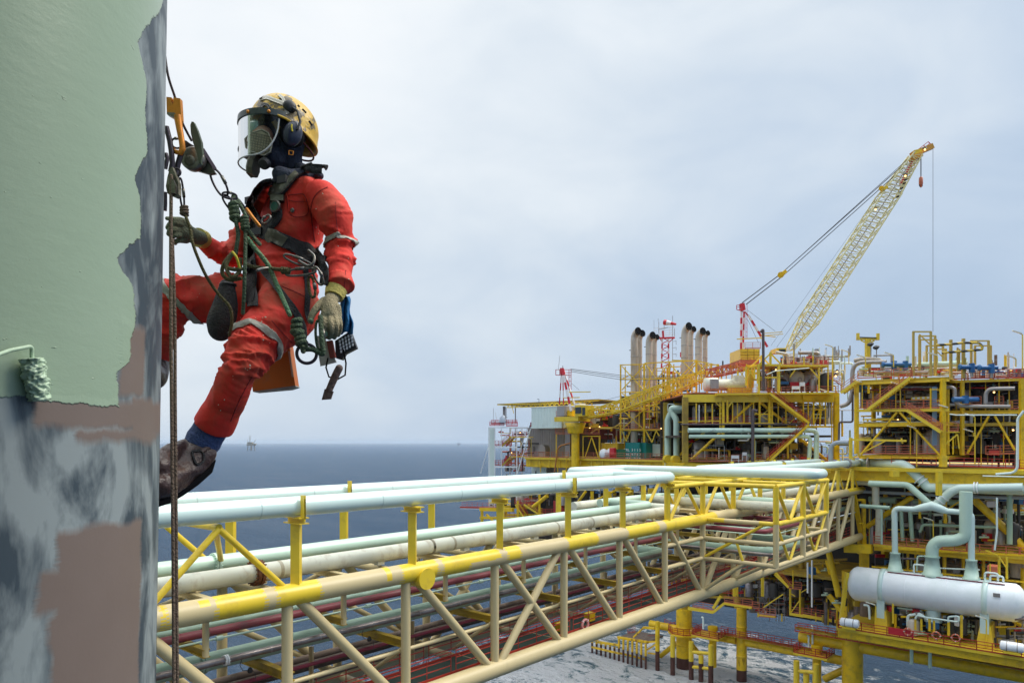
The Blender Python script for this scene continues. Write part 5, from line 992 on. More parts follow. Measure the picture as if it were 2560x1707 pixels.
members(ud,'big_column',M['yeld'],'b4','M2','190 830 190 1130 70','t',(4,))
f4=zfix([A('b3',880,1400,s=112),A('b4',1900,900,s=112)],-20.5); slab(ud,'lower_gallery',M['yeld'],f4,BR*18,.4)
slab(ud,'dark_backing',M['dark'],zfix([at(1575,900,s=112),A('b4',2200,900,s=112)],-4.6),V((0,.4,0)),27)  # dark sheet added as backing for the shade under the decks
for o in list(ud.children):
    if o.name.startswith('dark_backing'): o.location=(0,17,0)
clutter('b4','M2',300,320,1400,640,'machinery_skid','shaded green pipes and pumps on the gallery below the main deck',170,(3,14),('green','mint','dark','grey','green','dark','yel','brown','pgreen'))
clutter('b4','M2',300,680,1400,860,'machinery_skid','dusty pipes just above the pale pressure vessel',110,(3,12),('brown','steel','dark','yeld','mint','grey'))
clutter('b4','TK',430,1050,1040,1240,'machinery_skid','green and grey valves on yellow stands beneath the vessel',110,(2,10),('mint','grey','dark','yel','yelb','pgreen','dark'))
clutter('b4','M2',0,900,430,1180,'machinery_skid','rusty brown pipes left of the vessel end',70,(1,12),('brown','dark','yeld','steel','insul','yel'))
clutter('b4','TK',1100,1130,1400,1330,'machinery_skid','dark pumps at the right end of the vessel deck',26,(2,8),('dark','grey','brown','steel','yel'))
members(td,'stand_post',M['yelb'],'b4','TK','610 1140 610 1210 10;650 1140 650 1215 10;705 1140 705 1220 12;735 1150 735 1225 10;832 1150 832 1250 12;918 1115 918 1265 12;345 1100 345 1230 9;1082 1240 1082 1350 9;460 1040 460 1170 9','b',(1.5,))
members(td,'back_column',M['yeld'],'b4','TK','470 1050 470 1190 16;1030 1110 1030 1260 14;1165 1140 1165 1290 12','b',(10,))
members(td,'lamp_mast',M['yelb'],'b4','TK','1080 680 1160 715 8;1170 740 1170 860 12;1222 725 1222 870 10;1165 720 1220 800 8;1110 770 1110 860 6','b',(4,)); cbox(td,'red_cabinet',M['ored'],'b4','TK',1090,790,1155,858,2,4)
for x,y,c_,p_,h_,lb in ((730,600,'b4','M2',2.2,'on the gallery behind the fat mint pipe'),(345,1130,'b4','TK',1.5,'at the left saddle of the vessel'),(1085,1260,'b4','TK',2,'at the right saddle of the vessel')): lamp(c_,p_,x,y,f'tube lamp {lb}',h_)
# scaffold and galleries left of the vessel (below the bridge end)
clutter('b5','J',560,-160,1500,330,'machinery_skid','dark maze of pipes behind the far end of the bridge',120,(0,7),('dark','brown','steel','yeld','insul','dark','yel','insul'))
sg=T('hanging_gallery','orange railed galleries and scaffold hanging below the bridge landing','gallery',A('b5',1700,480,s=112))
members(sg,'gallery_edge',M['yelb'],'b5','SC','960 440 1190 475 26;1190 475 1290 395 22;1290 395 1545 435 20;1890 490 2010 510 22;2010 505 2320 560 26;1600 500 1760 520 10','b'); 
rails(sg,M['ored'],'b5','SC','1000 425 1190 465;1290 385 1545 425;1890 490 2000 500;2010 500 2170 525;2170 525 2310 550;1550 440 1610 450;1600 500 1760 515;1880 260 2000 270')
rails(sg,M['red'],'b5','J','1270 300 1550 330;1700 100 1880 110')
members(sg,'hanger',M['yelb'],'b5','SC','1895 260 1895 490 14;1985 270 1985 500 12;1920 90 1920 260 8;2325 450 2325 690 12;2230 350 2230 450 8;1410 250 1400 320 10;1640 120 1640 330 22;1380 250 1380 330 22;1600 480 1600 520 10;1818 490 1818 560 10;2275 445 2325 445 10;2130 480 2130 560 10','b')
members(sg,'brace',M['yelb'],'b5','SC','1255 330 1190 440 24;1750 130 1880 250 12;1650 430 1830 310 10;1900 480 1980 370 8;1895 300 1940 330 8;1985 300 2050 260 6','b'); members(sg,'column',M['yeld'],'b5','J','1410 60 1410 440 60;930 120 930 440 80;2000 -60 2000 480 50;1700 -60 1700 420 30','t',(0,)); members(sg,'beam',M['yeld'],'b5','J','900 200 2350 160 22;1300 60 2350 20 18;1000 330 1560 350 18','b',(0,4))
members(sg,'brace',M['yel'],'b5','SC','2240 0 2340 420 50;2120 60 2352 380 34','t',(3,))
m_=MB()
for x in (1610,1660,1705,1765,1790,1840):
    m_.beam(A('b5',x,160 if x<1750 else 190,s=114),A('b5',x,500 if x<1700 else 560,s=114),.09)
for y in (200,240,290,340,390,440,490): m_.beam(A('b5',1590,y,s=114),A('b5',1850,y+8,s=114),.08)
for x0,y0,x1,y1 in ((1610,340,1765,440),(1765,340,1610,490),(1700,200,1840,330)): m_.beam(A('b5',x0,y0,s=114),A('b5',x1,y1,s=114),.08)
m_.build('scaffold_tubes',M['grey'],sg); m_=MB(); m_.beam(A('b5',1600,505,s=114),A('b5',1765,520,s=114),1.2,.15); m_.build('scaffold_boards',M['ored'],sg)
stair(sg,'b5','SC',(1880,250,1760,110),M['yelb'],M['red'])
clutter('b5','SC',1400,90,2320,330,'machinery_skid','dark pipes and cables behind the hanging galleries',170,(1,10),('dark','brown','steel','yeld','yel','mint','insul','ored','yeld'))
clutter('b5','J',1560,330,2330,480,'machinery_skid','shaded pipes above the hanging gallery rails',90,(1,8),('dark','brown','steel','yeld','ored'))
for x0,y0,y1,lb in ((1095,520,630,'left of the two above the riser guard'),(2100,600,810,'beside the right riser guard'),(2065,690,800,'inside the right riser guard'),(2095,0,430,'tall, before the scaffold'),(2055,20,300,'thin, before the scaffold')):
    pth('white_riser',f'pale riser pipe {lb}','b5','SC',[x0-14,y0,x0,y0+6,x0,y1] if y0>400 else [x0,y0,x0,y1],16,M['pgreen'] if y0>400 else M['white'],-1,n=10)
# jacket
jk=T('steel_jacket','yellow tubular legs and braces of the platform standing in white surf','jacket',A('b5',1700,1000,s=117))
def leg(x,r,yt_,s,band,name='leg'):
    b=at(*[CROP['b5'][0]+x/CROP['b5'][2],0],s=s); b=V((b.x,b.y,0)); zt_=A('b5',x,yt_,s=s).z; zb=A('b5',x,band,s=s).z
    m_=MB(); m_.tube(V((b.x,b.y,zb)),V((b.x,b.y,zt_)),r,n=28); m_.lathe(V((b.x,b.y,zb)),V((b.x,b.y,zb+1)),[(2.2,r),(2.2,r*1.06),(2.5,r*1.06),(2.5,r)],28,cap=False); m_.lathe(V((b.x,b.y,zt_-2)),V((b.x,b.y,zt_)),[(-1.5,r),(-1.5,r*1.05),(-1.2,r*1.05),(-1.2,r)],28,cap=False); m_.build(name,M['yel'],jk)
    m_=MB(); m_.tube(V((b.x,b.y,-3)),V((b.x,b.y,zb)),r*.99,n=28); m_.build('splash_zone',M['legrust'],jk)
leg(920,1.42,440,117,885); leg(1448,.86,430,117,1000)
p_=A('b4',190,1000,s=112); m_=MB(); m_.tube(V((p_.x,p_.y,-3)),V((p_.x,p_.y,p_.z+4)),1.45,n=28); m_.build('leg',M['yel'],jk)
m_=MB(); p=A('b5',1448,870,s=117); m_.tube(p,V((p.x,p.y,A('b5',1448,1000,s=117).z)),.875,n=28); m_.build('rust_patch',M['rust'],jk)
for q in nums('610 605 1010 690 70;1200 745 1400 775 70;1490 800 1960 880 78;2210 910 2500 1020 80'): 
    zz=-34.2
    m_=MB(); a=at(CROP['b5'][0]+q[0]/CROP['b5'][2],0,s=117);b=at(CROP['b5'][0]+q[2]/CROP['b5'][2],0,s=117); m_.tube(V((a.x,117,H+zz)),V((b.x,117,H+zz)),.72,n=20); m_.build('horizontal_brace',M['yel'],jk)
a=at(2000,0,s=112);b=at(2700,0,s=112); MB().tube(V((a.x,112,H-30.2)),V((b.x,112,H-30.2)),.9,n=20).build('horizontal_brace',M['yel'],jk)
MB().beam(V((a.x,110.4,H-28.5)),V((b.x,110.4,H-29.1)),1.4,.15).build('brace_walkway',M['yeld'],jk)
railing('railing',jk,[V((a.x,109.8,H-29)),V((b.x,109.8,H-29))],M['red'],1.1,1.5,.08); railing('railing',jk,[V((a.x,111.1,H-29)),V((b.x,111.1,H-29))],M['red'],1.1,1.5,.08)
for q in nums('700 880 850 760 46;930 690 1060 860 40;2210 1090 2500 950 60;1200 690 1060 640 30'): 
    MB().tube(A('b5',q[0],q[1],s=118),A('b5',q[2],q[3],s=118),px('b5',q[4],125)/2,n=16).build('diagonal_brace',M['yel'],jk)
for x0,x1 in ((1230,1500),(1500,1960)):
    a=at(CROP['b5'][0]+x0/CROP['b5'][2],0,s=115.6);b=at(CROP['b5'][0]+x1/CROP['b5'][2],0,s=115.6); a.z=b.z=H-33.3; railing('railing',jk,[a,b],M['red'],1.1,1.4,.08); MB().beam(a+V((0,.6,0)),b+V((0,.6,0)),1.3,.12).build('brace_walkway',M['yeld'],jk); railing('railing',jk,[a+V((0,1.3,0)),b+V((0,1.3,0))],M['red'],1.1,1.4,.08)
# octagonal collar platform round the main leg
p=A('b5',925,655,s=117); m_=MB(); m_.prism([p+V((3.0*math.cos(k*PI/4+PI/8),3.0*math.sin(k*PI/4+PI/8),0)) for k in range(8)],UP*-.4); m_.build('collar_platform',M['yel'],jk)
railing('railing',jk,[p+V((2.9*math.cos(k*PI/4+PI/8),2.9*math.sin(k*PI/4+PI/8),0)) for k in range(9)],M['red'],1.1,1.4,.08)
# riser guards
for i,(dx,dy,lb) in enumerate(((0,0,'left'),(967,175,'right'))):
    g=T('riser_guard',f'{lb} of two yellow ladder-like riser guards standing in the surf','riser guard',A('b5',1075+dx,1080+dy,s=112)); s_=112 if i==0 else 108
    X=lambda x,y:A('b5',x+dx,y+dy,s=s_)
    def vt(x,y0,wt=6,sx_=0):
        a=X(x,y0); m_=MB(); bz=max(1.2,a.z-12); m_.tube(V((a.x,s_,3.2)),a,.43,n=14); m_.build('guard_post',M['yelb'],g); m_=MB(); m_.tube(V((a.x,s_,-2)),V((a.x,s_,3.2)),.425,n=14); m_.build('wet_post',M['legrust'],g)
    vt(985,745); vt(1165,775); vt(1075,870)
    if i==0: vt(815,690)
    for q in ((985,840,1165,855),(985,975,1165,995)): m_=MB(); m_.tube(X(q[0],q[1]),X(q[2],q[3]),.3,n=12); m_.build('guard_rung',M['yelb'],g)
    a=X(1112,640); m_=MB(); m_.lathe(V((a.x,s_+3,2)),V((a.x,s_+3,5)),[(0,.64),(a.z-3,.64),(a.z-2.5,.85),(a.z-2,.85)],20); m_.build('casing',M['yel'],g)
    c=X(1085,725); c.y+=3; m_=MB(); m_.box(c,(5,4,.3)); m_.build('platform',M['yelb'],g); railing('railing',g,[c+V((x_*2.4,y_*1.9,.2)) for x_,y_ in ((-1,1),(-1,-1),(1,-1),(1,1))],M['red'],1.1,1.4,.09)
# boat fender fence
bf=T('boat_fender','rusty yellow boat landing fence of many vertical fender tubes','boat landing',A('b5',350,850,s=112)); 
fp=[(75+i*41,800+i*9.5 if i<6 else 715+(i-6)*9,870+i*11) for i in range(13)]
for i,(x,y0,y1) in enumerate(fp):
    a=A('b5',x,y0-(0 if i>5 else 45),s=113.5-i*.15); m_=MB(); m_.tube(V((a.x,a.y,2.4)),a,.21,n=10); m_.build('fender_tube',M['rust'],bf); m_=MB(); m_.tube(V((a.x,a.y,-2)),V((a.x,a.y,2.4)),.205,n=10); m_.build('wet_fender_tube',M['legrust'],bf)
for q in nums('70 795 330 855 16;130 750 330 780 20;310 705 580 750 20;330 850 570 910 16;580 750 660 745 16;20 745 130 735 10;455 705 550 615 14;550 615 650 625 20;580 820 660 770 12;590 850 670 860 12'):
    m_=MB(); m_.beam(A('b5',q[0],q[1],s=113),A('b5',q[2],q[3],s=112.4),px('b5',q[4],128)); m_.build('fender_rail',M['rust'] if q[1]>700 else M['yel'],bf)
slab(bf,'fender_platform',M['brown'],[A('b5',310,705,s=113.2),A('b5',580,752,s=112.6)],BR*6,.3); 
rails(bf,M['red'],'b5','J','400 670 470 660;580 745 655 738;740 590 850 650'); 
a=A('b5',675,560,s=112.5); m_=MB(); m_.tube(V((a.x,a.y,3.5)),a,.40,n=16); m_.build('mooring_post',M['yel'],bf); m_=MB(); m_.tube(V((a.x,a.y,-2)),V((a.x,a.y,3.5)),.39,n=16); m_.build('wet_post',M['legrust'],bf)
# far platforms on the horizon
def farplat(x,y,d_,sc_,lb,mt):
    p=at(x,y,d=d_); p.z=0; t=T('distant_platform',lb,'platform',p); q=MB(); u=sc_
    for a in (-1,1):
        for b in (-1,1): q.tube(p+V((a*14*u,b*10*u,-2)),p+V((a*12*u,b*9*u,22*u)),1.6*u,n=6)
    for z in (6,14): q.beam(p+RGT*-13*u+UP*z*u,p+RGT*13*u+UP*(z+6)*u,1.2*u)
    q.build('jacket',mt,t); q=MB(); q.box(p+UP*25*u,(34*u,24*u,6*u),rot=ANG); q.box(p+UP*33*u-RGT*4*u,(22*u,18*u,9*u),rot=ANG); q.box(p+UP*29*u+RGT*14*u,(14*u,18*u,5*u),rot=ANG); q.build('topsides',mt,t)
    q=MB(); q.beam(p+UP*36*u-RGT*6*u,p+UP*68*u-RGT*5*u,2.2*u); q.build('derrick',mt,t); q=MB(); q.beam(p+UP*34*u+RGT*12*u,p+UP*50*u+RGT*20*u,1.6*u); q.beam(p+UP*34*u-RGT*12*u,p+UP*50*u-RGT*17*u,1.4*u); q.build('crane_boom',mt,t)
farplat(628,1117,3600,1.15,'tiny hazy drilling platform on the horizon below the worker',mat('far_platform_paint',(.30,.27,.22),.8))
farplat(1147,1110,8000,.95,'faintest tiny platform on the horizon beside the stair tower',mat('far_platform_grey',(.30,.33,.38),.8))
# ================================================================ painted column with roller
CC=RGT*-1.58+FWD*1.806; CR=.60
def colmat():
    m=bpy.data.materials.new('patchy_painted_steel'); m.use_nodes=True; nt=m.node_tree; N=nt.nodes; L=nt.links; p=N['Principled BSDF']
    uv=N.new('ShaderNodeUVMap'); uv.uv_map='wrap'; sp=N.new('ShaderNodeSeparateXYZ'); L.new(uv.outputs[0],sp.inputs[0])
    def nz(sc,det=5,st=(1,1,1),ro=.6,dist=0):
        mp=N.new('ShaderNodeMapping'); mp.inputs['Scale'].default_value=st; L.new(uv.outputs[0],mp.inputs[0])
        n=N.new('ShaderNodeTexNoise'); n.inputs['Scale'].default_value=sc; n.inputs['Detail'].default_value=det; n.inputs['Roughness'].default_value=ro; n.inputs['Distortion'].default_value=dist; L.new(mp.outputs[0],n.inputs[0]); return n.outputs[0]
    def mt(op,a,b=None,c=None,clamp=False):
        n=N.new('ShaderNodeMath'); n.operation=op; n.use_clamp=clamp
        for i,x in enumerate((a,b,c)):
            if x is None: continue
            if isinstance(x,(int,float)): n.inputs[i].default_value=x
            else: L.new(x,n.inputs[i])
        return n.outputs[0]
    def mix(f,a,b):
        n=N.new('ShaderNodeMix'); n.data_type='RGBA'; L.new(f,n.inputs[0]) if not isinstance(f,float) else None
        for i,x in ((6,a),(7,b)):
            if isinstance(x,tuple): n.inputs[i].default_value=(*x,1)
            else: L.new(x,n.inputs[i])
        return n.outputs[2]
    # u = metres round from the silhouette edge, v = metres above the eye line
    jx=mt('MULTIPLY_ADD',nz(7,4,(1,1,1),.55),.06,mt('MULTIPLY_ADD',nz(70,3,(.12,2.0,1),.6),.018,-.039)); jy=mt('MULTIPLY_ADD',nz(6,4,(1.4,1,1),.55),.06,mt('MULTIPLY_ADD',nz(60,3,(2.0,.15,1)),.012,-.036))
    U=mt('ADD',sp.outputs[0],jx); Vv=mt('ADD',sp.outputs[1],jy)
    def curve(x,pts):
        n=N.new('ShaderNodeFloatCurve'); c=n.mapping.curves[0]; 
        mr=N.new('ShaderNodeMapRange'); mr.inputs[1].default_value=-1.; mr.inputs[2].default_value=1.6; L.new(x,mr.inputs[0])
        pts=sorted(((b+1.)/2.6,a) for a,b in pts)
        c.points[0].location=(max(0,pts[0][0]),pts[0][1]); c.points[-1].location=(min(1,pts[-1][0]),pts[-1][1])
        for q in pts[1:-1]: c.points.new(*q)
        for q in c.points: q.handle_type='VECTOR'
        n.mapping.update(); L.new(mr.outputs[0],n.inputs[1]); return n.outputs[0]
    def gt(a,b,s=.004):
        return mt('DIVIDE',mt('SUBTRACT',a,b),s,clamp=True)
    def rect(u0,u1,v0,v1):
        return mt('MULTIPLY',mt('MULTIPLY',gt(U,u0,.016),gt(u1,U,.016)),mt('MULTIPLY',gt(Vv,v0,.02),gt(v1,Vv,.02)))
    return m,N,L,p,uv,sp,nz,mt,mix,curve,gt,rect,U,Vv
def column():
    # column surface point seen in pixel (x,y): returns (u metres from silhouette, v height)
    def colpix(x,y):
        t=(x-1280)/FP; a=t*t+1; cx,cy=-1.58,1.806; b=t*cx+cy; c=cx*cx+cy*cy-CR*CR; D=b*b-a*c
        if D<0: D=0
        Y=(b-math.sqrt(D))/a; X=t*Y; ang=math.atan2(Y-cy,X-cx); a0=math.atan2(1.38*.0,1)
        return ang,(1106-y)/FP*Y,Y
    angs=colpix(400,0)[0]
    uvof=lambda x,y: ((angs-colpix(x,y)[0])*CR, colpix(x,y)[1])
    m,N,L,p,uv,sp,nz,mt,mix,curve,gt,rect,U,Vv=colmat()
    # boundary of the green coat: pixel pairs down its right edge
    gp=[(392,0),(330,105),(352,200),(355,300),(357,380),(325,450),(340,500),(343,600),(290,650),(325,720),(338,790),(322,855),(318,905),(288,925),(300,1010),(303,1018)]
    gpts=[uvof(*q) for q in gp]
    gv0=gpts[-1][1]
    green=mt('MULTIPLY',gt(U,curve(Vv,[(a,b) for a,b in gpts])),gt(Vv,gv0+.0))
    ub=uvof(98,1010)[0]; green=mt('MULTIPLY',green,mt('MAXIMUM',gt(ub+.003,U),gt(Vv,uvof(20,985)[1])))
    # primer patches (pinkish brown)
    def R_(x0,y0,x1,y1):
        a=uvof(x0,y0);b=uvof(x1,y1); return rect(min(a[0],b[0]),max(a[0],b[0]),min(a[1],b[1]),max(a[1],b[1]))
    pr=R_(290,790,362,1005)
    for q in ((75,980,365,1085),(185,1060,392,1112),(325,985,410,1100),(135,1320,360,1800),(95,1420,200,1530),(120,1540,340,1900)): pr=mt('MAXIMUM',pr,R_(*q))
    # wiped bare metal: streaky blue grey
    s1=nz(2.6,4,(1.7,.8,1),.5,1.8); s2=nz(6,8,(1.8,.55,1),.65,1.4); s3=nz(40,3,(1.6,.3,1)); 
    big=mt('MULTIPLY_ADD',s1,2.6,-.82,clamp=False); lu=mt('MULTIPLY_ADD',s2,.9,mt('MULTIPLY_ADD',s3,.3,-.62)); f=mt('ADD',big,lu,clamp=True)
    f=mt('MULTIPLY_ADD',f,1.9,-.45,clamp=True)
    metal=mix(f,(.045,.065,.080),(.28,.32,.32))
    gcol=mix(nz(1.3,4),(.29,.39,.26),(.36,.455,.33)); pcol=mix(nz(4,6),(.17,.125,.10),(.215,.165,.14))
    c=mix(pr,metal,pcol); c=mix(green,c,gcol); L.new(c,p.inputs['Base Color'])
    r=mt('MULTIPLY_ADD',green,-.2,.5); L.new(r,p.inputs['Roughness'])
    sc_=nz(90,4,(1,1,1)); lump=nz(14,6,(1,1.8,1),.65)
    lump2=mt('MULTIPLY',gt(nz(22,3,(1.,2.2,1)),.70,.03),.5)
    h=mt('ADD',mt('MULTIPLY',green,mt('ADD',mt('MULTIPLY_ADD',lump,.35,.55),lump2)),mt('MULTIPLY_ADD',pr,.25,mt('MULTIPLY',sc_,.08)))
    bp=N.new('ShaderNodeBump'); bp.inputs['Strength'].default_value=.8; bp.inputs['Distance'].default_value=.004; L.new(h,bp.inputs['Height']); L.new(bp.outputs[0],p.inputs['Normal'])
    n=96; k=40; me=bpy.data.meshes.new('painted_column'); vs=[];fs=[];uvs=[]
    z0,z1=-14.,9.; zs=[z0,-3,-1.2]+[-1.1+.1*i for i in range(28)]+[2.5,4,z1]
    for z in zs:
        lean=.0166*z
        for j in range(n+1):
            a=angs-(j/n)*2*PI; q=CC+RGT*(CR*math.cos(a)+lean)+FWD*CR*math.sin(a); vs.append((q.x,q.y,H+z)); 
    for i in range(len(zs)-1):
        for j in range(n): fs.append((i*(n+1)+j,(i+1)*(n+1)+j,(i+1)*(n+1)+j+1,i*(n+1)+j+1))
    me.from_pydata(vs,[],fs); ul=me.uv_layers.new(name='wrap')
    for f_ in me.polygons:
        f_.use_smooth=True
        for li in f_.loop_indices:
            vi=me.loops[li].vertex_index; i,j=divmod(vi,n+1); ul.data[li].uv=(j/n*2*PI*CR,zs[i])
    me.materials.append(m); o=bpy.data.objects.new('painted_column',me); COL.objects.link(o)
    tag(o,'huge round steel column, half coated in pale green over brown primer and wiped grey metal','column')
    return colpix
colpix=column()
for lb_,c_,sz in (('unseen dark wall left of the camera, added to shade the column',(-1.95,-.4,0),(.1,2.9,7)),('unseen dark wall behind the camera, added to shade the column',(-.95,-.62,0),(1.95,.1,9))):
    m_=MB(); m_.box(RGT*c_[0]+FWD*c_[1]+UP*H,sz,ax=(RGT,FWD,UP)); o=m_.build('shade_wall',M['dark']); tag(o,lb_,'wall')  # walls out of view, added to darken the column's left side
m_=MB(); m_.box(RGT*-.95+FWD*.25+UP*(H+1.9),(2.1,1.9,.1),ax=(RGT,FWD,UP)); tag(m_.build('shade_plate',M['dark']),'unseen dark plate above the camera, added to shade the column','deck')  # plate out of view, added to keep sky light off the column
def onpix(x,y,off=0.):
    """point on the column at a pixel, lifted off by off metres"""
    a,h,Y=colpix(x,y); q=CC+RGT*((CR+off)*math.cos(a))+FWD*((CR+off)*math.sin(a)); q.z=H+(1106-y)/FP*Y; q+=RGT*.0166*(q.z-H); return q
# paint roller
rl=T('paint_roller','small paint roller loaded with wet green paint, pressed on the column','paint roller',onpix(72,950,.03))
M['wetpaint']=mat('wet_green_paint',(.46,.60,.42),.35,var=.1,vs=30)
a=onpix(62,896,.024);b=onpix(82,1003,.024); m_=MB(); n=44
ax_=(b-a); Pn=[a.lerp(b,i/60) for i in range(61)]
m_.rings(Pn,[.0205 if 0<i<60 else .014 for i in range(61)],n,0)
m_.v=[v+(v-a.lerp(b,max(0,min(1,(v-a).dot(ax_)/ax_.length_squared)))).normalized()*.009*(NZ.noise(v*75)*.8+NZ.noise(v*190)*.7) for v in m_.v]
m_.build('sleeve',M['wetpaint'],rl)
m_=MB(); m_.pipe([b-ax_*.2,a-ax_*.06,a-ax_*.12+onpix(60,880,.03)-onpix(62,896,.024),onpix(-5,880,.05),onpix(-60,900,.08)],.0042,.025,10,seg=8); m_.build('frame_wire',M['wetpaint'],rl)
m_=MB(); q=onpix(-60,900,.08); m_.tube(q,q-RGT*.12-FWD*.05-UP*.02,.014,n=12); m_.build('handle',M['black'],rl)
# ================================================================ the rope access worker
from mathutils.bvhtree import BVHTree
DG=lambda: bpy.context.evaluated_depsgraph_get()
def C3(x,y,d): return at(x,y,d=d)
def remesh(mb,name,mt,parent,vox=.008,smooth=5,fac=.6):
    o=mb.build(name,mt,parent); r=o.modifiers.new('r','REMESH'); r.mode='VOXEL'; r.voxel_size=vox; r.use_smooth_shade=True
    if smooth: s=o.modifiers.new('s','SMOOTH'); s.iterations=smooth; s.factor=fac
    DG().update(); me=bpy.data.meshes.new_from_object(o.evaluated_get(DG())); o.modifiers.clear(); old=o.data; o.data=me; bpy.data.meshes.remove(old)
    me.materials.clear(); [me.materials.append(x) for x in (mt if isinstance(mt,(list,tuple)) else [mt])]
    for p in me.polygons: p.use_smooth=True
    return o
def chain(mb,pts,sub=8,n=20):
    """pts (x,y,depth,r px) -> smooth tapered tube with round ends (Catmull-Rom)"""
    P=[(C3(x,y,d),r*d/FP) for x,y,d,r in pts]; out=[];rr=[]
    for i in range(len(P)-1):
        p0=P[max(0,i-1)];p1=P[i];p2=P[i+1];p3=P[min(len(P)-1,i+2)]
        for k in range(sub):
            t=k/sub; f=lambda a,b,c,d:.5*((2*b)+(c-a)*t+(2*a-5*b+4*c-d)*t*t+(3*b-a-3*c+d)*t**3); out.append(f(p0[0],p1[0],p2[0],p3[0])); rr.append(f(p0[1],p1[1],p2[1],p3[1]))
    out.append(P[-1][0]); rr.append(P[-1][1]); mb.rings(out,rr,n); mb.sph(out[0],rr[0],16,10); mb.sph(out[-1],rr[-1],16,10); return out
LV=(RGT*.55-FWD*.83).normalized(); FV=(RGT*-.83-FWD*.55).normalized()
LARM=[(806,494,2.71,44),(836,545,2.69,45),(850,605,2.70,38),(853,650,2.66,35),(848,708,2.60,30)]
RARM=[(678,505,3.02,44),(620,590,3.0,40),(572,636,2.93,34),(535,622,2.88,28),(503,600,2.84,22)]
LLEG=[(722,772,2.74,80),(647,851,2.62,62),(606,912,2.52,49),(580,975,2.54,47),(562,1012,2.57,46)]
RLEG=[(665,752,2.98,68),(590,748,2.94,62),(520,752,2.88,61),(448,745,2.82,58),(418,805,2.84,42),(396,862,2.88,36),(386,905,2.9,33)]
TORSO=[(742,446,2.86,38,32),(744,462,2.86,88,46),(744,484,2.86,116,60),(737,535,2.86,112,74),(727,585,2.85,106,76),(716,628,2.85,102,72),(708,680,2.85,106,76),(706,735,2.85,108,80),(706,785,2.85,84,66)]
M['red_cloth']=mat('red_coverall_cloth',(.76,.034,.018),.75,var=.22,vs=9,bump=.12,bs=50,dirt=.7,dc=(.30,.085,.03),ds=7,dthr=.57,dsoft=.12)
M['hood']=mat('navy_hood_cloth',(.030,.036,.060),.85,var=.4,vs=20,bump=.6,bs=60)
per=T('person','worker in red coverall, yellow helmet and clear visor hanging on ropes beside the column','person',C3(708,790,2.85))
mb=MB()
n=28; rg=[]
for x,y,d,w_,dp in TORSO:
    c=C3(x,y,d); w_*=d/FP; dp*=d/FP; rg.append([c+LV*(w_*math.copysign(abs(math.cos(2*PI*k/n))**.85,math.cos(2*PI*k/n)))+FV*(dp*math.copysign(abs(math.sin(2*PI*k/n))**.85,math.sin(2*PI*k/n))) for k in range(n)])
B_=len(mb.v); mb.v+=[q for r_ in rg for q in r_]
for i in range(len(rg)-1):
    for k in range(n): mb.f.append((B_+i*n+k,B_+i*n+(k+1)%n,B_+(i+1)*n+(k+1)%n,B_+(i+1)*n+k)); mb.m.append(0); mb.s.append(True)
mb.add(rg[0][::-1],[tuple(range(n))]); mb.add(rg[-1],[tuple(range(n))])
axes={}
for nm,ch in (('la',LARM),('ra',RARM),('ll',LLEG),('rl',RLEG)): axes[nm]=chain(mb,ch)
axes['to']=[C3(x,y,d) for x,y,d,_,_ in TORSO]
# sleeve cuff flare, trouser hem, neck and head
mb.lathe(C3(566,1003,2.56),C3(530,1072,2.60),[(0,.060),(.06,.070),(.118,.0745),(.121,.055)],28); p=C3(848,716,2.6); mb.lathe(C3(852,690,2.62),C3(850,735,2.58),[(0,.035),(.03,.050),(.052,.056),(.054,.03)],20)
chain(mb,[(738,462,2.86,30),(730,430,2.84,30),(718,395,2.82,38),(712,355,2.80,51),(708,320,2.80,56)],6)
mb.sph(C3(684,392,2.76),(.045,.050,.045)); mb.sph(C3(668,368,2.74),.020)      # jaw and nose
body=remesh(mb,'body',[M['red_cloth'],M['hood']],per,.0062,10)
# folds in the cloth
def seg_near(q):
    best=(9,None,0,0,None)
    for nm,P in axes.items():
        for i in range(len(P)-1):
            a,b=P[i],P[i+1]; ab=b-a; t=max(0,min(1,(q-a).dot(ab)/ab.length_squared)); c=a+ab*t; d=(q-c).length-(.10 if nm=='to' else 0)
            if d<best[0]: best=(d,nm,(i+t)/(len(P)-1),0,c)
    return best
me=body.data; o0=V(body['_o']); nh=C3(0,462,2.86).z
joint={'la':(.58,.22),'ra':(.5,.25),'ll':(.42,.16),'rl':(.55,.15),'to':(.62,.12)}
new=[]; regs=[]
for v in me.vertices:
    q=v.co+o0; nr=seg_near(q); regs.append(nr[:3]); d=0
    if q.z<nh+.0:
        nm,t=nr[1],nr[2]; P=axes[nm]; i=min(len(P)-2,int(t*(len(P)-1))); ad=(P[i+1]-P[i]).normalized(); al=(q-P[0]).dot(ad); rd=q-ad*(q-P[i]).dot(ad)
        jc,jw=joint[nm]; j=math.exp(-((t-jc)/jw)**2)
        wp=.030*NZ.noise(q*7)+.5*((q-P[i]).dot(RGT+FWD*.6)); w1=abs(NZ.noise(V(((al+wp)*13,rd.x*9+3,rd.z*9)))); w1=.55-min(1,w1*3.2)**.6*1.1; w1+=.28*(.4-abs(NZ.noise(V(((al-wp)*30,rd.x*16,rd.z*16+5))))*2)
        w2=NZ.noise(q*9)
        tw=.017 if nm!='to' else .009
        d=(w1*tw*(.30+1.15*j)+w2*.009)
        if nm in('la','ll','rl') and t>.93: d*=.3
    new.append(q+v.normal*d-o0)
for v,c in zip(me.vertices,new): v.co=c
me.update()
for pl in me.polygons:
    c=pl.center+o0
    if c.z>nh-.01 and seg_near(c)[1] not in('la','ra') and (c-C3(742,455,2.86)).length<.5 and c.z>nh-.0+0.0: 
        if c.z>nh or (c-C3(725,440,2.85)).length<.07: pl.material_index=1
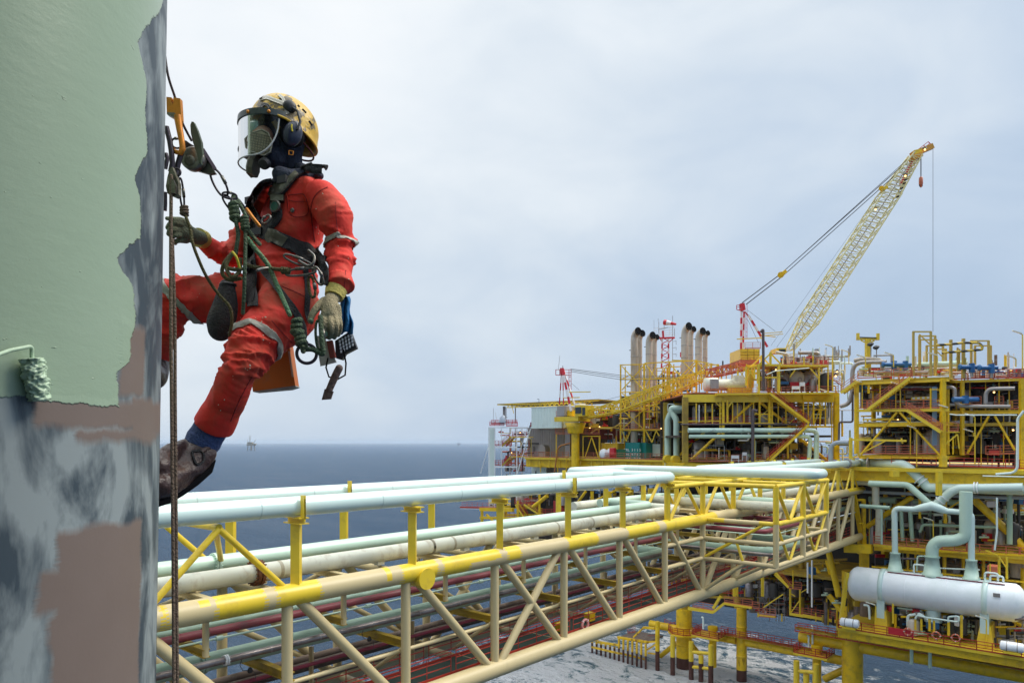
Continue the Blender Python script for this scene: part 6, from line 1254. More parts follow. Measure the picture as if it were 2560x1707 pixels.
sm=body.modifiers.new('s','SMOOTH'); sm.iterations=1; sm.factor=.25
bvh=BVHTree.FromPolygons([v.co+o0 for v in me.vertices],[tuple(p.vertices) for p in me.polygons])
CAMP=V((0,0,H))
def hit(x,y,fb=2.7,off=.006,b=None):
    d=(at(x,y,d=1.)-CAMP).normalized(); r=(b or bvh).ray_cast(CAMP,d)
    if r[0] is None: return at(x,y,d=fb),-d
    nn=r[1] if r[1].dot(d)<0 else -r[1]
    return r[0]+nn*off,nn
def strap(name,pts,wpx,mt,parent=per,fb=2.62,off=.006,th=.003,sub=10,crop='f',b=None,smooth=True):
    """webbing laid on the body through the given photo points"""
    o_=CROP[crop]; P=[(o_[0]+x/o_[2],o_[1]+y/o_[2]) for x,y in pts]; L_=[]
    for i in range(len(P)-1):
        p0=P[max(0,i-1)];p1=P[i];p2=P[i+1];p3=P[min(len(P)-1,i+2)]
        for k in range(sub+(i==len(P)-2)):
            t=k/sub; f=lambda a,b_,c,d:.5*((2*b_)+(c-a)*t+(2*a-5*b_+4*c-d)*t*t+(3*b_-a-3*c+d)*t**3); L_.append((f(p0[0],p1[0],p2[0],p3[0]),f(p0[1],p1[1],p2[1],p3[1])))
    rows=[]
    for i,(x,y) in enumerate(L_):
        a=L_[max(0,i-1)];c=L_[min(len(L_)-1,i+1)]; tx,ty=c[0]-a[0],c[1]-a[1]; l=math.hypot(tx,ty) or 1; nx,ny=-ty/l,tx/l; r=[]
        for s in (-1,-.33,.33,1): 
            q,nn=hit(x+nx*s*wpx/2,y+ny*s*wpx/2,fb,off,b); r.append([q,nn])
        rows.append(r)
    for it in range(3):   # webbing does not follow every fold
        for j in range(4):
            c=[rows[i][j][0].copy() for i in range(len(rows))]
            for i in range(1,len(rows)-1):
                m2=(c[i-1]+c[i+1])/2
                dcam=(c[i]-CAMP).length; dm=(m2-CAMP).length
                rows[i][j][0]=c[i].lerp(m2,.5)
    m_=MB(); K=len(rows); 
    for lay in (0,1):
        for r in rows:
            for q,nn in r: m_.v.append(q-(nn*th if lay else V((0,0,0))))
    for i in range(K-1):
        for j in range(3):
            a=i*4+j; m_.f.append((a,a+1,a+5,a+4)); m_.f.append((4*K+a,4*K+a+4,4*K+a+5,4*K+a+1)); m_.m+=[0,0]; m_.s+=[smooth,smooth]
        for j in (0,3): a=i*4+j; m_.f.append((a,a+4,4*K+a+4,4*K+a)); m_.m.append(0); m_.s.append(False)
    return m_.build(name,mt,parent)
def ringband(name,limb,t,wd,mt,tilt=None,off=.0035):
    """reflective tape: a slice of the sleeve between two planes, lifted off the cloth"""
    P=axes[limb]; f=t*(len(P)-1); i=min(int(f),len(P)-2); c=P[i].lerp(P[i+1],f-i); ad=(P[min(i+2,len(P)-1)]-P[max(i-1,0)]).normalized()
    if tilt is not None: ad=(ad+tilt).normalized()
    bm=bmesh.new(); bm.from_mesh(body.data); bm.verts.ensure_lookup_table(); c0=c-o0
    dl=[v for v in bm.verts if abs((v.co-c0).dot(ad))>wd*1.5 or (v.co-c0).length>.16 or (regs[v.index][1]!=limb)]
    bmesh.ops.delete(bm,geom=dl,context='VERTS')
    for s in (1,-1): bmesh.ops.bisect_plane(bm,geom=list(bm.verts)+list(bm.edges)+list(bm.faces),plane_co=c0+ad*s*wd/2,plane_no=ad*s,clear_outer=True)
    bm.normal_update()
    for v in bm.verts: v.co+=v.normal*off
    m2=bpy.data.meshes.new(name); bm.to_mesh(m2); bm.free(); m2.materials.clear(); m2.materials.append(mt)
    for p in m2.polygons: p.use_smooth=True; p.material_index=0
    o=bpy.data.objects.new(name,m2); COL.objects.link(o); o.parent=per; o['_o']=tuple(o0); s_=o.modifiers.new('t','SOLIDIFY'); s_.thickness=.002; s_.offset=1; return o
M['tape']=mat('grey_reflective_tape',(.36,.35,.29),.4,var=.2,vs=20,dirt=.6,dc=(.2,.14,.08),ds=15,dthr=.58)
M['web']=mat('black_webbing',(.022,.021,.022),.8,var=.4,vs=25,bump=.5,bs=120,dirt=.5,dc=(.12,.10,.07),ds=10,dthr=.62)
M['camo']=mat('paint_stained_webbing',(.085,.08,.05),.8,var=.5,vs=30,dirt=.8,dc=(.30,.28,.22),ds=28,dthr=.56)
M['metal']=mat('dull_worn_metal',(.22,.21,.19),.35,metal=.8,var=.4,vs=30,dirt=.6,dc=(.08,.07,.05),ds=25,dthr=.5)
M['rope']=mat('dirty_brown_rope',(.16,.11,.075),.85,var=.35,vs=40,bump=.8,bs=130)
M['grope']=mat('green_stained_rope',(.075,.12,.065),.85,var=.5,vs=14,bump=1,bs=130,dirt=.5,dc=(.22,.20,.10),ds=9,dthr=.58)
M['orangep']=mat('orange_anodised',(.62,.22,.02),.4,metal=.3,var=.25,vs=30,dirt=.5,dc=(.2,.1,.04),ds=20,dthr=.6)
ringband('reflective_band','la',.52,.022,M['tape'],UP*-.15-RGT*.25); ringband('reflective_band','ll',.27,.026,M['tape'],RGT*.08); ringband('reflective_band','rl',.52,.028,M['tape'],RGT*.05)
# pocket, seams and button
strap('chest_pocket',[(855,845),(862,880),(868,960)],1,M['red_cloth'],crop='p1')
M['seam']=mat('dark_red_seam',(.26,.012,.01),.8)
for pts in (((852,860),(905,850),(968,858),(985,975),(880,985),(852,860)),((858,885),(905,895),(975,895)),((1110,805),(1060,830),(1020,880),(1005,960),(1015,1060),(1030,1150)),((1160,900),(1165,1010),(1175,1090)),((1225,1330),(1215,1440))): strap('seam',pts,1.5,M['seam'],crop='p1',off=.002,th=.002)
for pts in (((700,470),(760,540),(820,600)),((590,790),(550,860),(500,960),(460,1060)),((760,270),(830,300),(890,330))): strap('seam',pts,1.5,M['seam'],crop='p2',off=.002,th=.002)
q,nn=hit(*[CROP['p1'][0]+890/2.529,CROP['p1'][1]+953/2.529]); m_=MB(); m_.lathe(q,q+nn,[(0,.009),(.003,.008),(.004,.004)],16); m_.build('button',M['metal'],per)
M['splat']=mat('dried_paint_splash',(.62,.55,.40),.7)
random.seed(11)
m_=MB()
for cx,cy,rx,ry,k in ((640,470,120,70,12),(560,740,90,90,6),(420,980,60,90,3),(250,280,80,80,5),(680,560,80,60,7)):
    for i in range(k):
        x=CROP['p2'][0]+(cx+random.gauss(0,rx*.5))/2.34; y=CROP['p2'][1]+(cy+random.gauss(0,ry*.5))/2.34; q,nn=hit(x,y,9,.0012)
        if (q-CAMP).length>5: continue
        r=random.choice((.001,.0014,.002,.003)); a=nn.orthogonal(); m_.sph(q,(r,r*random.uniform(.6,1.6),.0012),8,5,ax=(a.normalized(),nn.cross(a).normalized(),nn))
for i in range(10):
    x=CROP['p1'][0]+random.uniform(1020,1260)/2.529; y=CROP['p1'][1]+random.uniform(820,1400)/2.529; q,nn=hit(x,y,9,.0012)
    if (q-CAMP).length<5: a=nn.orthogonal(); m_.sph(q,(.002,.0028,.001),8,5,ax=(a.normalized(),nn.cross(a).normalized(),nn))
m_.build('paint_splashes',M['splat'],per)
# harness -----------------------------------------------------------------
def S(name,pts,w_,mt='web',crop='p1',**k): return strap(name,pts,w_,M[mt],crop=crop,**k)
S('waist_belt',[(615,1050),(700,1085),(800,1130),(900,1175),(1010,1240),(1085,1290)],36,off=.014,th=.010)
S('belt_pad',[(745,1100),(800,1125),(850,1150)],30,'camo',off=.018)
S('shoulder_strap',[(1075,690),(980,690),(900,735),(850,800),(800,860),(790,930),(800,990),(740,1060),(660,1100)],24,off=.012,th=.006)
S('shoulder_strap',[(905,725),(870,770),(800,840),(770,835)],26,'camo',off=.02,th=.006)
S('shoulder_strap',[(760,775),(700,790),(650,860),(620,920),(640,970),(690,1030)],22,off=.014,th=.008)
S('leg_strap',[(610,1180),(625,1300),(640,1420),(650,1568)],26,off=.014); S('leg_strap',[(570,20),(590,120),(600,240),(575,360)],28,crop='p2',off=.016)
S('leg_strap',[(660,170),(740,290),(820,400),(870,500),(880,600)],17,crop='p2',off=.012); S('leg_strap',[(890,150),(905,300),(900,420),(920,480)],12,crop='p2',off=.01)
S('back_strap',[(1010,1200),(1060,1260),(1095,1330),(1090,1420)],26,off=.012)
q,nn=hit(*[380+808/2.529,150+942/2.529],off=.022); m_=MB(); m_.lathe(q,q+nn,[(0,.022),(.008,.024),(.012,.022),(.012,.017),(.009,.016)],24); m_.build('chest_gauge',M['metal'],per)
m_=MB(); m_.lathe(q+nn*.009,q+nn,[(0,.0165),(.002,.0165)],24); m_.build('gauge_glass',mat('green_gauge_glass',(.05,.14,.10),.15),per)
q,nn=hit(*[380+815/2.529,150+890/2.529],off=.02); m_=MB(); m_.box(q,(.05,.02,.022),ax=(RGT,FWD,UP)); m_.build('strap_buckle',M['metal'],per)
for x,y,w_ in ((690,1095,.05),(850,780,.045),(640,900,.04)):
    q,nn=hit(380+x/2.529,150+y/2.529,off=.022); m_=MB(); m_.box(q,(w_,.012,.028),ax=(nn.cross(UP).normalized(),nn,UP)); m_.build('strap_buckle',M['black'],per)
m_=MB(); P=[A('p1',x,y,d=2.72) for x,y in ((940,680),(1010,655),(1015,668))]; m_.rings(P,.006,8); P=[A('p1',x,y,d=2.68) for x,y in ((1000,690),(1085,672),(1105,682))]; m_.rings(P,[.007,.007,.012],8); m_.build('loose_strap_end',M['web'],per)
# collar / scarf
m_=MB(); chain(m_,[(775,440,2.76,20),(742,447,2.74,24),(712,448,2.72,20),(690,455,2.76,12)]); chain(m_,[(752,425,2.80,18),(778,432,2.78,14),(800,440,2.74,10)]); chain(m_,[(700,436,2.72,20),(725,446,2.72,22)]); remesh(m_,'neck_scarf',M['hood'],per,.005,3)
# helmet ---------------------------------------------------------------------
HC=C3(706,322,2.80); ti=R(17)
hf0=(RGT*-.86-FWD*.46).normalized(); hf=(hf0*math.cos(ti)+UP*math.sin(ti)).normalized(); hl=(RGT*.46*1-FWD*.86).normalized(); hu=hl.cross(hf); hu=hu if hu.z>0 else -hu
def HP(f,l,u): return HC+hf*f+hl*l+hu*u
M['helm']=mat('scuffed_yellow_helmet',(.66,.40,.03),.42,var=.25,vs=16,dirt=.9,dc=(.05,.04,.022),ds=11,dthr=.545,dsoft=.015,bump=.2,bs=40)
hel=T('helmet',None,None,HC); hel.parent=per; hel.location=HC-V(per['_o'])
m_=MB(); n,mm=40,18
for j in range(mm+1):
    th=(PI*.54)*j/mm
    for k in range(n):
        ph=2*PI*k/n; cx,sx_=math.cos(ph),math.sin(ph); L_=.142 if cx<0 else .128; r_=math.sin(th)**.9; rim=.010*max(0,(j-mm+2)/2)
        low=-.020*(max(0,-cx))*(j/mm)**3
        m_.v.append(HP(cx*(L_*r_+rim),sx_*(.112*r_+rim),.128*math.cos(th)**(1) if th<PI/2 else -.012*(th-PI/2)/(PI*.04)+low) if True else 0)
for j in range(mm):
    for k in range(n): m_.f.append((j*n+k,(j+1)*n+k,(j+1)*n+(k+1)%n,j*n+(k+1)%n)); m_.m.append(0); m_.s.append(True)
sh=m_.build('shell',M['helm'],hel); s_=sh.modifiers.new('t','SOLIDIFY'); s_.thickness=.005; s_.offset=-1
hb_=BVHTree.FromPolygons(m_.v,m_.f)
def hstrap(name,pts,w_,mt,**k): return strap(name,pts,w_,mt,parent=hel,crop='k2',b=hb_,fb=2.7,**k)
hstrap('head_strap',[(540,180),(640,150),(760,190),(900,250),(930,330),(960,400)],9,M['tape'],off=.003); hstrap('head_strap',[(830,112),(890,170),(915,250)],7,M['tape'],off=.003)
for pts in (((1180,320),(1240,380)),((960,185),(1010,220)),((1110,260),(1140,290)),((830,175),(880,185)),((1280,500),(1330,570))): hstrap('vent_slot',pts,4,M['mblack'],off=.0008,th=.0005)
hstrap('clip',[(560,300),(600,255),(660,265),(690,310)],7,M['black'],off=.004)
m_=MB()
for ph in [k*PI/30 for k in range(31,60)]: pass
m_.rings([HP(-.150*math.cos(a) if math.cos(a)>0 else -.135*math.cos(a),.122*math.sin(a),-.014-.018*max(0,math.cos(a))) for a in [k*2*PI/48 for k in range(49)]],.0045,8,cap=False); m_.build('rim',mat('helmet_rim_yellow',(.7,.42,.03),.4),hel)
m_=MB(); m_.rings([HP(-.145*math.cos(a),.10*math.sin(a),-.02-.10*max(0,math.cos(a))**.5*.4) for a in [-1.2+k*.2 for k in range(13)]],[.004]*13,6); m_.build('nape_guard',mat('dark_red_liner',(.12,.02,.015),.7),hel)
# earmuff, arm, mount
q=HP(-.035,.118,-.055); m_=MB(); m_.sph(q,(.036,.026,.052),20,14,ax=(hf,hl,hu)); em=m_.build('ear_muff',mat('navy_muff_plastic',(.022,.028,.055),.3,var=.3,vs=20),hel)
m_=MB(); m_.torus(q-hl*.014,hl,.036,.012,24,8); m_.build('ear_cushion',M['mblack'],hel)
m_=MB(); m_.rings([HP(.0,.112,.045),HP(-.025,.135,.03),HP(-.045,.148,-.01),HP(-.045,.148,-.045)],.005,8); m_.build('muff_arm',M['black'],hel)
m_=MB(); m_.sph(HP(.005,.110,.045),(.026,.012,.024),16,10,ax=(hf,hl,hu)); m_.build('muff_mount',M['black'],hel)
m_=MB(); m_.rings([HP(-.020,.145,-.035),HP(-.022,.1465,-.045),HP(-.03,.1455,-.06)],.003,6); m_.build('muff_mark',mat('yellow_mark',(.75,.6,.02),.5),hel)
# visor
VC=(.035,0,-.022); RV=.118
VO_=HC+hf0*.045; VO_.z=H+1.262
def vp(a,u,rr=RV): return VO_+hf0*(rr*1.02*math.cos(a))+hl*(rr*math.sin(a))+UP*u
m_=MB(); 
for h0 in (0,):
    A_=[R(-108+216*k/40) for k in range(41)]
    for a in A_: 
        for u,rr in ((.010,RV+.002),(-.014,RV+.004),(-.014,RV-.006),(.010,RV-.008)): m_.v.append(vp(a,u,rr))
    for k in range(40):
        for j in range(4): m_.f.append((k*4+j,k*4+(j+1)%4,(k+1)*4+(j+1)%4,(k+1)*4+j)); m_.m.append(0); m_.s.append(False)
m_.build('visor_bracket',mat('dark_teal_bracket',(.03,.045,.045),.35),hel)
def vh(a): 
    d=abs(a)/R(96); return -.014-.155*(1-max(0,d-.52)**2/(.48**2))**.5 if d<1 else -.014
gm=bpy.data.materials.new('clear_visor'); gm.use_nodes=True; N_=gm.node_tree.nodes; L_=gm.node_tree.links; N_.clear(); o_=N_.new('ShaderNodeOutputMaterial'); tr=N_.new('ShaderNodeBsdfTransparent'); tr.inputs[0].default_value=(.92,.95,.94,1); gl=N_.new('ShaderNodeBsdfGlossy'); gl.inputs['Roughness'].default_value=.06; lw_=N_.new('ShaderNodeFresnel'); lw_.inputs[0].default_value=1.42; mm_=N_.new('ShaderNodeMixShader'); L_.new(lw_.outputs[0],mm_.inputs[0]); L_.new(tr.outputs[0],mm_.inputs[1]); L_.new(gl.outputs[0],mm_.inputs[2]); L_.new(mm_.outputs[0],o_.inputs[0])
m_=MB(); A_=[R(-96+192*k/64) for k in range(65)]
for a in A_:
    for j in range(7): m_.v.append(vp(a,-.010+(vh(a)+.010)*j/6))
for k in range(64):
    for j in range(6): m_.f.append((k*7+j,(k+1)*7+j,(k+1)*7+j+1,k*7+j+1)); m_.m.append(0); m_.s.append(True)
m_.build('visor_shield',gm,hel)
m_=MB(); m_.rings([vp(a,vh(a)) for a in [R(-95.9+191.8*k/90) for k in range(91)]],.0032,8); m_.build('visor_trim',mat('pale_visor_trim',(.55,.55,.55),.35),hel)
for a in (78,40): m_=MB(); m_.sph(vp(R(a),-.004,RV+.004),.007,10,8); m_.build('visor_knob',M['orangep'],hel)
# goggles, respirator
m_=MB(); m_.sph(HP(.094,0,-.066),(.034,.070,.040),20,12,ax=(hf,hl,hu)); m_.build('goggles',mat('green_goggle_lens',(.26,.40,.36),.25),per)
m_=MB(); m_.sph(HP(.058,.040,-.088),(.044,.046,.044),16,12,ax=(hf,hl,hu)); m_.build('cheek',mat('brown_skin',(.38,.20,.13),.6,var=.2,vs=30),per)  # brown skin tone of the cheek
m_=MB(); m_.torus(HP(.084,0,-.070),hf,.060,.009,28,8); m_.v=[v for v in m_.v]; m_.build('goggle_frame',M['black'],per)
strap('goggle_strap',[(760,510),(840,640),(930,740)],12,mat('ochre_strap',(.20,.13,.03),.7),crop='k2',fb=2.72,off=.008)
m_=MB(); m_.sph(HP(.075,0,-.135),(.05,.05,.045),16,12,ax=(hf,hl,hu)); m_.sph(HP(.10,0,-.15),(.03,.03,.03),12,8); remesh(m_,'respirator',mat('dark_grey_rubber',(.065,.06,.055),.5),per,.005,3)
M['cart']=mat('tan_filter_cartridge',(.33,.27,.17),.6,var=.3,vs=60)
def cart(c,nrm,up_,w_,h_,lat):
    nrm=nrm.normalized(); sx_=up_.cross(nrm).normalized(); up_=nrm.cross(sx_)
    sh_=[(-.55,-.8),(.55,-.9),(.95,-.5),(1.0,.2),(.6,.85),(.1,1.0),(-.7,.5),(-1.0,0),(-.85,-.6)]
    t=T('filter_cartridge',None,None,c); t.parent=per; t.location=c-V(per['_o'])
    m_=MB(); m_.prism([c+sx_*(a*w_)+up_*(b*h_) for a,b in sh_],nrm*.020); m_.build('cartridge_body',mat('dark_olive_plastic',(.10,.09,.06),.5),t)
    m_=MB(); m_.prism([c+nrm*.0205+sx_*(a*w_*.9)+up_*(b*h_*.88) for a,b in sh_],nrm*.002); m_.build('filter_face',M['cart'],t)
    m_=MB(); P=[c+nrm*.021+sx_*(a*w_)+up_*(b*h_) for a,b in sh_]; m_.rings(P+[P[0]],.0028,6); m_.build('cartridge_rim',mat('pale_tan_rim',(.45,.40,.30),.5),t)
    m_=MB()
    for k in range(-4,5): m_.beam(c+nrm*.023+sx_*(w_*.19*k)-up_*h_*.7,c+nrm*.023+sx_*(w_*.19*k)+up_*h_*.62,.0022)
    for k in range(-3,4): m_.beam(c+nrm*.023-sx_*w_*.78+up_*(h_*.2*k),c+nrm*.023+sx_*w_*.85+up_*(h_*.2*k),.0022)
    m_.build('grille',mat('grille_brown',(.16,.13,.08),.6),t)
cart(HP(.062,.060,-.128),(hf*.30+hl*.95-UP*.12),(hu+hf*.15),.050,.050,1); cart(C3(641,418,2.72),(hf*.8-hl*.5-UP*.1),hu-hf*.1,.034,.044,-1)
m_=MB(); m_.lathe(C3(663,408,2.70),C3(640,420,2.60),[(0,.022),(.018,.022),(.02,.017),(.026,.016)],18); m_.build('exhale_valve',M['black'],per)
m_=MB(); q=C3(560+1010/6.03,220+980/6.03,2.68); m_.torus(q,hl+hf*.3,.011,.0022,4,6); m_.build('strap_buckle',M['orangep'],per)
# hands ------------------------------------------------------------------------
M['glove']=mat('tan_knit_glove',(.40,.33,.19),.85,var=.2,vs=30,bump=.7,bs=200,dirt=.55,dc=(.16,.20,.12),ds=12,dthr=.58)
M['dglove']=mat('paint_soiled_glove',(.17,.18,.11),.85,var=.4,vs=25,bump=.6,bs=150,dirt=.6,dc=(.10,.14,.09),ds=14,dthr=.5)
M['cuff']=mat('yellow_glove_cuff',(.62,.50,.12),.7,var=.12,vs=25,bump=.4,bs=90)
def K(x,y,d,r): return (700+x/4.3542,650+y/4.3542,d,r/4.3542)
m_=MB()
chain(m_,[K(590,400,2.58,72),K(550,450,2.56,78),K(545,530,2.545,84),K(560,600,2.54,84)])
chain(m_,[K(510,500,2.545,62),K(505,590,2.53,56)]); chain(m_,[K(610,520,2.55,56),K(625,600,2.55,50)])
chain(m_,[K(475,600,2.53,38),K(488,680,2.51,34),K(488,760,2.515,33),K(490,835,2.545,29)])
chain(m_,[K(545,620,2.525,37),K(558,700,2.505,33),K(556,780,2.515,31),K(535,845,2.55,27)])
chain(m_,[K(598,620,2.53,35),K(615,700,2.515,31),K(612,775,2.525,29),K(592,845,2.56,25)])
chain(m_,[K(640,615,2.545,30),K(656,690,2.535,27),K(655,755,2.545,25),K(634,820,2.57,22)])
chain(m_,[K(480,450,2.56,50),K(420,500,2.54,44),K(365,570,2.525,38),K(335,640,2.52,33),K(338,672,2.525,30)])
lh=remesh(m_,'glove',M['glove'],per,.0028,3,.5)
m_=MB(); 
for c in (K(488,800,2.51,30),K(540,830,2.535,26),K(595,830,2.55,24),K(335,655,2.515,26)): q=C3(*c[:3]); m_.sph(q,c[3]*2.5/FP*1.05,12,8)
m_.build('fingertip_paint',mat('green_paint_on_glove',(.14,.24,.14),.6,var=.4,vs=60),lh)
m_=MB(); a=C3(*K(625,290,2.60,0)[:3]); b=C3(*K(585,400,2.58,0)[:3]); m_.rings([a,a.lerp(b,.5),b],[.041,.039,.034],24); g_=m_.build('glove_cuff',M['cuff'],lh)
m_=MB()
def G(x,y,d,r): return (380+x/2.529,150+y/2.529,d,r/2.529)
chain(m_,[G(315,1130,2.8,42),G(270,1115,2.74,48),G(225,1095,2.7,52),G(185,1080,2.66,48)])
chain(m_,[G(215,1060,2.68,30),G(165,1030,2.62,22),G(125,1030,2.60,18),G(100,1060,2.62,16)]); chain(m_,[G(200,1085,2.68,28),G(150,1070,2.62,20),G(118,1075,2.6,17),G(105,1100,2.63,15)])
chain(m_,[G(205,1110,2.69,28),G(160,1105,2.63,20),G(130,1115,2.62,17),G(122,1135,2.65,14)]); chain(m_,[G(215,1135,2.70,26),G(175,1140,2.66,18),G(150,1148,2.66,15),G(148,1160,2.68,12)])
chain(m_,[G(235,1070,2.68,28),G(195,1020,2.64,22),G(140,1008,2.6,17),G(95,1002,2.58,13)])
rh=remesh(m_,'glove',M['dglove'],per,.0028,3,.5)
m_=MB(); a=C3(*G(325,1135,2.83,0)[:3]); b=C3(*G(290,1122,2.79,0)[:3]); m_.rings([a,b],[.036,.038],22); m_.build('glove_cuff',M['cuff'],rh)
# boots and sock
m_=MB(); a=C3(540,1050,2.6);b=C3(496,1122,2.6); m_.rings([a,a.lerp(b,.5),a.lerp(b,.7),b],[.062,.061,.064,.058],24); m_.build('sock',mat('blue_grey_sock',(.055,.085,.20),.85,var=.3,vs=30,bump=.6,bs=80),per)
M['boot']=mat('dark_brown_boot_leather',(.060,.030,.024),.35,var=.4,vs=12,bump=.6,bs=25,dirt=.35,dc=(.22,.13,.08),ds=16,dthr=.62)
m_=MB(); Q=lambda x,y,d,r:(380+x/2.3403,600+y/2.3403,d,r/2.3403)
chain(m_,[Q(285,1165,2.6,80),Q(265,1225,2.59,92),Q(225,1290,2.55,90),Q(165,1355,2.50,82),Q(100,1410,2.44,78),Q(30,1440,2.38,70)],8,22); chain(m_,[Q(300,1250,2.58,66),Q(240,1330,2.54,60)]); chain(m_,[Q(190,1215,2.56,55),Q(90,1270,2.46,58),Q(40,1330,2.40,60)])
bt=remesh(m_,'boot',M['boot'],per,.005,3)
me_=bt.data
for v in me_.vertices:
    q=v.co; v.co+=v.normal*.007*(1-abs(NZ.noise(V((q.x*9+q.z*14,q.y*9,q.z*5)))*2.6))
m_=MB(); 
a=C3(*Q(365,1290,2.57,0)[:3]); P=[C3(*Q(x,y,d,0)[:3]) for x,y,d in ((362,1285,2.60),(335,1345,2.58),(250,1412,2.54),(160,1470,2.49),(90,1510,2.44),(20,1535,2.38))]; 
m_.rings(P,[.008,.014,.018,.020,.020,.018],12); m_.build('sole',M['mblack'],bt)
bb=BVHTree.FromPolygons([v.co+V(bt['_o']) for v in me_.vertices],[tuple(p.vertices) for p in me_.polygons])
strap('pull_loop',[(232,1240),(290,1235),(300,1290),(255,1310),(232,1240)],5,M['web'],parent=bt,crop='p2',b=bb,fb=2.5,off=.006,th=.004); strap('pull_loop',[(290,1235),(350,1200)],9,mat('boot_tab_brown',(.13,.08,.07),.5),parent=bt,crop='p2',b=bb,fb=2.5,off=.006,th=.004)
m_=MB(); chain(m_,[(388,905,2.9,34),(380,940,2.86,36),(372,925,2.8,30)]); remesh(m_,'boot',M['boot'],per,.006,2)
# ------------------------------------------------ gear hanging on the worker (each its own thing)
def rope(name,label,crop,pts,w_,mt,cat='rope',sub=8,group=None,nse=.0):
    o_=CROP[crop]; m_=MB(); P=[(o_[0]+x/o_[2],o_[1]+y/o_[2],d,w_/2/o_[2]) for x,y,d in pts]; chain(m_,P,sub,12); o=m_.build(name,mt,None,loc=C3(*P[0][:3])); return tag(o,label,cat,group)
def oval(name,label,crop,a,b,w_,r_,mt,cat='carabiner',parent=None):
    """oval link between two photo points (x,y,depth)"""
    o_=CROP[crop]; p=C3(o_[0]+a[0]/o_[2],o_[1]+a[1]/o_[2],a[2]); q=C3(o_[0]+b[0]/o_[2],o_[1]+b[1]/o_[2],b[2]); d=(q-p); Ld=d.length; d.normalize(); s=d.cross(FWD*.9+RGT*.3).normalized(); w_=w_/o_[2]*a[2]/FP/2; r_=r_/o_[2]*a[2]/FP/2
    P=[]
    for k in range(33):
        t=2*PI*k/32; P.append((p+q)/2+d*((Ld/2)*max(-1,min(1,1.0*math.cos(t))))*1.0+s*(w_*(abs(math.sin(t))**.7)*math.copysign(1,math.sin(t))))
    m_=MB(); m_.rings(P,r_,8,cap=False); t=T(name,label,cat,p); m_.build('link_body',mt,t)
    m2=MB(); c=(p+q)/2+s*w_; m2.lathe(c-d*Ld*.16,c+d,[(0,r_*1.1),(0,r_*1.5),(Ld*.3,r_*1.5),(Ld*.3,r_*1.1)],10); m2.build('screw_gate',M['metal'],t); return t
GR='two brown working ropes hanging beside the column'
rope('hanging_rope','left strand of the two brown ropes hanging straight down beside the column','p1',[(118,760,2.28),(118,1100,2.28),(120,1568,2.28)],20,M['rope'],group=GR)
bpy.data.objects.remove([o for o in COL.objects if o.name.startswith('hanging_rope')][0])
rope('hanging_rope','left strand of the two brown ropes hanging straight down beside the column','f',[(428,440,2.28),(427,700,2.28),(429,1000,2.28),(433,1400,2.28),(436,1900,2.28)],8.5,M['rope'],group=GR,sub=20)
rope('hanging_rope','right strand of the two brown ropes hanging straight down beside the column','f',[(431,600,2.31),(437,800,2.31),(438,1000,2.31),(441,1400,2.31),(445,1900,2.31)],8,M['rope'],group=GR,sub=20)
rope('main_rope','taut dark rope coming down from above the frame into the orange clamp','k1',[(100,-420,2.30),(150,0,2.32),(225,250,2.36),(290,480,2.40),(385,670,2.44)],24,mat('dark_plum_rope',(.07,.045,.05),.8,var=.3,vs=40,bump=.6,bs=120))
oc=T('rope_clamp','orange rope clamp with round eye hole hooked on the taut rope','rope clamp',A('k1',210,350,d=2.36))
def plate(parent,name,crop,pts,d,th_,mt,back=True,hole=None):
    m_=MB(); m_.prism([A(crop,x,y,d=d if not isinstance(d,(list,tuple)) else d[i]) for i,(x,y) in enumerate(pts)],FWD*th_); return m_.build(name,mt,parent)
plate(oc,'clamp_plate','k1',[(140,245),(190,250),(192,262),(186,285),(196,308),(208,310),(214,290),(208,262),(210,250),(275,260),(287,470),(270,500),(235,470),(145,415)],2.34,.018,M['orangep'])
m_=MB(); P=[A('k1',x,y,d=2.34) for x,y in ((250,430),(270,560),(292,680),(300,750),(280,795),(235,785),(205,765),(215,740))]; m_.rings(P,[.013,.011,.010,.010,.010,.008,.007,.006],10); m_.build('hook_arm',M['orangep'],oc)
plate(oc,'cam_lever','k1',[(145,395),(220,400),(235,425),(215,445),(150,420)],2.33,.012,M['metal'])
ds=T('descender','dark round descender with upright green handle on the taut rope','descender',A('k1',380,850,d=2.42))
m_=MB(); c=A('k1',400,850,d=2.40); m_.lathe(c-FWD*.012,c+FWD,[(0,.012),(.001,.034),(.006,.040),(.030,.040),(.036,.034),(.036,.01)],28); m_.build('side_plate',M['metal'],ds)
plate(ds,'side_plate','k1',[(290,700),(330,670),(400,720),(500,780),(600,960),(620,990),(560,1000),(440,965),(340,930),(300,860)],2.425,.016,mat('dark_olive_metal',(.075,.075,.055),.45,metal=.4,var=.5,vs=25))
plate(ds,'handle','k1',[(375,520),(388,487),(408,490),(440,560),(480,680),(492,800),(480,900),(462,895),(440,800),(400,690),(380,600)],2.385,.016,mat('dark_green_handle',(.07,.09,.06),.5,var=.4,vs=25))
m_=MB(); c=A('k1',365,865,d=2.385); m_.lathe(c,c+FWD,[(0,.010),(0,.018),(.01,.020)],20); m_.build('centre_bolt',M['camo'],ds)
m_=MB(); m_.beam(A('k1',490,760,d=2.41),A('k1',615,960,d=2.44),.014,.012); m_.beam(A('k1',300,690,d=2.41),A('k1',405,745,d=2.41),.014); m_.build('link_arm',mat('plum_link_metal',(.06,.04,.05),.4,metal=.4),ds)
DK=mat('dark_purple_steel',(.045,.035,.045),.35,metal=.5)
oval('carabiner','long dark link directly below the descender','k1',(590,960,2.44),(725,1215,2.46),120,22,DK)
oval('carabiner','small dark ring joining the two long links','k1',(690,1200,2.45),(830,1225,2.47),60,20,DK)
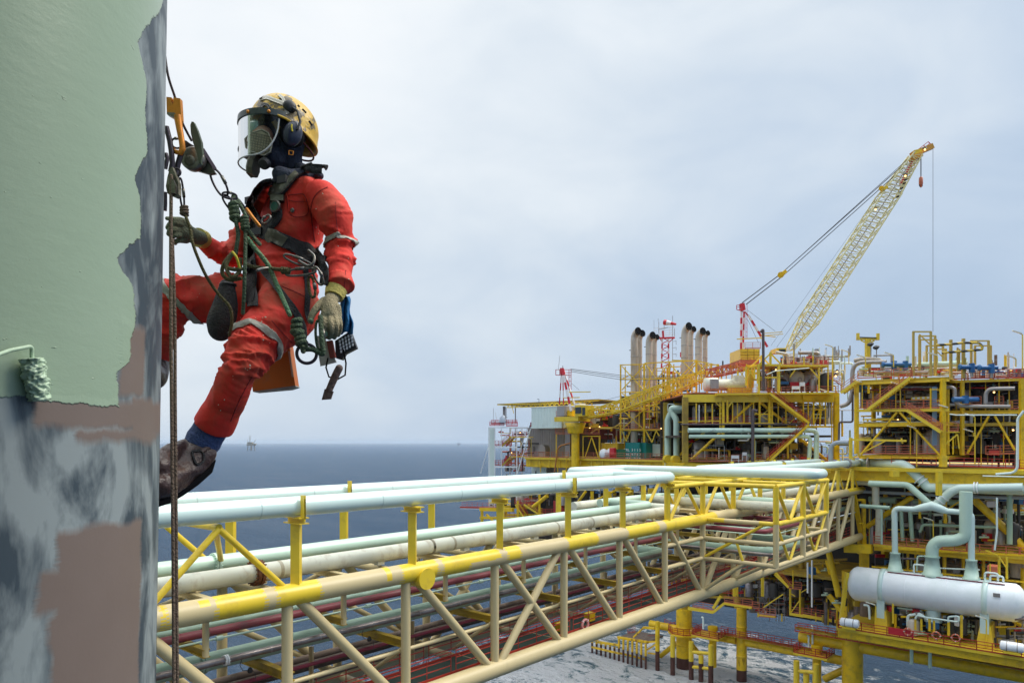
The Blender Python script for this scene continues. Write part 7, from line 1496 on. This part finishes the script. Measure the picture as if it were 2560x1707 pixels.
oval('carabiner','lower dark link clipped into the green knots','k1',(700,1210,2.46),(850,1400,2.48),80,20,DK)
oval('carabiner','dark ring behind the orange clamp hook','k1',(195,700,2.36),(290,700,2.37),100,20,DK)
oval('carabiner','slim link hanging over the gloved hand on the rope','k1',(275,1040,2.36),(305,1330,2.40),50,20,DK)
m_=MB(); P=[A('k1',x,y,d=2.33) for x,y in ((140,540),(175,680),(190,780),(200,900),(185,980))]; m_.rings(P,.009,10); P=[A('k1',x,y,d=2.35) for x,y in ((285,800),(255,900),(235,1000),(245,1100))]; m_.rings(P,.009,10); o=m_.build('rope_sling',DK,None,loc=A('k1',190,780,d=2.33)); tag(o,'short dark sling legs left of the descender','sling')
ac=T('ascender','paint spattered grey ascender at the column edge above the brown ropes','ascender',A('k1',190,1080,d=2.3)); plate(ac,'frame_plate','k1',[(150,1030),(175,940),(200,930),(225,1000),(255,1080),(258,1200),(230,1225),(150,1190),(135,1120)],2.29,.022,M['camo']); plate(ac,'cam','k1',[(165,1060),(205,1050),(235,1120),(225,1190),(170,1180)],2.275,.012,M['metal']); m_=MB(); m_.torus(A('k1',240,985,d=2.31),FWD,.013,.004,16,6); m_.build('eye',DK,ac)
m_=MB(); P=[A('k1',x,y,d=2.30) for x,y in ((135,800),(150,850),(140,900),(130,950))]; m_.rings(P,.007,8); P=[A('k1',x,y,d=2.29) for x,y in ((130,1180),(132,1290),(128,1360))]; m_.rings(P,.006,8); o=m_.build('safety_cord',DK,None,loc=A('k1',135,900,d=2.3)); tag(o,'thin dark cord tight against the column edge','cord')
def knot(name,label,crop,x,y,d,w_,h_,mt,turns=3,rot=0):
    """coils of rope wound round each other"""
    m_=MB(); sc=CROP[crop][2]; W_=w_/sc*d/FP/2; Hh=h_/sc*d/FP; c=A(crop,x,y,d=d); n=turns*18; ux=RGT*math.cos(rot)+UP*math.sin(rot); uz=UP*math.cos(rot)-RGT*math.sin(rot)
    P=[c+ux*(W_*.62*math.cos(i/18*2*PI))+FWD*(W_*.55*math.sin(i/18*2*PI))+uz*(Hh*(i/n-.5)) for i in range(n+1)]; m_.rings(P,Hh/turns*.56,10); m_.tube(c-uz*Hh*.6,c+uz*Hh*.6,W_*.5,n=12); o=m_.build(name,mt,None,loc=c); return tag(o,label,'knot')
rope('green_rope','paint greened rope strand dropping from the upper knot to the loose knots','p1',[(515,860,2.48),(505,920,2.47),(525,1000,2.46),(545,1100,2.46),(535,1180,2.46),(530,1220,2.46)],26,M['grope'])
rope('green_rope','second strand from the link, running to the chest knot','p1',[(530,870,2.50),(565,930,2.49),(600,1010,2.48),(595,1070,2.47)],24,M['grope'])
rope('green_rope','dark strand from the link to the orange tool','p1',[(550,885,2.50),(590,940,2.52),(610,1000,2.54)],14,DK)
knot('rope_knot','upper bulky green knot below the dark links','p1',519,960,2.465,62,110,M['grope'],4,.1); knot('rope_knot','green barrel knot on the chest beside the black belt','p1',587,1035,2.465,62,80,M['grope'],4,.1)
rope('green_rope','olive strand hanging straight from the chest knot past the thigh','p1',[(590,1070,2.47),(590,1200,2.46),(585,1350,2.45),(582,1480,2.46),(575,1600,2.48)],24,M['grope'])
rope('green_rope','bright green stained rope crossing the belly down to the hip knot','p1',[(605,1130,2.50),(650,1190,2.50),(730,1290,2.50),(780,1400,2.50),(840,1540,2.46),(870,1610,2.45)],30,mat('bright_green_rope',(.10,.24,.12),.8,var=.5,vs=12,bump=1,bs=120,dirt=.6,dc=(.28,.26,.13),ds=9,dthr=.55))
rope('green_rope','cut rope end beside the belt buckle','p1',[(600,1060,2.50),(640,1120,2.51),(680,1165,2.51)],26,M['grope'])
M['olive']=mat('olive_rope',(.13,.115,.045),.85,var=.4,vs=20,bump=1,bs=130)
for pts,lb in ((((500,1230,2.48),(455,1290,2.46),(445,1350,2.46),(490,1390,2.46),(560,1380,2.46)),'left outer loop of the olive knot bundle at the belt'),(((480,1315,2.45),(520,1325,2.44),(565,1320,2.45)),'level turn of the olive knot bundle at the belt'),
    (((510,1220,2.47),(470,1300,2.45),(500,1370,2.44),(550,1340,2.45),(560,1260,2.46)),'inner loop of the olive knot bundle at the belt'),(((590,1290,2.50),(650,1310,2.50),(760,1320,2.50),(850,1330,2.49)),'olive rope level across the belly to the steel hooks')):
    rope('olive_rope',lb,'p1',pts,25,M['olive'])
rope('tied_cord','short yellow cord tied into the olive knot bundle','p1',[(510,1215,2.44),(535,1250,2.43),(552,1310,2.44)],16,mat('yellow_cord_mat',(.45,.38,.02),.7,var=.3,vs=30))
knot('rope_knot','olive knot by the steel hooks at the waist','p1',845,1332,2.49,50,50,M['olive'],3,1.5)
WM=M['metal']
oval('carabiner','worn steel hook lying level at the waist','p1',(845,1350,2.49),(1035,1330,2.49),44,15,WM)
oval('carabiner','steel carabiner slanting below the black belt','p1',(835,1235,2.49),(1020,1310,2.50),40,14,WM)
oval('carabiner','steel carabiner hanging at the hip next to the glove','p1',(1025,1310,2.49),(1075,1420,2.50),48,15,WM)
oval('carabiner','dull carabiner hanging by the left pocket','p1',(1000,1370,2.50),(1020,1500,2.5),44,17,M['olive'])
oval('carabiner','small steel D ring on the chest strap','p1',(700,1030,2.56),(745,985,2.56),40,13,WM)
rope('belt_hose','black looped hose end of the belt at the side','p1',[(990,1205,2.50),(1025,1240,2.5),(1020,1285,2.49),(985,1300,2.49),(930,1270,2.49)],17,WM,cat='hose')
rope('orange_tool','slim orange tool tucked behind the chest knot','p1',[(600,945,2.52),(640,1000,2.51),(678,1048,2.51)],22,M['orangep'],cat='tool')
rope('steel_pin','short pale metal pin pointing left of the belly rope','p1',[(670,1330,2.47),(700,1320,2.48),(740,1315,2.50)],22,M['metal'],cat='pin')
rope('lanyard_rope','olive rope hanging in a curve from the gloved hand to the black pouch','p1',[(205,970,2.40),(240,1060,2.40),(255,1150,2.40),(290,1250,2.42),(345,1370,2.45),(420,1480,2.50),(490,1560,2.52),(505,1650,2.54),(490,1740,2.56)],20,M['olive'])
knot('rope_knot','small brown knot just above the gloved hand','p1',204,955,2.40,62,52,M['rope'],3,0)
# black pouch, seat board, bag with blue cloth
pc=T('tool_pouch','black fabric tool pouch hanging between the thighs','pouch',A('p2',410,430,d=2.66)); m_=MB(); chain(m_,[Q(440,270,2.66,45),Q(430,380,2.66,70),Q(405,480,2.66,80),Q(400,520,2.66,72)]); remesh(m_,'pouch_body',M['web'],pc,.006,4); m_=MB(); m_.torus(A('p2',445,262,d=2.66),UP,.026,.006,20,6); m_.build('pouch_rim',M['black'],pc)
sb=T('work_seat','scuffed orange work seat board hanging under the left thigh','seat',A('p2',700,800,d=2.82)); plate(sb,'board','p2',[(565,690),(800,590),(838,850),(590,885)],2.80,.05,mat('orange_seat_paint',(.52,.13,.012),.5,var=.2,vs=6,dirt=.5,dc=(.25,.14,.08),ds=9,dthr=.62))
plate(sb,'edge_strip','p2',[(588,886),(838,851),(842,858),(800,872),(600,890)],2.795,.055,mat('grey_seat_edge',(.25,.25,.22),.6)); plate(sb,'paint_chip','p2',[(795,650),(806,650),(828,800),(818,800)],2.797,.002,mat('chipped_edge',(.5,.33,.22),.7))
bc_=T('blue_cloth','crumpled blue rag hanging behind the gloved hand','rag',A('p2',1140,420,d=2.64)); m_=MB(); n=14
for j in range(12):
    y=325+j*20; x0=1105-j*1.5; x1=1150+j*3+(6*math.sin(j)); 
    for i in range(n): f=i/(n-1); m_.v.append(A('p2',x0+(x1-x0)*f,y+8*math.sin(f*9),d=2.64+.02*math.sin(f*14+j*.35)))
for j in range(11):
    for i in range(n-1): m_.f.append((j*n+i,j*n+i+1,(j+1)*n+i+1,(j+1)*n+i)); m_.m.append(0); m_.s.append(True)
o=m_.build('cloth',mat('blue_rag_cloth',(.02,.16,.36),.85,var=.3,vs=20,bump=.5,bs=60),bc_); s_=o.modifiers.new('t','SOLIDIFY'); s_.thickness=.004
bg=T('tool_bag','black punched rubber tool holder below the blue rag','tool holder',A('p2',1120,620,d=2.66)); plate(bg,'holder_body','p2',[(1070,590),(1160,530),(1197,630),(1130,665),(1110,700),(1075,690)],2.66,.03,M['black'])
m_=MB()
for i in range(5):
    for j in range(4): q=A('p2',1098+i*17+j*3,592+j*20-i*10,d=2.657); m_.box(q,(.006,.003,.010),ax=(RGT,FWD,UP))
m_.build('punch_holes',M['white'],bg)
tp=T('scraper_plate','pale worn metal plate tool hanging under the glove','tool',A('p2',1010,680,d=2.62)); plate(tp,'plate','p2',[(955,560),(1005,560),(1080,715),(985,738)],2.63,.004,mat('pale_plate_metal',(.50,.47,.42),.45,metal=.3,var=.3,vs=15)); m_=MB(); m_.beam(A('p2',1040,590,d=2.63),A('p2',1060,690,d=2.63),.02,.02); m_.build('grip',mat('dark_red_grip',(.18,.03,.02),.6),tp)
rg_=T('steel_ring','round dark ring hanging under the hip knot','ring',A('p2',905,665,d=2.5)); m_=MB(); m_.torus(A('p2',905,665,d=2.5),FWD-RGT*.3,.034,.006,32,10); m_.build('ring_body',DK,rg_); m_=MB(); m_.torus(A('p2',905,665,d=2.5)+UP*.034,RGT,.010,.004,14,6); m_.build('swivel',DK,rg_)
knot('rope_knot','green knot at the hip above the round ring','p2',845,510,2.46,60,90,M['grope'],3,-.1); knot('rope_knot','second green knot touching the ring','p2',868,580,2.46,68,80,M['grope'],3,.2)
rope('green_rope','green rope lying from the ring up into the gloved hand','p2',[(890,640,2.48),(940,640,2.48),(1000,665,2.48),(995,600,2.48),(990,520,2.49),(985,450,2.50)],30,M['grope'])
rope('green_rope','green rope stub between knot and ring','p2',[(872,600,2.46),(885,650,2.47)],30,M['grope'])
oval('carabiner','green painted carabiner held in the gloved hand','p2',(975,470,2.50),(985,640,2.49),52,16,M['grope'])
sr=T('scraper','rusty brown scraper hanging from a cord loop','scraper',A('p2',1090,745,d=2.6)); m_=MB(); chain(m_,[Q(1095,750,2.6,22),Q(1070,800,2.6,22),Q(1035,880,2.6,20)]); m_.prism([A('p2',x,y,d=2.59) for x,y in ((1010,870),(1060,885),(1045,930),(992,934))],FWD*.01); m_.build('blade_shaft',mat('rusty_scraper',(.12,.075,.06),.7,var=.5,vs=30,bump=.5,bs=60),sr)
m_=MB(); P=[A('p2',x,y,d=2.61) for x,y in ((1120,640),(1135,720),(1130,790),(1085,815),(1035,800),(1018,745),(1030,690))]; m_.rings(P,.0032,8); m_.build('cord_loop',M['mblack'],sr)
# ---------------------------------------------------------------- sea air
hm=bpy.data.materials.new('sea_haze'); hm.use_nodes=True; N_=hm.node_tree.nodes; N_.clear(); o_=N_.new('ShaderNodeOutputMaterial'); v_=N_.new('ShaderNodeVolumePrincipled'); v_.inputs['Density'].default_value=.00003; v_.inputs['Color'].default_value=(.66,.80,.98,1); v_.inputs['Anisotropy'].default_value=.2
hm.node_tree.links.new(v_.outputs[0],o_.inputs['Volume'])
m_=MB(); m_.box((0,0,60),(78000,78000,130)); o=m_.build('haze',hm); o['kind']='stuff'
